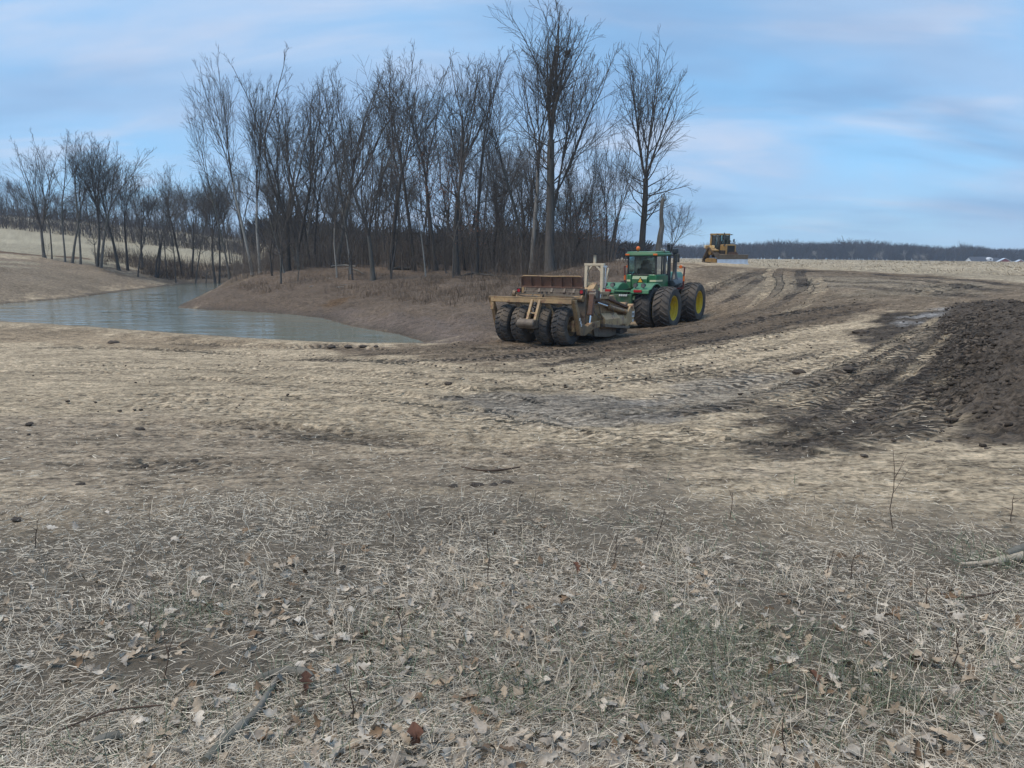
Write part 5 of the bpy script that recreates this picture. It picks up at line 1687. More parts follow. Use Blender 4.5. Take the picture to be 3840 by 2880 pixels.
# bowl
mb = MB(); mb.box(-1.46, 1.46, 1.02, 1.12, .55, 1.95)
mb.obj('rear_wall', m_mudsteel, scr, 0.01)
mb = MB(); mb.box(-1.40, 1.40, 1.1, 4.2, .34, .44)
mb.obj('bowl_floor', m_mudsteel, scr)
for s in (1, -1):
    x0, x1 = (1.40, 1.47) if s > 0 else (-1.47, -1.40)
    mb = MB()
    mb.prism([(1.10, .44), (1.12, 1.92), (1.9, 1.86), (2.9, 1.66), (4.86, 1.26), (5.0, .80), (4.3, .42), (3.6, .28), (1.7, .30)], 'x', x0, x1)
    side = mb.obj('bowl_side', m_tan, scr, 0.01)
    xa, xb = (1.472, 1.56) if s > 0 else (-1.56, -1.472)
    # top rail and lower rail
    mb = MB(); mb.bar((s * 1.50, 2.55, 1.74), (s * 1.50, 4.86, 1.28), .14, .09); mb.bar((s * 1.50, 1.75, 1.60), (s * 1.50, 4.5, 1.20), .12, .08)
    mb.obj('rail', m_rust, side, 0.008)
    # hydraulic ram for the apron
    mb = MB(); mb.tube([(s * 1.60, 2.80, 1.36), (s * 1.60, 4.35, 1.12)], [.085, .085], 12); mb.tube([(s * 1.60, 2.82, 1.357), (s * 1.60, 2.95, 1.337)], .105, 12); mb.tube([(s * 1.60, 4.33, 1.12), (s * 1.60, 4.5, 1.1)], .11, 10)
    rm = mb.obj('hydraulic_ram', m_tan, scr)
    mb = MB(); mb.tube([(s * 1.60, 1.75, 1.53), (s * 1.60, 2.82, 1.357)], .035, 10); mb.obj('rod', m_chrome, rm)
    # lift ram at the rear corner
    mb = MB(); mb.box(s * 1.68 - .11, s * 1.68 + .11, 0, 0.001, 0, 0.001) if False else None
    mb.bar((s * 1.66, 1.20, 1.86), (s * 1.66, 1.04, 1.08), .20, .20, (0, 1, 0))
    lr = mb.obj('lift_ram', m_rust, scr, 0.02)
    mb = MB(); mb.tube([(s * 1.66, 1.05, 1.10), (s * 1.66, .98, .72)], .055, 12); mb.obj('rod', m_chrome, lr)
    mb = MB(); mb.tube([(s * 1.52, 1.22, 1.84), (s * 1.80, 1.22, 1.84)], .09, 10); mb.tube([(s * 1.76, 1.22, 1.84), (s * 1.82, 1.22, 1.84)], .12, 12)
    mb.obj('ram_pivot', m_mudsteel, scr)
    # bracket block with plate at the top rear corner
    mb = MB(); mb.box(min(s * 1.36, s * 1.62), max(s * 1.36, s * 1.62), 1.35, 1.95, 1.60, 1.98)
    mb.obj('corner_block', m_rust, scr, 0.02)
    # side box
    mb = MB(); mb.prism([(1.474 * s, .46), (1.78 * s, .60), (1.78 * s, .88), (1.60 * s, 1.10), (1.474 * s, 1.12)], 'y', 2.15, 3.55)
    mb.prism([(1.474 * s, .46), (1.70 * s, .60), (1.70 * s, .80), (1.58 * s, .98), (1.474 * s, 1.0)], 'y', 3.55, 4.5)
    bx = mb.obj('side_box', m_tan_lt, scr, 0.015)
    MB().prism([(2.1, .72), (2.1, .60), (4.5, .40), (4.5, .50)], 'x', *( (1.5, 1.82) if s > 0 else (-1.82, -1.5))).obj('skid_rail', m_mudsteel, bx, 0.01)
    # cutting side below
    mb = MB(); mb.prism([(1.66, .76), (2.1, .66), (3.9, .50), (3.85, .20), (3.0, .14), (1.75, .24), (1.62, .46)], 'x', *((1.475, 1.55) if s > 0 else (-1.55, -1.475)))
    mb.obj('lower_side', m_mudsteel, scr, 0.01)
    mb = MB(); mb.prism([(3.75, .42), (4.1, .46), (4.5, .42), (4.45, .26), (4.0, .22), (3.72, .24)], 'x', *((1.46, 1.72) if s > 0 else (-1.72, -1.46)))
    mb.obj('router_bit', m_dark, scr, 0.02)
    # front cheek plate
    mb = MB(); mb.prism([(4.30, .84), (4.84, 1.30), (4.96, 1.34), (5.10, 1.30), (5.34, 1.14), (5.24, .74), (4.48, .42), (4.36, .46)], 'x', *((1.60, 1.68) if s > 0 else (-1.68, -1.60)))
    mb.tube([(s * 1.50, 5.0, 1.32), (s * 1.74, 5.0, 1.32)], .10, 12)
    ck = mb.obj('front_cheek', m_tan_lt, scr, 0.015)
    mb = MB(); mb.box(*((1.686, 1.691) if s > 0 else (-1.691, -1.686)), 5.0, 5.26, .86, 1.10); mb.box(*((1.686, 1.691) if s > 0 else (-1.691, -1.686)), 5.06, 5.20, .66, .78)
    mb.obj('sticker', m_white, ck)
    if s > 0:
        for k in range(3):
            MB().box(1.6915, 1.695, 5.03 + k * .07, 5.07 + k * .07, .92, 1.04).obj('sticker_print', m_dark, ck)
    # stencilled plate at the top of the side
    mb = MB(); mb.box(*((1.50, 1.60) if s > 0 else (-1.60, -1.50)), 1.92, 2.86, 1.66, 1.94)
    pl = mb.obj('name_plate', m_tan_lt, scr, 0.012)
    if s > 0:
        MB().box(1.601, 1.605, 1.96, 2.06, 1.72, 1.86).obj('reflector', m_white, pl)
        for k in range(5):
            y = 2.24 + k * .075
            mb = MB(); mb.box(1.601, 1.604, y, y + .018, 1.76, 1.84); mb.box(1.601, 1.604, y + .034, y + .052, 1.76, 1.84); mb.box(1.601, 1.604, y, y + .05, 1.79 + .02 * (k % 2), 1.81 + .02 * (k % 2))
            mb.obj('stencil_mark', m_text, pl)
        for y in (2.10, 2.78):
            mb = MB(); mb.tube([(1.59, y, 1.80), (1.62, y, 1.80)], .03, 8); mb.obj('bolt', m_rust, pl)
# ejector top plate, curved lip and ribs
mb = MB()
prof = [(1.20, 2.08), (1.17, 2.30), (1.08, 2.50), (1.05, 2.52), (1.03, 2.49), (1.12, 2.29), (1.15, 2.08)]
outl = []
mb.prism(prof, 'x', -1.36, 1.30)
for x in np.linspace(-1.36, 1.30, 7):
    mb.prism([(1.13, 2.09), (1.10, 2.30), (1.04, 2.47), (.98, 2.46), (1.06, 2.09)], 'x', x - .012, x + .012)
mb.prism([(1.05, 2.06), (1.05, 2.12), (1.16, 2.12), (1.16, 2.06)], 'x', -1.40, 1.34)
mb.obj('top_plate', m_rust, scr, 0.006)
mb = MB()
mb.tube([(-1.37, 1.08, 2.36), (-1.34, 1.05, 2.48), (-1.26, 1.04, 2.515), (0.0, 1.035, 2.50), (.4, 1.03, 2.51), (1.18, 1.04, 2.515), (1.28, 1.06, 2.46), (1.31, 1.10, 2.34)], .02, 6)
mb.obj('lip', m_tan_lt, scr)
mb = MB(); mb.box(-1.46, 1.46, 1.06, 1.16, 1.72, 2.06)
for x in (-1.2, -.55, .0, .55, .95):
    mb.prism([(.98, 1.9), (1.06, 2.06), (1.06, 1.8)], 'x', x - .05, x + .05)
mb.obj('upper_wall', m_mudsteel, scr, 0.01)
for x in (-1.42, 1.32):
    mb = MB(); mb.box(x - .10, x + .10, .94, 1.05, 1.84, 2.04)
    lb = mb.obj('lamp_box', m_black, scr, 0.01)
    mb = MB(); mb.tube([(x, .925, 1.94), (x, .945, 1.94)], .065, 14); mb.obj('lens', m_red, lb)
MB().box(-1.32, -1.22, .98, 1.05, 1.84, 2.06).obj('lamp_bracket', m_tan_lt, scr)
# ejector rams lying across the back
for xa, xb in ((-1.45, -.30), (-.18, 1.40)):
    mb = MB(); mb.tube([(xa, .90, 1.70), (xb, .90, 1.70)], .10, 14); mb.tube([(xa - .02, .90, 1.70), (xa + .06, .90, 1.70)], .12, 14); mb.tube([(xb - .06, .90, 1.70), (xb + .02, .90, 1.70)], .12, 14)
    mb.obj('ejector_ram', m_tan, scr)
mb = MB(); mb.box(-.34, -.12, .86, 1.05, 1.62, 1.80); mb.box(-.36, -.30, .84, .9, 1.80, 1.92); mb.box(-.16, -.10, .84, .9, 1.80, 1.92)
mb.obj('ram_mount', m_dark, scr)
mb = MB(); mb.tube([(-1.62, .88, 1.80), (-1.50, .88, 1.80)], .13, 10); mb.box(-1.70, -1.50, .85, 1.1, 1.62, 1.92)
mb.obj('pivot_mount', m_tan, scr, 0.02)
for pts in ([(-1.45, .80, 1.84), (-1.0, .77, 1.83), (-.3, .78, 1.82), (.2, .78, 1.83), (1.0, .77, 1.80), (1.35, .80, 1.82)],
            [(-1.45, .82, 1.80), (-1.0, .74, 1.74), (-.4, .40, 1.76), (.1, -.2, 1.75)],
            [(-.16, .74, 1.62), (-.14, .74, 1.74), (0, .74, 1.78), (.9, .74, 1.77), (1.22, .74, 1.70), (1.22, .74, 1.50)],
            [(-.62, .76, 1.84), (-.70, .72, 1.74), (-.60, .70, 1.60), (-.45, .70, 1.58), (-.35, .74, 1.70)],
            [(1.64, 1.45, 1.45), (1.68, 1.62, 1.48), (1.7, 1.75, 1.36), (1.68, 1.9, 1.10), (1.66, 2.15, .92)],
            [(1.62, 1.35, 1.60), (1.66, 1.4, 1.2), (1.68, 1.6, 1.05), (1.66, 2.1, .86)],
            [(1.62, 2.85, 1.30), (1.68, 3.0, 1.24), (1.68, 3.1, 1.10), (1.62, 3.15, .98)],
            [(-1.6, .7, 1.9), (-1.66, .66, 1.7), (-1.7, .6, 1.55), (-1.62, .5, 1.5)]):
    mb = MB(); mb.tube(spline(np.array(pts), 5), .016, 6); mb.obj('hose', m_hose, scr)
# heaped soil in the bowl
xs = np.linspace(-1.36, 1.36, 26); ys = np.linspace(1.2, 4.7, 32)
hx_, hy_ = np.meshgrid(xs, ys, indexing='ij')
hz_ = 1.50 - (hy_ - 1.2) * .10 + (fbm(hx_ * 3 + 9, hy_ * 3, 91, 4) - .5) * .5 + .35 * np.exp(-((hx_ - .2) ** 2 + (hy_ - 2.6) ** 2) / .9)
ii = np.arange(26 * 32).reshape(26, 32)
soil_m = paint('loose_soil', (0.075, 0.058, 0.045), (0.12, 0.09, 0.065), 0.8, 0.95, scale=5, bump=0.6)
me = np_mesh('soil_load', np.stack([hx_, hy_, hz_], -1).reshape(-1, 3), [np.stack([ii[:-1, :-1], ii[1:, :-1], ii[1:, 1:], ii[:-1, 1:]], -1).reshape(-1, 4)], None, True)
link('soil_load', me, None, soil_m, label='dark soil heaped in the bowl of the scraper', category='soil load')
bpy.data.objects['soil_load'].parent = None
bpy.context.view_layer.update()
bpy.data.objects['soil_load'].matrix_world = scr.matrix_world.copy()
# apron and gooseneck
mb = MB(); mb.prism([(4.7, .40), (4.95, .60), (5.0, 1.0), (4.85, 1.30), (4.78, 1.28), (4.9, .98), (4.86, .64), (4.62, .44)], 'x', -1.38, 1.38)
mb.obj('apron', m_mudsteel, scr, 0.01)
mb = MB()
mb.tube([(-1.45, 5.0, 1.32), (1.45, 5.0, 1.32)], .16, 12)
mb.bar((0, 5.0, 1.42), (0, 6.6, 1.55), .34, .34); mb.bar((0, 6.5, 1.58), (0, 7.5, .72), .30, .30); mb.bar((0, 7.4, .66), (0, 8.35, .64), .2, .16)
mb.obj('gooseneck', m_tan, scr, 0.03)
mb = MB(); mb.box(-.52, -.02, 4.75, 5.35, 1.42, 1.98); mb.prism([(4.75, 1.98), (5.1, 2.28), (5.35, 1.98)], 'x', -.52, -.02)
mb.obj('valve_box', m_tan_lt, scr, 0.02)
mb = MB(); mb.box(.05, .80, 3.8, 4.55, 1.62, 1.80)
mb.obj('tool_box', m_tan_lt, scr, 0.02)
# grade-control mast
MY = 4.9
mb = MB()
mb.box(-.50, -.37, MY - .06, MY + .06, 1.45, 2.98); mb.box(.24, .37, MY - .06, MY + .06, 1.45, 2.98)
mb.box(-.53, .40, MY - .065, MY + .065, 2.981, 3.08)
for s, x in ((1, -.37), (-1, .24)):
    mb.prism([(x, 2.72), (x, 2.82), (x + s * .16, 2.98), (x + s * .26, 2.98)], 'y', MY - .05, MY + .05)
fm_ = mb.obj('mast_frame', m_cream, scr, 0.008)
mb = MB(); mb.box(-.105, -.015, MY - .045, MY + .045, 3.081, 3.44); mb.obj('mast', m_cream, fm_)
mb = MB(); mb.tube([(-.06, MY, 3.44), (-.06, MY, 3.47)], .15, 16); mb.tube([(-.06, MY, 3.47), (-.06, MY, 3.50)], .06, 12); mb.obj('receiver', m_dark, fm_)
mb = MB(); mb.box(.37, .52, MY - .05, MY + .05, 2.92, 2.99); mb.tube([(.45, MY, 2.02), (.45, MY, 2.92)], .035, 8); mb.box(.37, .52, MY - .05, MY + .05, 2.0, 2.06)
mb.obj('side_ram', m_chrome, fm_)
mb = MB(); mb.tube(spline(np.array([(-.30, MY - .07, 2.88), (-.35, MY - .07, 2.75), (-.32, MY - .07, 2.62), (-.36, MY - .07, 2.4), (-.36, MY - .07, 1.9)]), 5), .014, 5); mb.obj('cable', m_black, fm_)
mb = MB(); mb.bar((.30, MY + .1, 1.5), (.36, MY + .5, 2.9), .05, .05); mb.obj('stay', m_cream, fm_)
# pivot boss where the side rams meet the back wall
for s in (1, -1):
    mb = MB(); mb.tube([(s * 1.46, 1.62, 1.90), (s * 1.62, 1.62, 1.90)], .14, 14); mb.tube([(s * 1.62, 1.62, 1.90), (s * 1.66, 1.62, 1.90)], .05, 8)
    mb.obj('boss', m_mudsteel, scr)

# ---- bulldozer on the crest
doz = machine('bulldozer', 2668, 990, 76.0, 168, (1.05, -0.3), [(-1.05, -1.2), (1.05, -1.2), (-1.05, 1.2), (1.05, 1.2)], 'yellow bulldozer with a raised track wheel and shiny blade on the crest of the slope', 'bulldozer', 0.05)
m_doz = paint('dozer_yellow', (0.40, 0.245, 0.075), (0.20, 0.135, 0.075), 0.7, 0.5, scale=1.5, bump=0.05)
m_doz_w = paint('dozer_fender_paint', (0.75, 0.68, 0.52), (0.4, 0.3, 0.2), 0.3, 0.5, bump=0)
m_blade = paint('polished_blade', (0.62, 0.64, 0.68), (0.30, 0.26, 0.22), 0.35, 0.45, 0.35, scale=2, bump=0.03)
for s in (1, -1):
    cx = s * 1.05
    hull = []
    for (cy, cz_, r, a0, a1) in ((1.18, .42, .40, -90, 38), (-.55, 1.34, .42, 38, 140), (-1.38, .42, .38, 140, 270)):
        for k in range(8):
            q = math.radians(a0 + (a1 - a0) * k / 7)
            hull.append((cy + r * math.cos(q), cz_ + r * math.sin(q)))
    mb = MB()
    # the belt: outer hull and inner hull joined as a ring
    n = len(hull); cenh = (-.2, .7)
    inner = [(a + (cenh[0] - a) / math.hypot(a - cenh[0], b - cenh[1]) * .09, b + (cenh[1] - b) / math.hypot(a - cenh[0], b - cenh[1]) * .09) for a, b in hull]
    vs = [(cx - .33, a, b) for a, b in hull] + [(cx + .33, a, b) for a, b in hull] + [(cx - .33, a, b) for a, b in inner] + [(cx + .33, a, b) for a, b in inner]
    fs = []
    for k in range(n):
        j = (k + 1) % n
        fs += [(k, j, n + j, n + k), (2 * n + k, 3 * n + k, 3 * n + j, 2 * n + j), (k, 2 * n + k, 2 * n + j, j), (n + k, n + j, 3 * n + j, 3 * n + k)]
    mb.add(vs, fs)
    tk = mb.obj('track', m_mudsteel, doz)
    # shoes along the belt
    P = np.array(hull + hull[:1]); sl = np.hypot(*np.diff(P, axis=0).T); cu = np.concatenate([[0], np.cumsum(sl)])
    shoe = None
    for k in range(36):
        u = cu[-1] * k / 36; i = int(np.searchsorted(cu, u, 'right') - 1); t = (u - cu[i]) / sl[i]
        p = P[i] + (P[i + 1] - P[i]) * t; d = (P[i + 1] - P[i]) / sl[i]
        if shoe is None:
            mb = MB(); mb.box(-.35, .35, -.085, .085, -.015, .02); mb.box(-.35, .35, .05, .075, .02, .065)
            shoe = mb.mesh('track_shoe')
        link('shoe', shoe, tk, m_mudsteel, (cx, p[0], p[1]), (math.atan2(d[1], d[0]) + math.pi, 0, 0))
    mb = MB(); mb.lathe_x([(-.16, .05), (-.16, .34), (.16, .34), (.16, .05)], 20, c=(cx, -.55, 1.34)); mb.obj('sprocket', m_doz, tk)
    mb = MB()
    for cy, r in ((1.18, .31), (-1.38, .29), (-.7, .17), (-.1, .17), (.5, .17)):
        mb.lathe_x([(-.14, .04), (-.14, r), (.14, r), (.14, .04)], 16, c=(cx, cy, .42 if r > .2 else .30))
    mb.obj('idler', m_dark, tk)
    mb = MB(); mb.prism([(-1.3, .24), (1.1, .24), (1.15, .50), (.4, .66), (-.9, .66), (-1.35, .5)], 'x', cx + s * .12 - .12, cx + s * .12 + .12); mb.obj('track_frame', m_doz, tk, 0.02)
    mb = MB(); mb.prism([(-1.5, 1.62), (-1.3, 2.0), (-.6, 1.98), (-.1, 1.60), (.45, 1.52), (.45, 1.38), (-.15, 1.42), (-.7, 1.78), (-1.4, 1.60)], 'x', *((.66, 1.3) if s > 0 else (-1.3, -.66)))
    fd_ = mb.obj('fender', m_doz, doz, 0.02)
    MB().box(*((.66, 1.3) if s > 0 else (-1.3, -.66)), -1.75, -1.30, 1.70, 2.02).obj('tank', m_doz_w, fd_, 0.04)
    mb = MB(); mb.bar((s * .78, .6, .62), (s * .78, 2.05, .50), .14, .2); mb.obj('push_arm', m_doz, doz)
mb = MB(); mb.box(-.60, .60, -1.2, 1.5, .75, 1.5); mb.obj('chassis', m_dark, doz)
mb = MB(); mb.prism([(-.52, 1.0), (.52, 1.0), (.52, 2.0), (.44, 2.10), (-.44, 2.10), (-.52, 2.0)], 'y', .15, 1.62); mb.obj('hood', m_doz, doz, 0.03)
MB().box(-.41, .41, 1.62, 1.66, 1.02, 1.98).obj('grille', m_black, doz)
mb = MB(); mb.box(-.52, -.42, 1.6, 1.70, 1.0, 2.0); mb.box(.42, .52, 1.6, 1.70, 1.0, 2.0); mb.box(-.52, .52, 1.6, 1.70, 1.985, 2.06); mb.obj('grille_frame', m_doz, doz, 0.01)
for s in (1, -1):
    mb = MB(); mb.tube([(s * .58, 1.30, 2.0), (s * .58, 1.42, 2.0)], .10, 12); hl = mb.obj('headlight', m_black, doz)
    mb = MB(); mb.tube([(s * .58, 1.42, 2.0), (s * .58, 1.43, 2.0)], .085, 12); mb.obj('lens', m_lamp, hl)
mb = MB()
cab_c = [(-.72, .22), (.72, .22), (.72, -1.20), (-.72, -1.20)]
cpost = [(.55, .30), (.80, -.25), (.80, -1.0), (.62, -1.35), (-.62, -1.35), (-.80, -1.0), (-.80, -.25), (-.55, .30)]
for x, y in cpost:
    mb.bar((x, y, 1.45), (x * .93, y * .96, 3.05), .08, .08)
mb.bar((.80, -1.2, 1.5), (.68, -1.3, 3.05), .14, .1); mb.bar((-.80, -1.2, 1.5), (-.68, -1.3, 3.05), .14, .1)
mb.obj('cab_pillar', m_black, doz)
mb = MB(); mb.bar((.82, -1.22, 1.9), (.74, -1.30, 3.08), .18, .12); mb.bar((-.82, -1.22, 1.9), (-.74, -1.30, 3.08), .18, .12); mb.obj('roll_bar', m_doz, doz)
mb = MB(); mb.prism([(.55, .38), (.84, -.22), (.84, -1.45), (-.84, -1.45), (-.84, -.22), (-.55, .38)], 'z', 3.04, 3.22); mb.obj('roof', m_doz, doz, 0.03)
for i in range(8):
    a, b_ = cpost[i], cpost[(i + 1) % 8]
    pane(b_, a, 1.55, 3.02, .05).obj('window', m_glass, doz)
mb = MB(); mb.box(-.75, .75, -1.3, .25, 1.2, 1.52); mb.box(-.30, .30, -.95, -.80, 1.5, 2.45); mb.box(-.30, .30, -.95, -.4, 1.5, 1.85); mb.obj('seat', m_seat, doz, 0.03)
mb = MB(); mb.tube([(.32, .75, 2.08), (.32, .75, 3.05), (.32, .70, 3.28)], .055, 10); mb.obj('exhaust_pipe', m_stack, doz)
mb = MB(); mb.tube([(-.30, .75, 2.08), (-.30, .75, 2.38)], .07, 10); mb.tube([(-.30, .75, 2.38), (-.30, .75, 2.52)], .12, 10); mb.obj('air_intake', m_black, doz)
for s in (1, -1):
    mb = MB(); mb.box(s * .80 - .06, s * .80 + .06, .10, .2, 3.05, 3.15) ; mb.bar((s * .6, .2, 3.1), (s * .95, .2, 3.1), .03, .03); mb.obj('work_lamp', m_black, doz)
mb = MB(); mb.bar((-.60, .35, 2.4), (-.95, .40, 2.5), .03, .03); mb.box(-1.05, -.90, .38, .42, 2.35, 2.65); mb.obj('mirror', m_black, doz)
mb = MB()
prof = [(2.28, .05), (2.14, .38), (2.12, .70), (2.22, 1.08), (2.16, 1.10), (2.06, .70), (2.08, .38), (2.20, .05)]
mb.prism(prof, 'x', -1.72, 1.72)
bl = mb.obj('blade', m_mudsteel, doz, label='blade, muddy brown along its top')
mb = MB(); mb.prism([(2.29, .06), (2.15, .38), (2.127, .62), (2.122, .62), (2.14, .38), (2.27, .06)], 'x', -1.715, 1.715); mb.obj('mouldboard', m_blade, bl)
mb = MB(); mb.prism([(2.31, .0), (2.25, .16), (2.22, .16), (2.26, .0)], 'x', -1.76, 1.76); mb.obj('cutting_edge', m_blade, bl)
mb = MB(); mb.prism([(-.62, 1.09), (.62, 1.09), (.40, 1.36), (-.38, 1.38)], 'y', 2.08, 2.14); mb.obj('spill_guard', m_rust, bl)
mb = MB(); mb.box(.7, 1.25, 1.75, 2.05, 1.02, 1.12); mb.obj('tilt_ram', m_tan_lt, bl)

# ------------------------------------------------------------------ far farm
m_wall = paint('white_boards', (0.72, 0.74, 0.76), (0.5, 0.5, 0.5), 0.2, 0.6, bump=0)
m_slate = paint('dark_shingle_roof', (0.055, 0.06, 0.075), (0.08, 0.08, 0.09), 0.4, 0.8, bump=0)
m_redb = paint('red_barn_boards', (0.23, 0.028, 0.026), (0.15, 0.03, 0.03), 0.4, 0.7, bump=0)
m_tin = paint('pale_tin_roof', (0.62, 0.66, 0.72), (0.45, 0.45, 0.46), 0.2, 0.4, 0.2, bump=0)


def house(name, px, pyb, Y, w, d, hw, hr, rot, wall, roof, label, cat, windows=True):
    p = at(px, pyb, Y)
    z = min(g1(p[0], p[1]), p[2]) - 0.3
    e = empty(name, (p[0], p[1], z), rot, label, cat)
    mb = MB(); hw += p[2] - z
    mb.prism([(-d / 2, 0), (d / 2, 0), (d / 2, hw), (0, hw + hr), (-d / 2, hw)], 'x', -w / 2, w / 2)
    wl_ = mb.obj('wall', wall, e)
    for s in (1, -1):
        mb = MB(); mb.prism([(s * (d / 2 + .5), hw - .35), (0, hw + hr + .05), (0, hw + hr + .3), (s * (d / 2 + .5), hw - .1)], 'x', -w / 2 - .5, w / 2 + .5)
        mb.obj('roof', roof, e)
    return e, wl_, hw


e, wl_, hw = house('farmhouse', 3668, 989, 480, 14, 8, 1.4, 2.9, 0.08, m_wall, m_slate, 'white farmhouse with a dark roof and a small dormer at the far field edge', 'house')
mb = MB(); mb.prism([(-1.6, hw + .6), (1.6, hw + .6), (1.6, hw + 2.0), (0, hw + 2.8), (-1.6, hw + 2.0)], 'y', -4.2, -1.0); dm = mb.obj('dormer', m_wall, e, loc=(5.2, 0, 0))
MB().box(4.7, 5.7, -4.26, -4.2, hw + 1.0, hw + 1.9).obj('window', m_slate, dm, loc=(-5.2, 0, 0))
for x in (-4.5, -1.2, 2.2):
    MB().box(x - .5, x + .5, -4.06, -4.0, hw - 1.3, hw - .3).obj('window', m_slate, e)
e, wl_, hw = house('farmhouse_wing', 3712, 989, 484, 10, 7, 1.2, 2.4, 0.08, m_wall, m_slate, 'lower white wing with dark roof joined right of the farmhouse', 'house')
for x in (-3.4, -1.4, .6, 2.6):
    MB().box(x - .45, x + .45, -3.56, -3.5, hw - 1.4, hw - .3).obj('window', m_slate, e)
e, wl_, hw = house('red_barn', 3763, 991, 470, 12, 7.0, 1.7, 2.0, math.radians(62), m_redb, m_tin, 'larger red barn with a pale roof, left of the two barns', 'barn')
for y in (-2.0, 1.2):
    MB().box(-6.06, -6.0, y - .6, y + .6, hw - 2.4, hw - 1.2).obj('barn_door', m_black, e)
e, wl_, hw = house('red_barn', 3822, 992, 470, 11, 6.0, 1.2, 1.7, math.radians(62), m_redb, m_tin, 'smaller red barn with a pale roof at the right edge of the field', 'barn')
MB().box(-5.56, -5.5, -.8, .8, hw - 1.9, hw - .2).obj('barn_door', m_black, e)

# ------------------------------------------------------------------ dry grass, leaves and litter in front
straw_m = col_mat('dry_straw', 0.75, 0.25, 0.15, 30.0)
green_m = col_mat('green_blade', 0.6, 0.3, 0.2, 20.0)
PAL = np.array([(0.58, 0.50, 0.385), (0.52, 0.45, 0.35), (0.44, 0.38, 0.305), (0.27, 0.215, 0.16), (0.68, 0.61, 0.49), (0.11, 0.085, 0.064)])
PALW = [0.25, 0.25, 0.18, 0.13, 0.10, 0.09]
turf_arr = np.array(turf_poly)


def blades(name, X, Y, length, width, elev, azim, col, mat, label, kind='stuff', lift=0.03, bend=0.25, category='grass', gseed=1):
    g = np.random.default_rng(gseed)
    n = len(X)
    Zb = gz(X, Y) + g.random(n) ** 2 * lift
    ca, sa = np.cos(azim), np.sin(azim); ce, se = np.cos(elev), np.sin(elev)
    d = np.stack([ca * ce, sa * ce, se], 1)
    side = np.stack([-sa, ca, np.zeros(n)], 1)
    roll = g.normal(0, 0.5, n)
    w = side * np.cos(roll)[:, None] + np.array([0, 0, 1.0]) * np.sin(roll)[:, None]
    w = w * (width / 2)[:, None]
    P0 = np.stack([X, Y, Zb], 1)
    bv = np.stack([g.normal(0, bend, n), g.normal(0, bend, n), -np.abs(g.normal(0, bend * 0.7, n)) * np.sign(se)], 1) * length[:, None]
    Pm = P0 + d * (length * 0.5)[:, None]
    Pt = P0 + d * length[:, None] + bv
    zt = gz(Pt[:, 0], Pt[:, 1]) + 0.004
    Pt[:, 2] = np.maximum(Pt[:, 2], zt)
    V = np.stack([P0 - w, P0 + w, Pm + w * .85, Pm - w * .85, Pt], 1).reshape(-1, 3)
    b = np.arange(n)[:, None] * 5
    q = b + np.array([[0, 1, 2, 3]]); t = b + np.array([[3, 2, 4]])
    me = np_mesh(name, V, [q, t], np.repeat(col, 5, axis=0), False)
    return link(name, me, None, mat, label=label, category=category, kind=kind)


def polar(n, r0, r1, g, a=41, pw=1.0):
    r = np.exp(math.log(r0) + (math.log(r1) - math.log(r0)) * g.random(n) ** pw)
    t = np.radians(g.uniform(-a, a, n))
    return np.sin(t) * r, np.cos(t) * r, r


g = np.random.default_rng(5)
# matted straw
X, Y, r = polar(405000, 1.55, 15.5, g)
d = poly_sd(X, Y, turf_arr) + 3.0 * (fbm(X * .6, Y * .9, 203, 3) - 0.5) - 0.5
keep = (d < 0) & (g.random(len(X)) < np.clip(0.30 + 1.2 * fbm(X * 1.2, Y * 1.2, 201, 3) - 0.1, 0, 1) * np.clip(0.06 - d * 0.20, 0.03, 1))
X, Y, r = X[keep], Y[keep], r[keep]
n = len(X)
flow = 6.2832 * 1.3 * fbm(X * 0.55, Y * 0.55, 211, 2) + g.normal(0, 1.1, n)
tone = fbm(X * 0.8, Y * 0.8, 215, 3)
col = PAL[g.choice(6, n, p=PALW)] * (0.70 + 0.60 * tone)[:, None] * g.uniform(0.8, 1.2, n)[:, None]
ln = (0.025 + 0.13 * g.random(n) ** 2.2) * np.clip(1.15 - r * 0.055, 0.55, 1.1); wd = np.maximum(0.0023, r * 0.0008) * g.uniform(0.6, 1.35, n)
el = np.abs(g.normal(0.04, 0.16, n))
blades('dry_grass', X, Y, ln, wd, el, flow, col, straw_m, 'matted dry straw coloured grass covering the near ground', lift=0.04, bend=0.13, gseed=2)
# standing dry stalks
X, Y, r = polar(7000, 1.6, 13, g)
d = poly_sd(X, Y, turf_arr)
keep = (d < -0.2) & (fbm(X * 0.8, Y * 0.8, 221, 3) + 0.12 * smooth(-2, 3, X) > 0.52)
tuft_c = hits([(1880, 2340), (2190, 2290), (2480, 2150), (2600, 2090), (3250, 2110), (3800, 2330), (1300, 2380), (3600, 2480), (2050, 2500), (2700, 2330), (1690, 2220), (3000, 2230), (3400, 2640), (900, 2250), (2300, 2640)])
tx = np.concatenate([c[0] + g.normal(0, .10, 60) for c in tuft_c]); ty = np.concatenate([c[1] + g.normal(0, .10, 60) for c in tuft_c])
X = np.concatenate([X[keep], tx]); Y = np.concatenate([Y[keep], ty]); r = np.hypot(X, Y); n = len(X)
col = PAL[g.choice(6, n, p=[.35, .25, .15, .1, .12, .03])] * g.uniform(0.8, 1.15, n)[:, None]
blades('dry_stalks', X, Y, g.uniform(0.08, 0.26, n) * np.clip(1.1 - r * .05, .5, 1), np.maximum(0.0026, r * 0.00075) * g.uniform(.7, 1.2, n), g.uniform(0.4, 1.4, n), g.uniform(0, 6.28, n), col, straw_m, 'thin standing dry stalks rising out of the matted grass', bend=0.12, gseed=3)
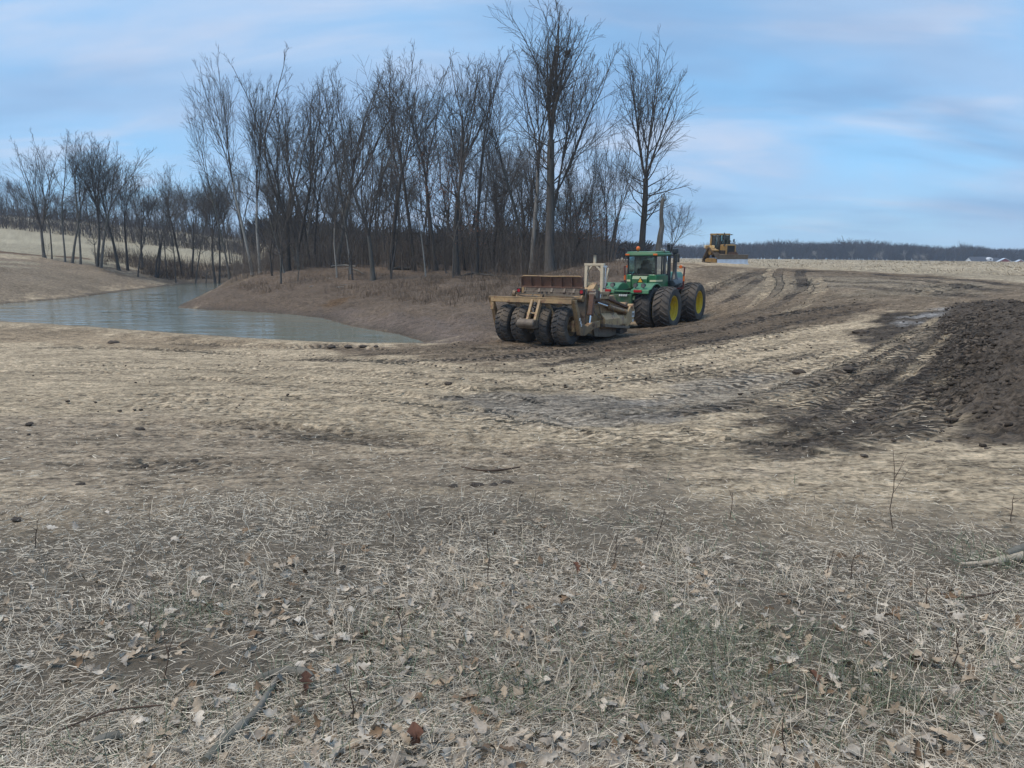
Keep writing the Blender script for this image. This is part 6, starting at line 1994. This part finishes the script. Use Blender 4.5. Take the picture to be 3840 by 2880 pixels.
# green shoots
cents = hits([(2480, 2330), (2620, 2420), (3120, 2450), (3190, 2530), (2400, 2640), (3830, 2560), (2360, 2500), (1230, 2700), (1500, 2420), (2900, 2400), (2550, 2700), (1950, 2620), (3300, 2640), (2750, 2550), (480, 2780), (1000, 2720), (3050, 2760), (3700, 2700), (700, 2330), (3780, 2130), (2420, 2480), (3000, 2560)])
GXs, GYs = [], []
for cx, cy in cents:
    k = int(g.uniform(110, 330)); s_ = g.uniform(0.10, 0.26)
    GXs.append(cx + g.normal(0, s_, k)); GYs.append(cy + g.normal(0, s_, k))
X2, Y2, _ = polar(4200, 1.7, 7, g)
k2 = (X2 > -0.2) & (fbm(X2 * 1.4, Y2 * 1.4, 231, 2) > 0.62)
X = np.concatenate(GXs + [X2[k2]]); Y = np.concatenate(GYs + [Y2[k2]]); n = len(X); r = np.hypot(X, Y)
col = np.array([[0.095, 0.125, 0.078]]) * g.uniform(0.6, 1.5, n)[:, None] + np.array([[0.05, 0.035, 0.02]]) * g.random(n)[:, None]
blades('green_grass', X, Y, g.uniform(0.05, 0.17, n), np.maximum(0.003, r * 0.0009) * g.uniform(.7, 1.2, n), g.uniform(0.3, 1.4, n), g.uniform(0, 6.28, n), col, green_m, 'patches of short dull green grass among the dry straw', bend=0.3, gseed=4)
# straw bits strewn over the clay
X, Y, r = polar(26000, 5.5, 30, g, 40, 0.9)
d = poly_sd(X, Y, turf_arr)
keep = (d > -0.6) & (d < 14) & (g.random(len(X)) < np.exp(-np.maximum(d, 0) / 3.6) * (0.45 + 0.9 * (X < 1.5))) & (poly_sd(X, Y, POND) > 1)
X, Y, r = X[keep], Y[keep], r[keep]; n = len(X)
col = PAL[g.choice(6, n, p=[.32, .2, .12, .08, .26, .02])] * g.uniform(0.85, 1.2, n)[:, None]
blades('straw_litter', X, Y, 0.03 + 0.10 * g.random(n) ** 2.2, np.maximum(0.003, r * 0.00075) * g.uniform(.5, 1.2, n), np.abs(g.normal(0.05, 0.15, n)), g.normal(0, 0.9, n) + 3.1416 * (g.random(n) < .5), col, straw_m, 'pale bits of straw strewn over the graded clay', lift=0.02, gseed=6, category='straw')
# corn stubble on the far field
X = g.uniform(-20, 170, 60000); Y = 44 + 150 * g.random(60000) ** 1.4
keep = (poly_sd(X, Y, np.vstack([edge, [[150, 60], [400, 400], [60, 400], [30, 150]]])) < -0.5) & (np.abs(np.arctan2(X, Y)) < math.radians(40)) & (fbm(X * .15, Y * .6, 241, 3) > 0.36)
X, Y = X[keep][:22000], Y[keep][:22000]; n = len(X); r = np.hypot(X, Y)
col = np.array([[0.43, 0.36, 0.26]]) * g.uniform(0.5, 1.3, n)[:, None]
blades('corn_stubble', X, Y, g.uniform(0.15, 0.42, n), r * 0.00075 * g.uniform(.6, 1.6, n), np.abs(g.normal(0.35, 0.5, n)), g.normal(2.3, 0.7, n), col, straw_m, 'pale corn stubble and residue covering the far field', gseed=7, category='stubble')

# --- fallen oak leaves
def leaf_mesh(seed):
    rg = random.Random(seed)
    rows = 8
    wprof = [0.02, .14, .10, .27, .14, .30, .18, .03]
    V = []; F = []
    cur = rg.uniform(-1.2, 1.7); tw = rg.uniform(-.9, .9); fold = rg.uniform(-.3, 1.0)
    for i in range(rows):
        t = i / (rows - 1); wl_ = wprof[i] * rg.uniform(.8, 1.2); wr = wprof[i] * rg.uniform(.8, 1.2)
        zc = cur * (t - .5) ** 2
        for x, k in ((-wl_, 1), (-wl_ * .5, .4), (0, 0), (wr * .5, .4), (wr, 1)):
            z = zc + fold * abs(x) * k + tw * x * (t - .5) + rg.gauss(0, .03)
            V.append((x, t - .5, z))
    for i in range(rows - 1):
        for k in range(4):
            a = i * 5 + k
            F.append((a, a + 1, a + 6, a + 5))
    n0 = len(V)
    V += [(-.012, -.5, V[2][2]), (.012, -.5, V[2][2]), (.01, -.72, V[2][2] - .05), (-.01, -.72, V[2][2] - .05)]
    F.append((n0, n0 + 1, n0 + 2, n0 + 3))
    me = bpy.data.meshes.new('oak_leaf'); me.from_pydata(V, [], F); me.update()
    me.polygons.foreach_set('use_smooth', np.ones(len(F), bool))
    return me


def leaf_mat(name, c, back):
    m, nt, b = new_mat(name)
    tc = nnode(nt, 'ShaderNodeTexCoord')
    f, r_ = noise_fac(nt, tc.outputs['Object'], 5.0, 5, .35, .65)
    col = mixc(nt, f, c, tuple(x * .62 for x in c))
    gm_ = nnode(nt, 'ShaderNodeNewGeometry')
    col = mixc(nt, gm_.outputs['Backfacing'], col, back)
    oi = nnode(nt, 'ShaderNodeObjectInfo')
    mr = nnode(nt, 'ShaderNodeMapRange'); mr.inputs['To Min'].default_value = .7; mr.inputs['To Max'].default_value = 1.25
    nt.links.new(oi.outputs['Random'], mr.inputs['Value'])
    mx = nnode(nt, 'ShaderNodeVectorMath', operation='SCALE')
    nt.links.new(col, mx.inputs[0]); nt.links.new(mr.outputs[0], mx.inputs['Scale'])
    nt.links.new(mx.outputs[0], b.inputs['Base Color'])
    b.inputs['Roughness'].default_value = 0.7; b.inputs['Specular IOR Level'].default_value = 0.3
    return m


LM = [leaf_mesh(300 + i) for i in range(9)]
leaf_ms = [leaf_mat('leaf_tan', (0.38, 0.32, 0.255), (0.43, 0.38, 0.32)), leaf_mat('leaf_pale', (0.48, 0.42, 0.345), (0.50, 0.45, 0.38)), leaf_mat('leaf_grey', (0.31, 0.27, 0.225), (0.38, 0.33, 0.28)), leaf_mat('leaf_brown', (0.20, 0.135, 0.085), (0.27, 0.20, 0.14))]
leaf_rusty = leaf_mat('leaf_rust', (0.13, 0.058, 0.034), (0.17, 0.095, 0.06))


def put_leaf(x, y, s, mat, label, group=None, lift=None):
    o = link('fallen_leaf', rnd.choice(LM), None, None, (x, y, g1(x, y) + (rnd.uniform(0.02, 0.06) if lift is None else lift)))
    if not len(o.data.materials):
        o.data.materials.append(leaf_ms[0])
    o.material_slots[0].link = 'OBJECT'; o.material_slots[0].material = mat
    o.scale = (s * rnd.uniform(.8, 1.1), s, s)
    tl = 0.35 if rnd.random() < .8 else 1.1
    o.rotation_euler = (rnd.gauss(0, tl), rnd.gauss(0, tl), rnd.uniform(0, 6.28))
    o['label'] = label; o['category'] = 'leaf'
    if group:
        o['group'] = group
    return o


GL_ = 'fallen oak leaves in the near grass'
LX, LY, lr_ = polar(4400, 1.75, 9.5, g, 38, 0.9)
dens_ = fbm(LX * 1.1, LY * 1.1, 251, 3)
ok = (dens_ > 0.36) & (g.random(len(LX)) < np.clip(1.35 - lr_ / 3.9, 0.07, 1)) & (poly_sd(LX, LY, turf_arr) < -0.4)
LX, LY, lr_ = LX[ok], LY[ok], lr_[ok]
order = np.argsort(lr_)


def leaf_zone(x, y):
    px = 1920 + x / y * FPX * 0.93
    a = 'left of the thick mossy stick' if px < 760 else 'between the mossy stick and the upright rust leaf' if px < 1500 else 'right of the upright rust leaf' if px < 2350 else 'around the green grass patch' if px < 3150 else 'at the lower right corner'
    return a
near, rest = order[:285], order[285:]
for i in near:
    mi_ = rnd.choices(range(4), [.36, .3, .22, .12])[0]
    put_leaf(LX[i], LY[i], rnd.uniform(.042, .085), leaf_ms[mi_],
             '%s oak leaf in near grass %s' % (['curled tan', 'pale bleached', 'grey weathered', 'dark brown'][mi_], leaf_zone(LX[i], LY[i])),
             GL_ + ', %s, %s' % (['tan', 'pale', 'grey', 'dark brown'][mi_], leaf_zone(LX[i], LY[i])))
for px, py, s, lab in ((1560, 2835, .10, 'large rust red oak leaf standing upright at the lower edge'), (1150, 2605, .085, 'rust brown leaf beside the broken stick end, low left of centre'),
                       (2160, 2160, .085, 'small rust red leaf where the straw begins, right of centre'), (3050, 2590, .075, 'rust tinted leaf below the green tuft on the right')):
    p = hit(px, py)
    o = put_leaf(p[0], p[1], s, leaf_rusty, lab, None, .06)
    o.rotation_euler = (1.1 if py > 2800 else .5, .3, .4)
vs_, fs_, cs_ = [], [], []
base = [np.array([v.co for v in m.vertices]) for m in LM]; bf = [np.array([p.vertices for p in m.polygons]) for m in LM]
off = 0
lp = np.array([(0.37, 0.295, 0.215), (0.48, 0.42, 0.345), (0.31, 0.27, 0.225), (0.20, 0.135, 0.085)])
for i in rest:
    k = rnd.randrange(9); s = rnd.uniform(.045, .08)
    R = np.array(Matrix.Rotation(rnd.uniform(0, 6.28), 3, 'Z') @ Matrix.Rotation(rnd.gauss(0, .4), 3, 'X') @ Matrix.Rotation(rnd.gauss(0, .4), 3, 'Y'))
    v = (base[k] * s) @ R.T + np.array([LX[i], LY[i], g1(LX[i], LY[i]) + rnd.uniform(.015, .05)])
    vs_.append(v); fs_.append(bf[k] + off); off += len(v)
    cs_.append(np.tile(lp[rnd.choices(range(4), [.36, .3, .22, .12])[0]] * rnd.uniform(.75, 1.2), (len(v), 1)))
me = np_mesh('leaf_litter', np.vstack(vs_), fs_, np.vstack(cs_), True)
link('leaf_litter', me, None, col_mat('leaf_litter', .75, .25, .25, 25), label='smaller looking oak leaves scattered through the straw farther off', category='leaves', kind='stuff')

# --- sticks, stems and logs
stick_m = bark_mat('stick_bark', (0.12, 0.108, 0.09), (0.20, 0.18, 0.155), (0.10, 0.105, 0.08))
drift_m = bark_mat('bleached_wood', (0.36, 0.30, 0.225), (0.48, 0.42, 0.335), (0.20, 0.16, 0.12))
stem_m = bark_mat('stem_bark', (0.075, 0.05, 0.038), (0.13, 0.09, 0.068), (0.09, 0.07, 0.055))


def stick(pts, rad, mat, label, name='stick', lift=0.03, cat='stick', group=None, n=8):
    P = [hit(*p) for p in pts]
    P = [np.array([p[0], p[1], p[2] + (lift if np.isscalar(lift) else lift[i])]) for i, p in enumerate(P)]
    S = spline(np.array(P), 5) if len(P) > 2 else np.array([P[0] + (P[-1] - P[0]) * t for t in np.linspace(0, 1, 6)])
    c = S[len(S) // 2]
    rg = random.Random(len(label) + int(pts[0][0]))
    rr = np.interp(np.linspace(0, 1, len(S)), np.linspace(0, 1, len(rad)), rad) * np.array([rg.uniform(.9, 1.12) for _ in S])
    mb = MB(); mb.tube([tuple(p - c) for p in S], [float(q) for q in rr], n)
    return mb.obj(name, mat, None, 0, 50, tuple(c), label=label, category=cat, group=group)


stick([(770, 2890), (850, 2800), (960, 2700), (1040, 2570)], [.017, .018, .015, .011], stick_m, 'thick mossy grey stick running up from the lower edge, left of centre')
stick([(352, 2820), (400, 2800), (452, 2786)], [.016, .018, .015], stick_m, 'short grey stick end showing in the straw at lower left')
stick([(960, 2575), (1060, 2545), (1140, 2550), (1172, 2568)], [.014, .02, .022, .012], stick_m, 'broken stick with a splintered pale end beside a rust leaf')
stick([(1310, 2790), (1420, 2840), (1560, 2880)], [.006, .009, .008], stick_m, 'long thin grey stick lying at the bottom left of the upright rust leaf')
stick([(1590, 2870), (1680, 2825), (1760, 2785)], [.007, .008, .006], stick_m, 'thin brown stick lying right of the upright rust leaf')
stick([(1930, 2390), (1980, 2410), (2060, 2450)], [.008, .012, .008], stick_m, 'dark stick half buried in the straw at centre')
stick([(3335, 2870), (3360, 2825), (3420, 2790), (3530, 2782)], [.008, .008, .007, .005], drift_m, 'pale curved twig arching near the lower right corner')
stick([(3600, 2132), (3700, 2128), (3780, 2112), (3860, 2095)], [.008, .018, .028, .034], drift_m, 'bleached splintered log lying at the right edge of the straw', 'log', cat='log')
stick([(3770, 2112), (3810, 2095), (3850, 2085)], [.015, .025, .03], stick_m, 'rotten brown log lump against the bleached log', 'log', 0.06, 'log')
stick([(1731, 1757), (1800, 1770), (1870, 1770), (1951, 1758)], [.006, .009, .012, .006], stem_m, 'thin dark bent stick lying on the brown clay at centre', lift=.02)
stick([(225, 2790), (420, 2715), (620, 2690)], [.003, .004, .003], stem_m, 'long dark stem lying across the straw at lower left', lift=.05)
stick([(2620, 2560), (2760, 2500), (2800, 2495)], [.004, .006, .004], stick_m, 'slender grey twig lying below the green grass patch')
stick([(3500, 2240), (3620, 2260), (3760, 2235)], [.004, .006, .004], stem_m, 'dark twig lying below the bleached log')


def weed(px, py, h, label, lean=(0, 0), twigs=3, seed=0):
    p = hit(px, py); rg = random.Random(seed + px)
    r_ = math.hypot(p[0], p[1])
    rad = max(.003, r_ * .0006)
    mb = MB()
    pts = [(0, 0, -.02)]
    for k in range(4):
        t = (k + 1) / 4
        pts.append((lean[0] * t * h + rg.gauss(0, .02 * h), lean[1] * t * h + rg.gauss(0, .02 * h), h * t))
    mb.tube(pts, [rad, rad * .9, rad * .8, rad * .65, rad * .4], 6)
    for k in range(twigs):
        t = rg.uniform(.4, .95); i = min(3, int(t * 4)); f = t * 4 - i
        q = np.array(pts[i]) * (1 - f) + np.array(pts[i + 1]) * f
        e = q + np.array([rg.gauss(0, .18), rg.gauss(0, .18), rg.uniform(.1, .3)]) * h
        mb.tube([tuple(q), tuple(e)], [rad * .6, rad * .3], 5)
    mb.obj('dead_weed', stem_m, None, 0, 60, tuple(p), label=label, category='weed', group='dead weed stems standing in the straw')


for i, (px, py, h, lean, lab) in enumerate(((3350, 1985, .62, (-.1, 0), 'tallest dead weed stem standing where the sand meets the straw on the right'), (2735, 1955, .24, (.05, 0), 'dark forked weed stem at the straw edge, right of centre'),
                                            (3790, 1960, .22, (0, 0), 'thin dead stem at the right border of the sand'), (560, 2395, .16, (.1, 0), 'short brown stem under a pale leaf at left'), (610, 2570, .2, (.25, 0), 'slanting dark stem left of the thick mossy stick'),
                                            (1515, 2450, .22, (-.1, 0), 'reddish brown stem standing left of centre'), (1330, 2745, .2, (-.05, 0), 'brown upright stem above the long thin grey stick'), (1830, 2190, .3, (.0, 0), 'thin dark stem at centre where straw grows thicker'),
                                            (3100, 2180, .2, (.1, 0), 'left of two tufted dark stems on the right'), (3180, 2190, .2, (.15, 0), 'right one of two tufted dark stems'), (3480, 2290, .2, (-.15, 0), 'dark curved weed stem below the bleached log'),
                                            (3570, 2540, .22, (0, 0), 'dark stem near the right lower corner'), (2300, 2130, .22, (.1, 0), 'small dead stem in the straw right of centre'), (2460, 2040, .26, (.2, 0), 'leaning dead stem near the upper straw edge'),
                                            (2940, 2850, .16, (-.1, 0), 'dark red stem at the lower edge, right of centre'), (130, 2060, .2, (.2, 0), 'lone dead stem at the far left'))):
    weed(px, py, h, lab, lean, 3, i)

# logs and pale branches on the wooded bank
stick([(1245, 1004), (1290, 990), (1340, 970)], [.18, .2, .12], bark_dark, 'dark fallen trunk lying up the bank at the edge of the wood', 'fallen_log', .15, 'log')
stick([(1243, 1006), (1290, 1002), (1332, 1006)], [.05, .06, .04], bark_pale, 'pale bare branch lying before the dark fallen trunk', 'fallen_branch', .2, 'branch')
stick([(1300, 1010), (1335, 1018), (1362, 1032)], [.05, .05, .03], bark_grey, 'thin grey branch drooping right of the fallen trunk', 'fallen_branch', .15, 'branch')
stick([(955, 985), (975, 1000), (995, 1022)], [.05, .05, .06], bark_pale, 'pale leaning pole at the left end of the wooded bank', 'fallen_branch', [1.6, .9, .1], 'branch')
stick([(1470, 1015), (1500, 1010), (1540, 1012)], [.14, .2, .12], bark_dark, 'dark rotten log between trunks on the bank', 'fallen_log', .12, 'log')
stick([(1775, 1030), (1830, 1036), (1880, 1042)], [.04, .06, .03], bark_grey, 'long thin branch lying on the bank behind the scraper', 'fallen_branch', .12, 'branch')
stick([(1730, 1040), (1770, 1030), (1800, 1034)], [.08, .1, .05], bark_dark, 'dark branch on the bank left of the pale trunks', 'fallen_branch', .12, 'branch')
for i, (a, b_, l) in enumerate((((1160, 1078), (1175, 1074), 'white peeled stick on the bank, lower left of the fallen trunk'), ((1262, 1080), (1290, 1078), 'pale stick lying mid bank'), ((1278, 1072), (1300, 1070), 'short pale stick above the mid bank one'),
                                ((1225, 1045), (1250, 1047), 'small pale stick just below the fallen trunk'), ((1310, 1068), (1338, 1066), 'pale stick to the right on the mid bank'))):
    stick([a, b_], [.035, .02], bark_pale, l, 'stick', .06)

# --- clods of earth
def clod_mesh(seed, n=14):
    rg = random.Random(seed)
    mb = MB(); mb.ball((0, 0, 0), 1, n, (1, .8, .5))
    f = [rg.uniform(.55, 1.2) if n < 12 else .75 + .5 * float(fbm(np.array([x * 2.2 + seed * 7]), np.array([z * 2.5 + y * 2.2]), seed, 3)[0]) + rg.uniform(-.12, .12) for x, y, z in mb.v]
    mb.v = [(x * k, y * k, z * k) for (x, y, z), k in zip(mb.v, f)]
    return mb.mesh('clod_%d' % seed, None)


clod_m = paint('earth_clod', (0.070, 0.055, 0.043), (0.125, 0.095, 0.07), .7, .95, scale=8, bump=.8)
CM = [clod_mesh(i) for i in range(6)]
cl = [(425, 1287, .42, 'dark clod alone on the clay near the left shore'), (1243, 1303, .38, 'leftmost dark clod of the row on the pond rim'), (1305, 1302, .30, 'second dark clod of the row on the pond rim'), (1360, 1300, .28, 'third dark clod of the row on the pond rim'),
      (1410, 1300, .22, 'smallest clod at the right end of the row on the pond rim'), (1680, 1440, .17, 'knobbly dark clod on the clay in front of the scraper'), (1600, 1441, .10, 'small clod left of the knobbly dark one'),
      (2995, 1398, .26, 'flat dark clod on pale tracked clay, right of centre'), (3185, 1388, .30, 'black lump at the tip of the spread topsoil'), (3230, 1250, .40, 'dark lump at the left tip of the topsoil bank'), (2765, 1215, .3, 'dark clod on the track ahead of the tractor'),
      (110, 1592, .13, 'dark clump at the left edge of the brown clay'), (525, 1612, .14, 'dark clod in the brown clay, left'), (540, 1752, .09, 'left lump of two in the wheel rut at left'), (730, 1730, .09, 'right lump of two in the wheel rut at left'), (300, 1820, .08, 'small dark clod low on the left clay'),
      (1700, 1828, .10, 'left clod of the broken ridge before the straw'), (1790, 1826, .13, 'second clod of the broken ridge before the straw'), (1850, 1824, .10, 'third clod of the broken ridge before the straw'), (1905, 1816, .12, 'tallest clod at the right of the broken ridge'),
      (3520, 1660, .09, 'round dark clod on the sand below the soil bank'), (3240, 1710, .07, 'small dark clod on the sand, right of centre'), (3640, 1640, .10, 'clod at the foot of the soil bank'), (2950, 1668, .12, 'crumbling dark lump at the track end'), (60, 1950, .07, 'dark flat lump at the far left before the straw')]
for i, (px, py, s, lab) in enumerate(cl):
    p = hit(px, py)
    o = link('earth_clod', CM[i % 6], None, None, (p[0], p[1], p[2] + s * .08))
    if not len(o.data.materials):
        o.data.materials.append(clod_m)
    o.scale = (s * .62, s * .55, s * .45); o.rotation_euler = (0, 0, i * 1.3)
    o['label'] = lab; o['category'] = 'clod'; o['group'] = 'single clods of earth on the graded ground'
# crumbs: too many to count
bv = np.array([v.co for v in clod_mesh(50, 6).vertices]); bfq = [tuple(p.vertices) for p in bpy.data.meshes['clod_50'].polygons]
bt = np.array([f for f in bfq if len(f) == 3]); bq = np.array([f for f in bfq if len(f) == 4])
X = g.uniform(4.5, 20, 90000); Y = g.uniform(6.5, 27, 90000)
_, kk = berm(X, Y)
zdark = poly_sd(X, Y, hits([(3200, 1245), (3330, 1180), (3480, 1170), (3620, 1140), (3760, 1120), (4300, 1150), (4300, 1700), (3600, 1670), (3300, 1640), (3150, 1540), (3080, 1470), (3140, 1380), (3260, 1310), (3190, 1265)]))
pr = np.where(kk < 1.02, 0.34, np.where(zdark < 0.2, 0.06, np.where(zdark < 1.5, 0.010, 0.0))) * (0.3 + 1.4 * fbm(X * 1.1, Y * 1.1, 261, 3)) * (np.abs(np.arctan2(X, Y)) < math.radians(39))
keep = g.random(len(X)) < pr
X, Y, kk = X[keep][:3600], Y[keep][:3600], kk[keep][:3600]
X3 = g.uniform(-14, 9, 1400); Y3 = g.uniform(9, 30, 1400)
k3 = (fbm(X3 * .5, Y3 * .5, 271, 3) > 0.55) & (poly_sd(X3, Y3, POND) > 1)
X4 = g.uniform(-4, 20, 9000); Y4 = g.uniform(13, 38, 9000)
k4 = (poly_sd(X4, Y4, hits([(1150, 1290), (1600, 1290), (2000, 1270), (2300, 1240), (2620, 1190), (2900, 1100), (3300, 1100), (3300, 1160), (3000, 1230), (2600, 1420), (2200, 1480), (1750, 1360), (1300, 1330)])) < 0) & (g.random(9000) < .28)
X3 = np.concatenate([X3[k3], X4[k4]]); Y3 = np.concatenate([Y3[k3], Y4[k4]]); k3 = np.ones(len(X3), bool)
X = np.concatenate([X, X3[k3]]); Y = np.concatenate([Y, Y3[k3]]); kk = np.concatenate([kk, np.full(k3.sum(), 2.0)])
n = len(X)
s = np.where(kk < 1.02, 0.014 + 0.07 * g.random(n) ** 4, 0.010 + 0.045 * g.random(n) ** 3)
ang = g.uniform(0, 6.28, n); c_, s_ = np.cos(ang), np.sin(ang)
bmk = smooth(1.0, 0.8, kk)
Zc = gz(X, Y) + s * .3 + bmk * (np.clip(fbm(X * 5.5, Y * 5.5, 27, 3) - 0.52, 0, 1) * 0.35 * 0.55 + np.clip(fbm(X * 2.4, Y * 2.4, 29, 3) - 0.5, 0, 1) * 0.7 * 0.14)
px_ = (bv[None, :, 0] * c_[:, None] - bv[None, :, 1] * s_[:, None]) * s[:, None] + X[:, None]
py_ = (bv[None, :, 0] * s_[:, None] + bv[None, :, 1] * c_[:, None]) * s[:, None] + Y[:, None]
pz_ = bv[None, :, 2] * s[:, None] * 1.1 + Zc[:, None]
V = np.stack([px_, py_, pz_], -1).reshape(-1, 3)
o_ = (np.arange(n) * len(bv))[:, None, None]
me = np_mesh('soil_crumbs', V, [(bt[None] + o_).reshape(-1, 3), (bq[None] + o_).reshape(-1, 4)], np.repeat(np.array([[0.068, 0.056, 0.046]]) * g.uniform(.7, 1.5, n)[:, None], len(bv), axis=0), False)
link('soil_crumbs', me, None, col_mat('soil_crumb', .95, .1, .35, 20), label='loose dark crumbs and clods covering the topsoil bank', category='soil', kind='stuff')
# ------------------------------------------------------------------ thin evening haze
hm_, nt, b = new_mat('haze')
nt.nodes.remove(b)
ho = next(n for n in nt.nodes if n.type == 'OUTPUT_MATERIAL')
pv = nnode(nt, 'ShaderNodeVolumePrincipled')
pv.inputs['Color'].default_value = (0.72, 0.84, 1.0, 1)
pv.inputs['Density'].default_value = 0.00034
pv.inputs['Anisotropy'].default_value = 0.0
nt.links.new(pv.outputs[0], ho.inputs['Volume'])
zs = [v for v in Z]
MB().box(-1750, 1750, -1750, 1750, float(min(zs)) - 3.0, float(max(max(zs), 30)) + 30.0).obj('haze', hm_, None, kind='stuff', label='thin blue evening haze over the whole site', category='haze')
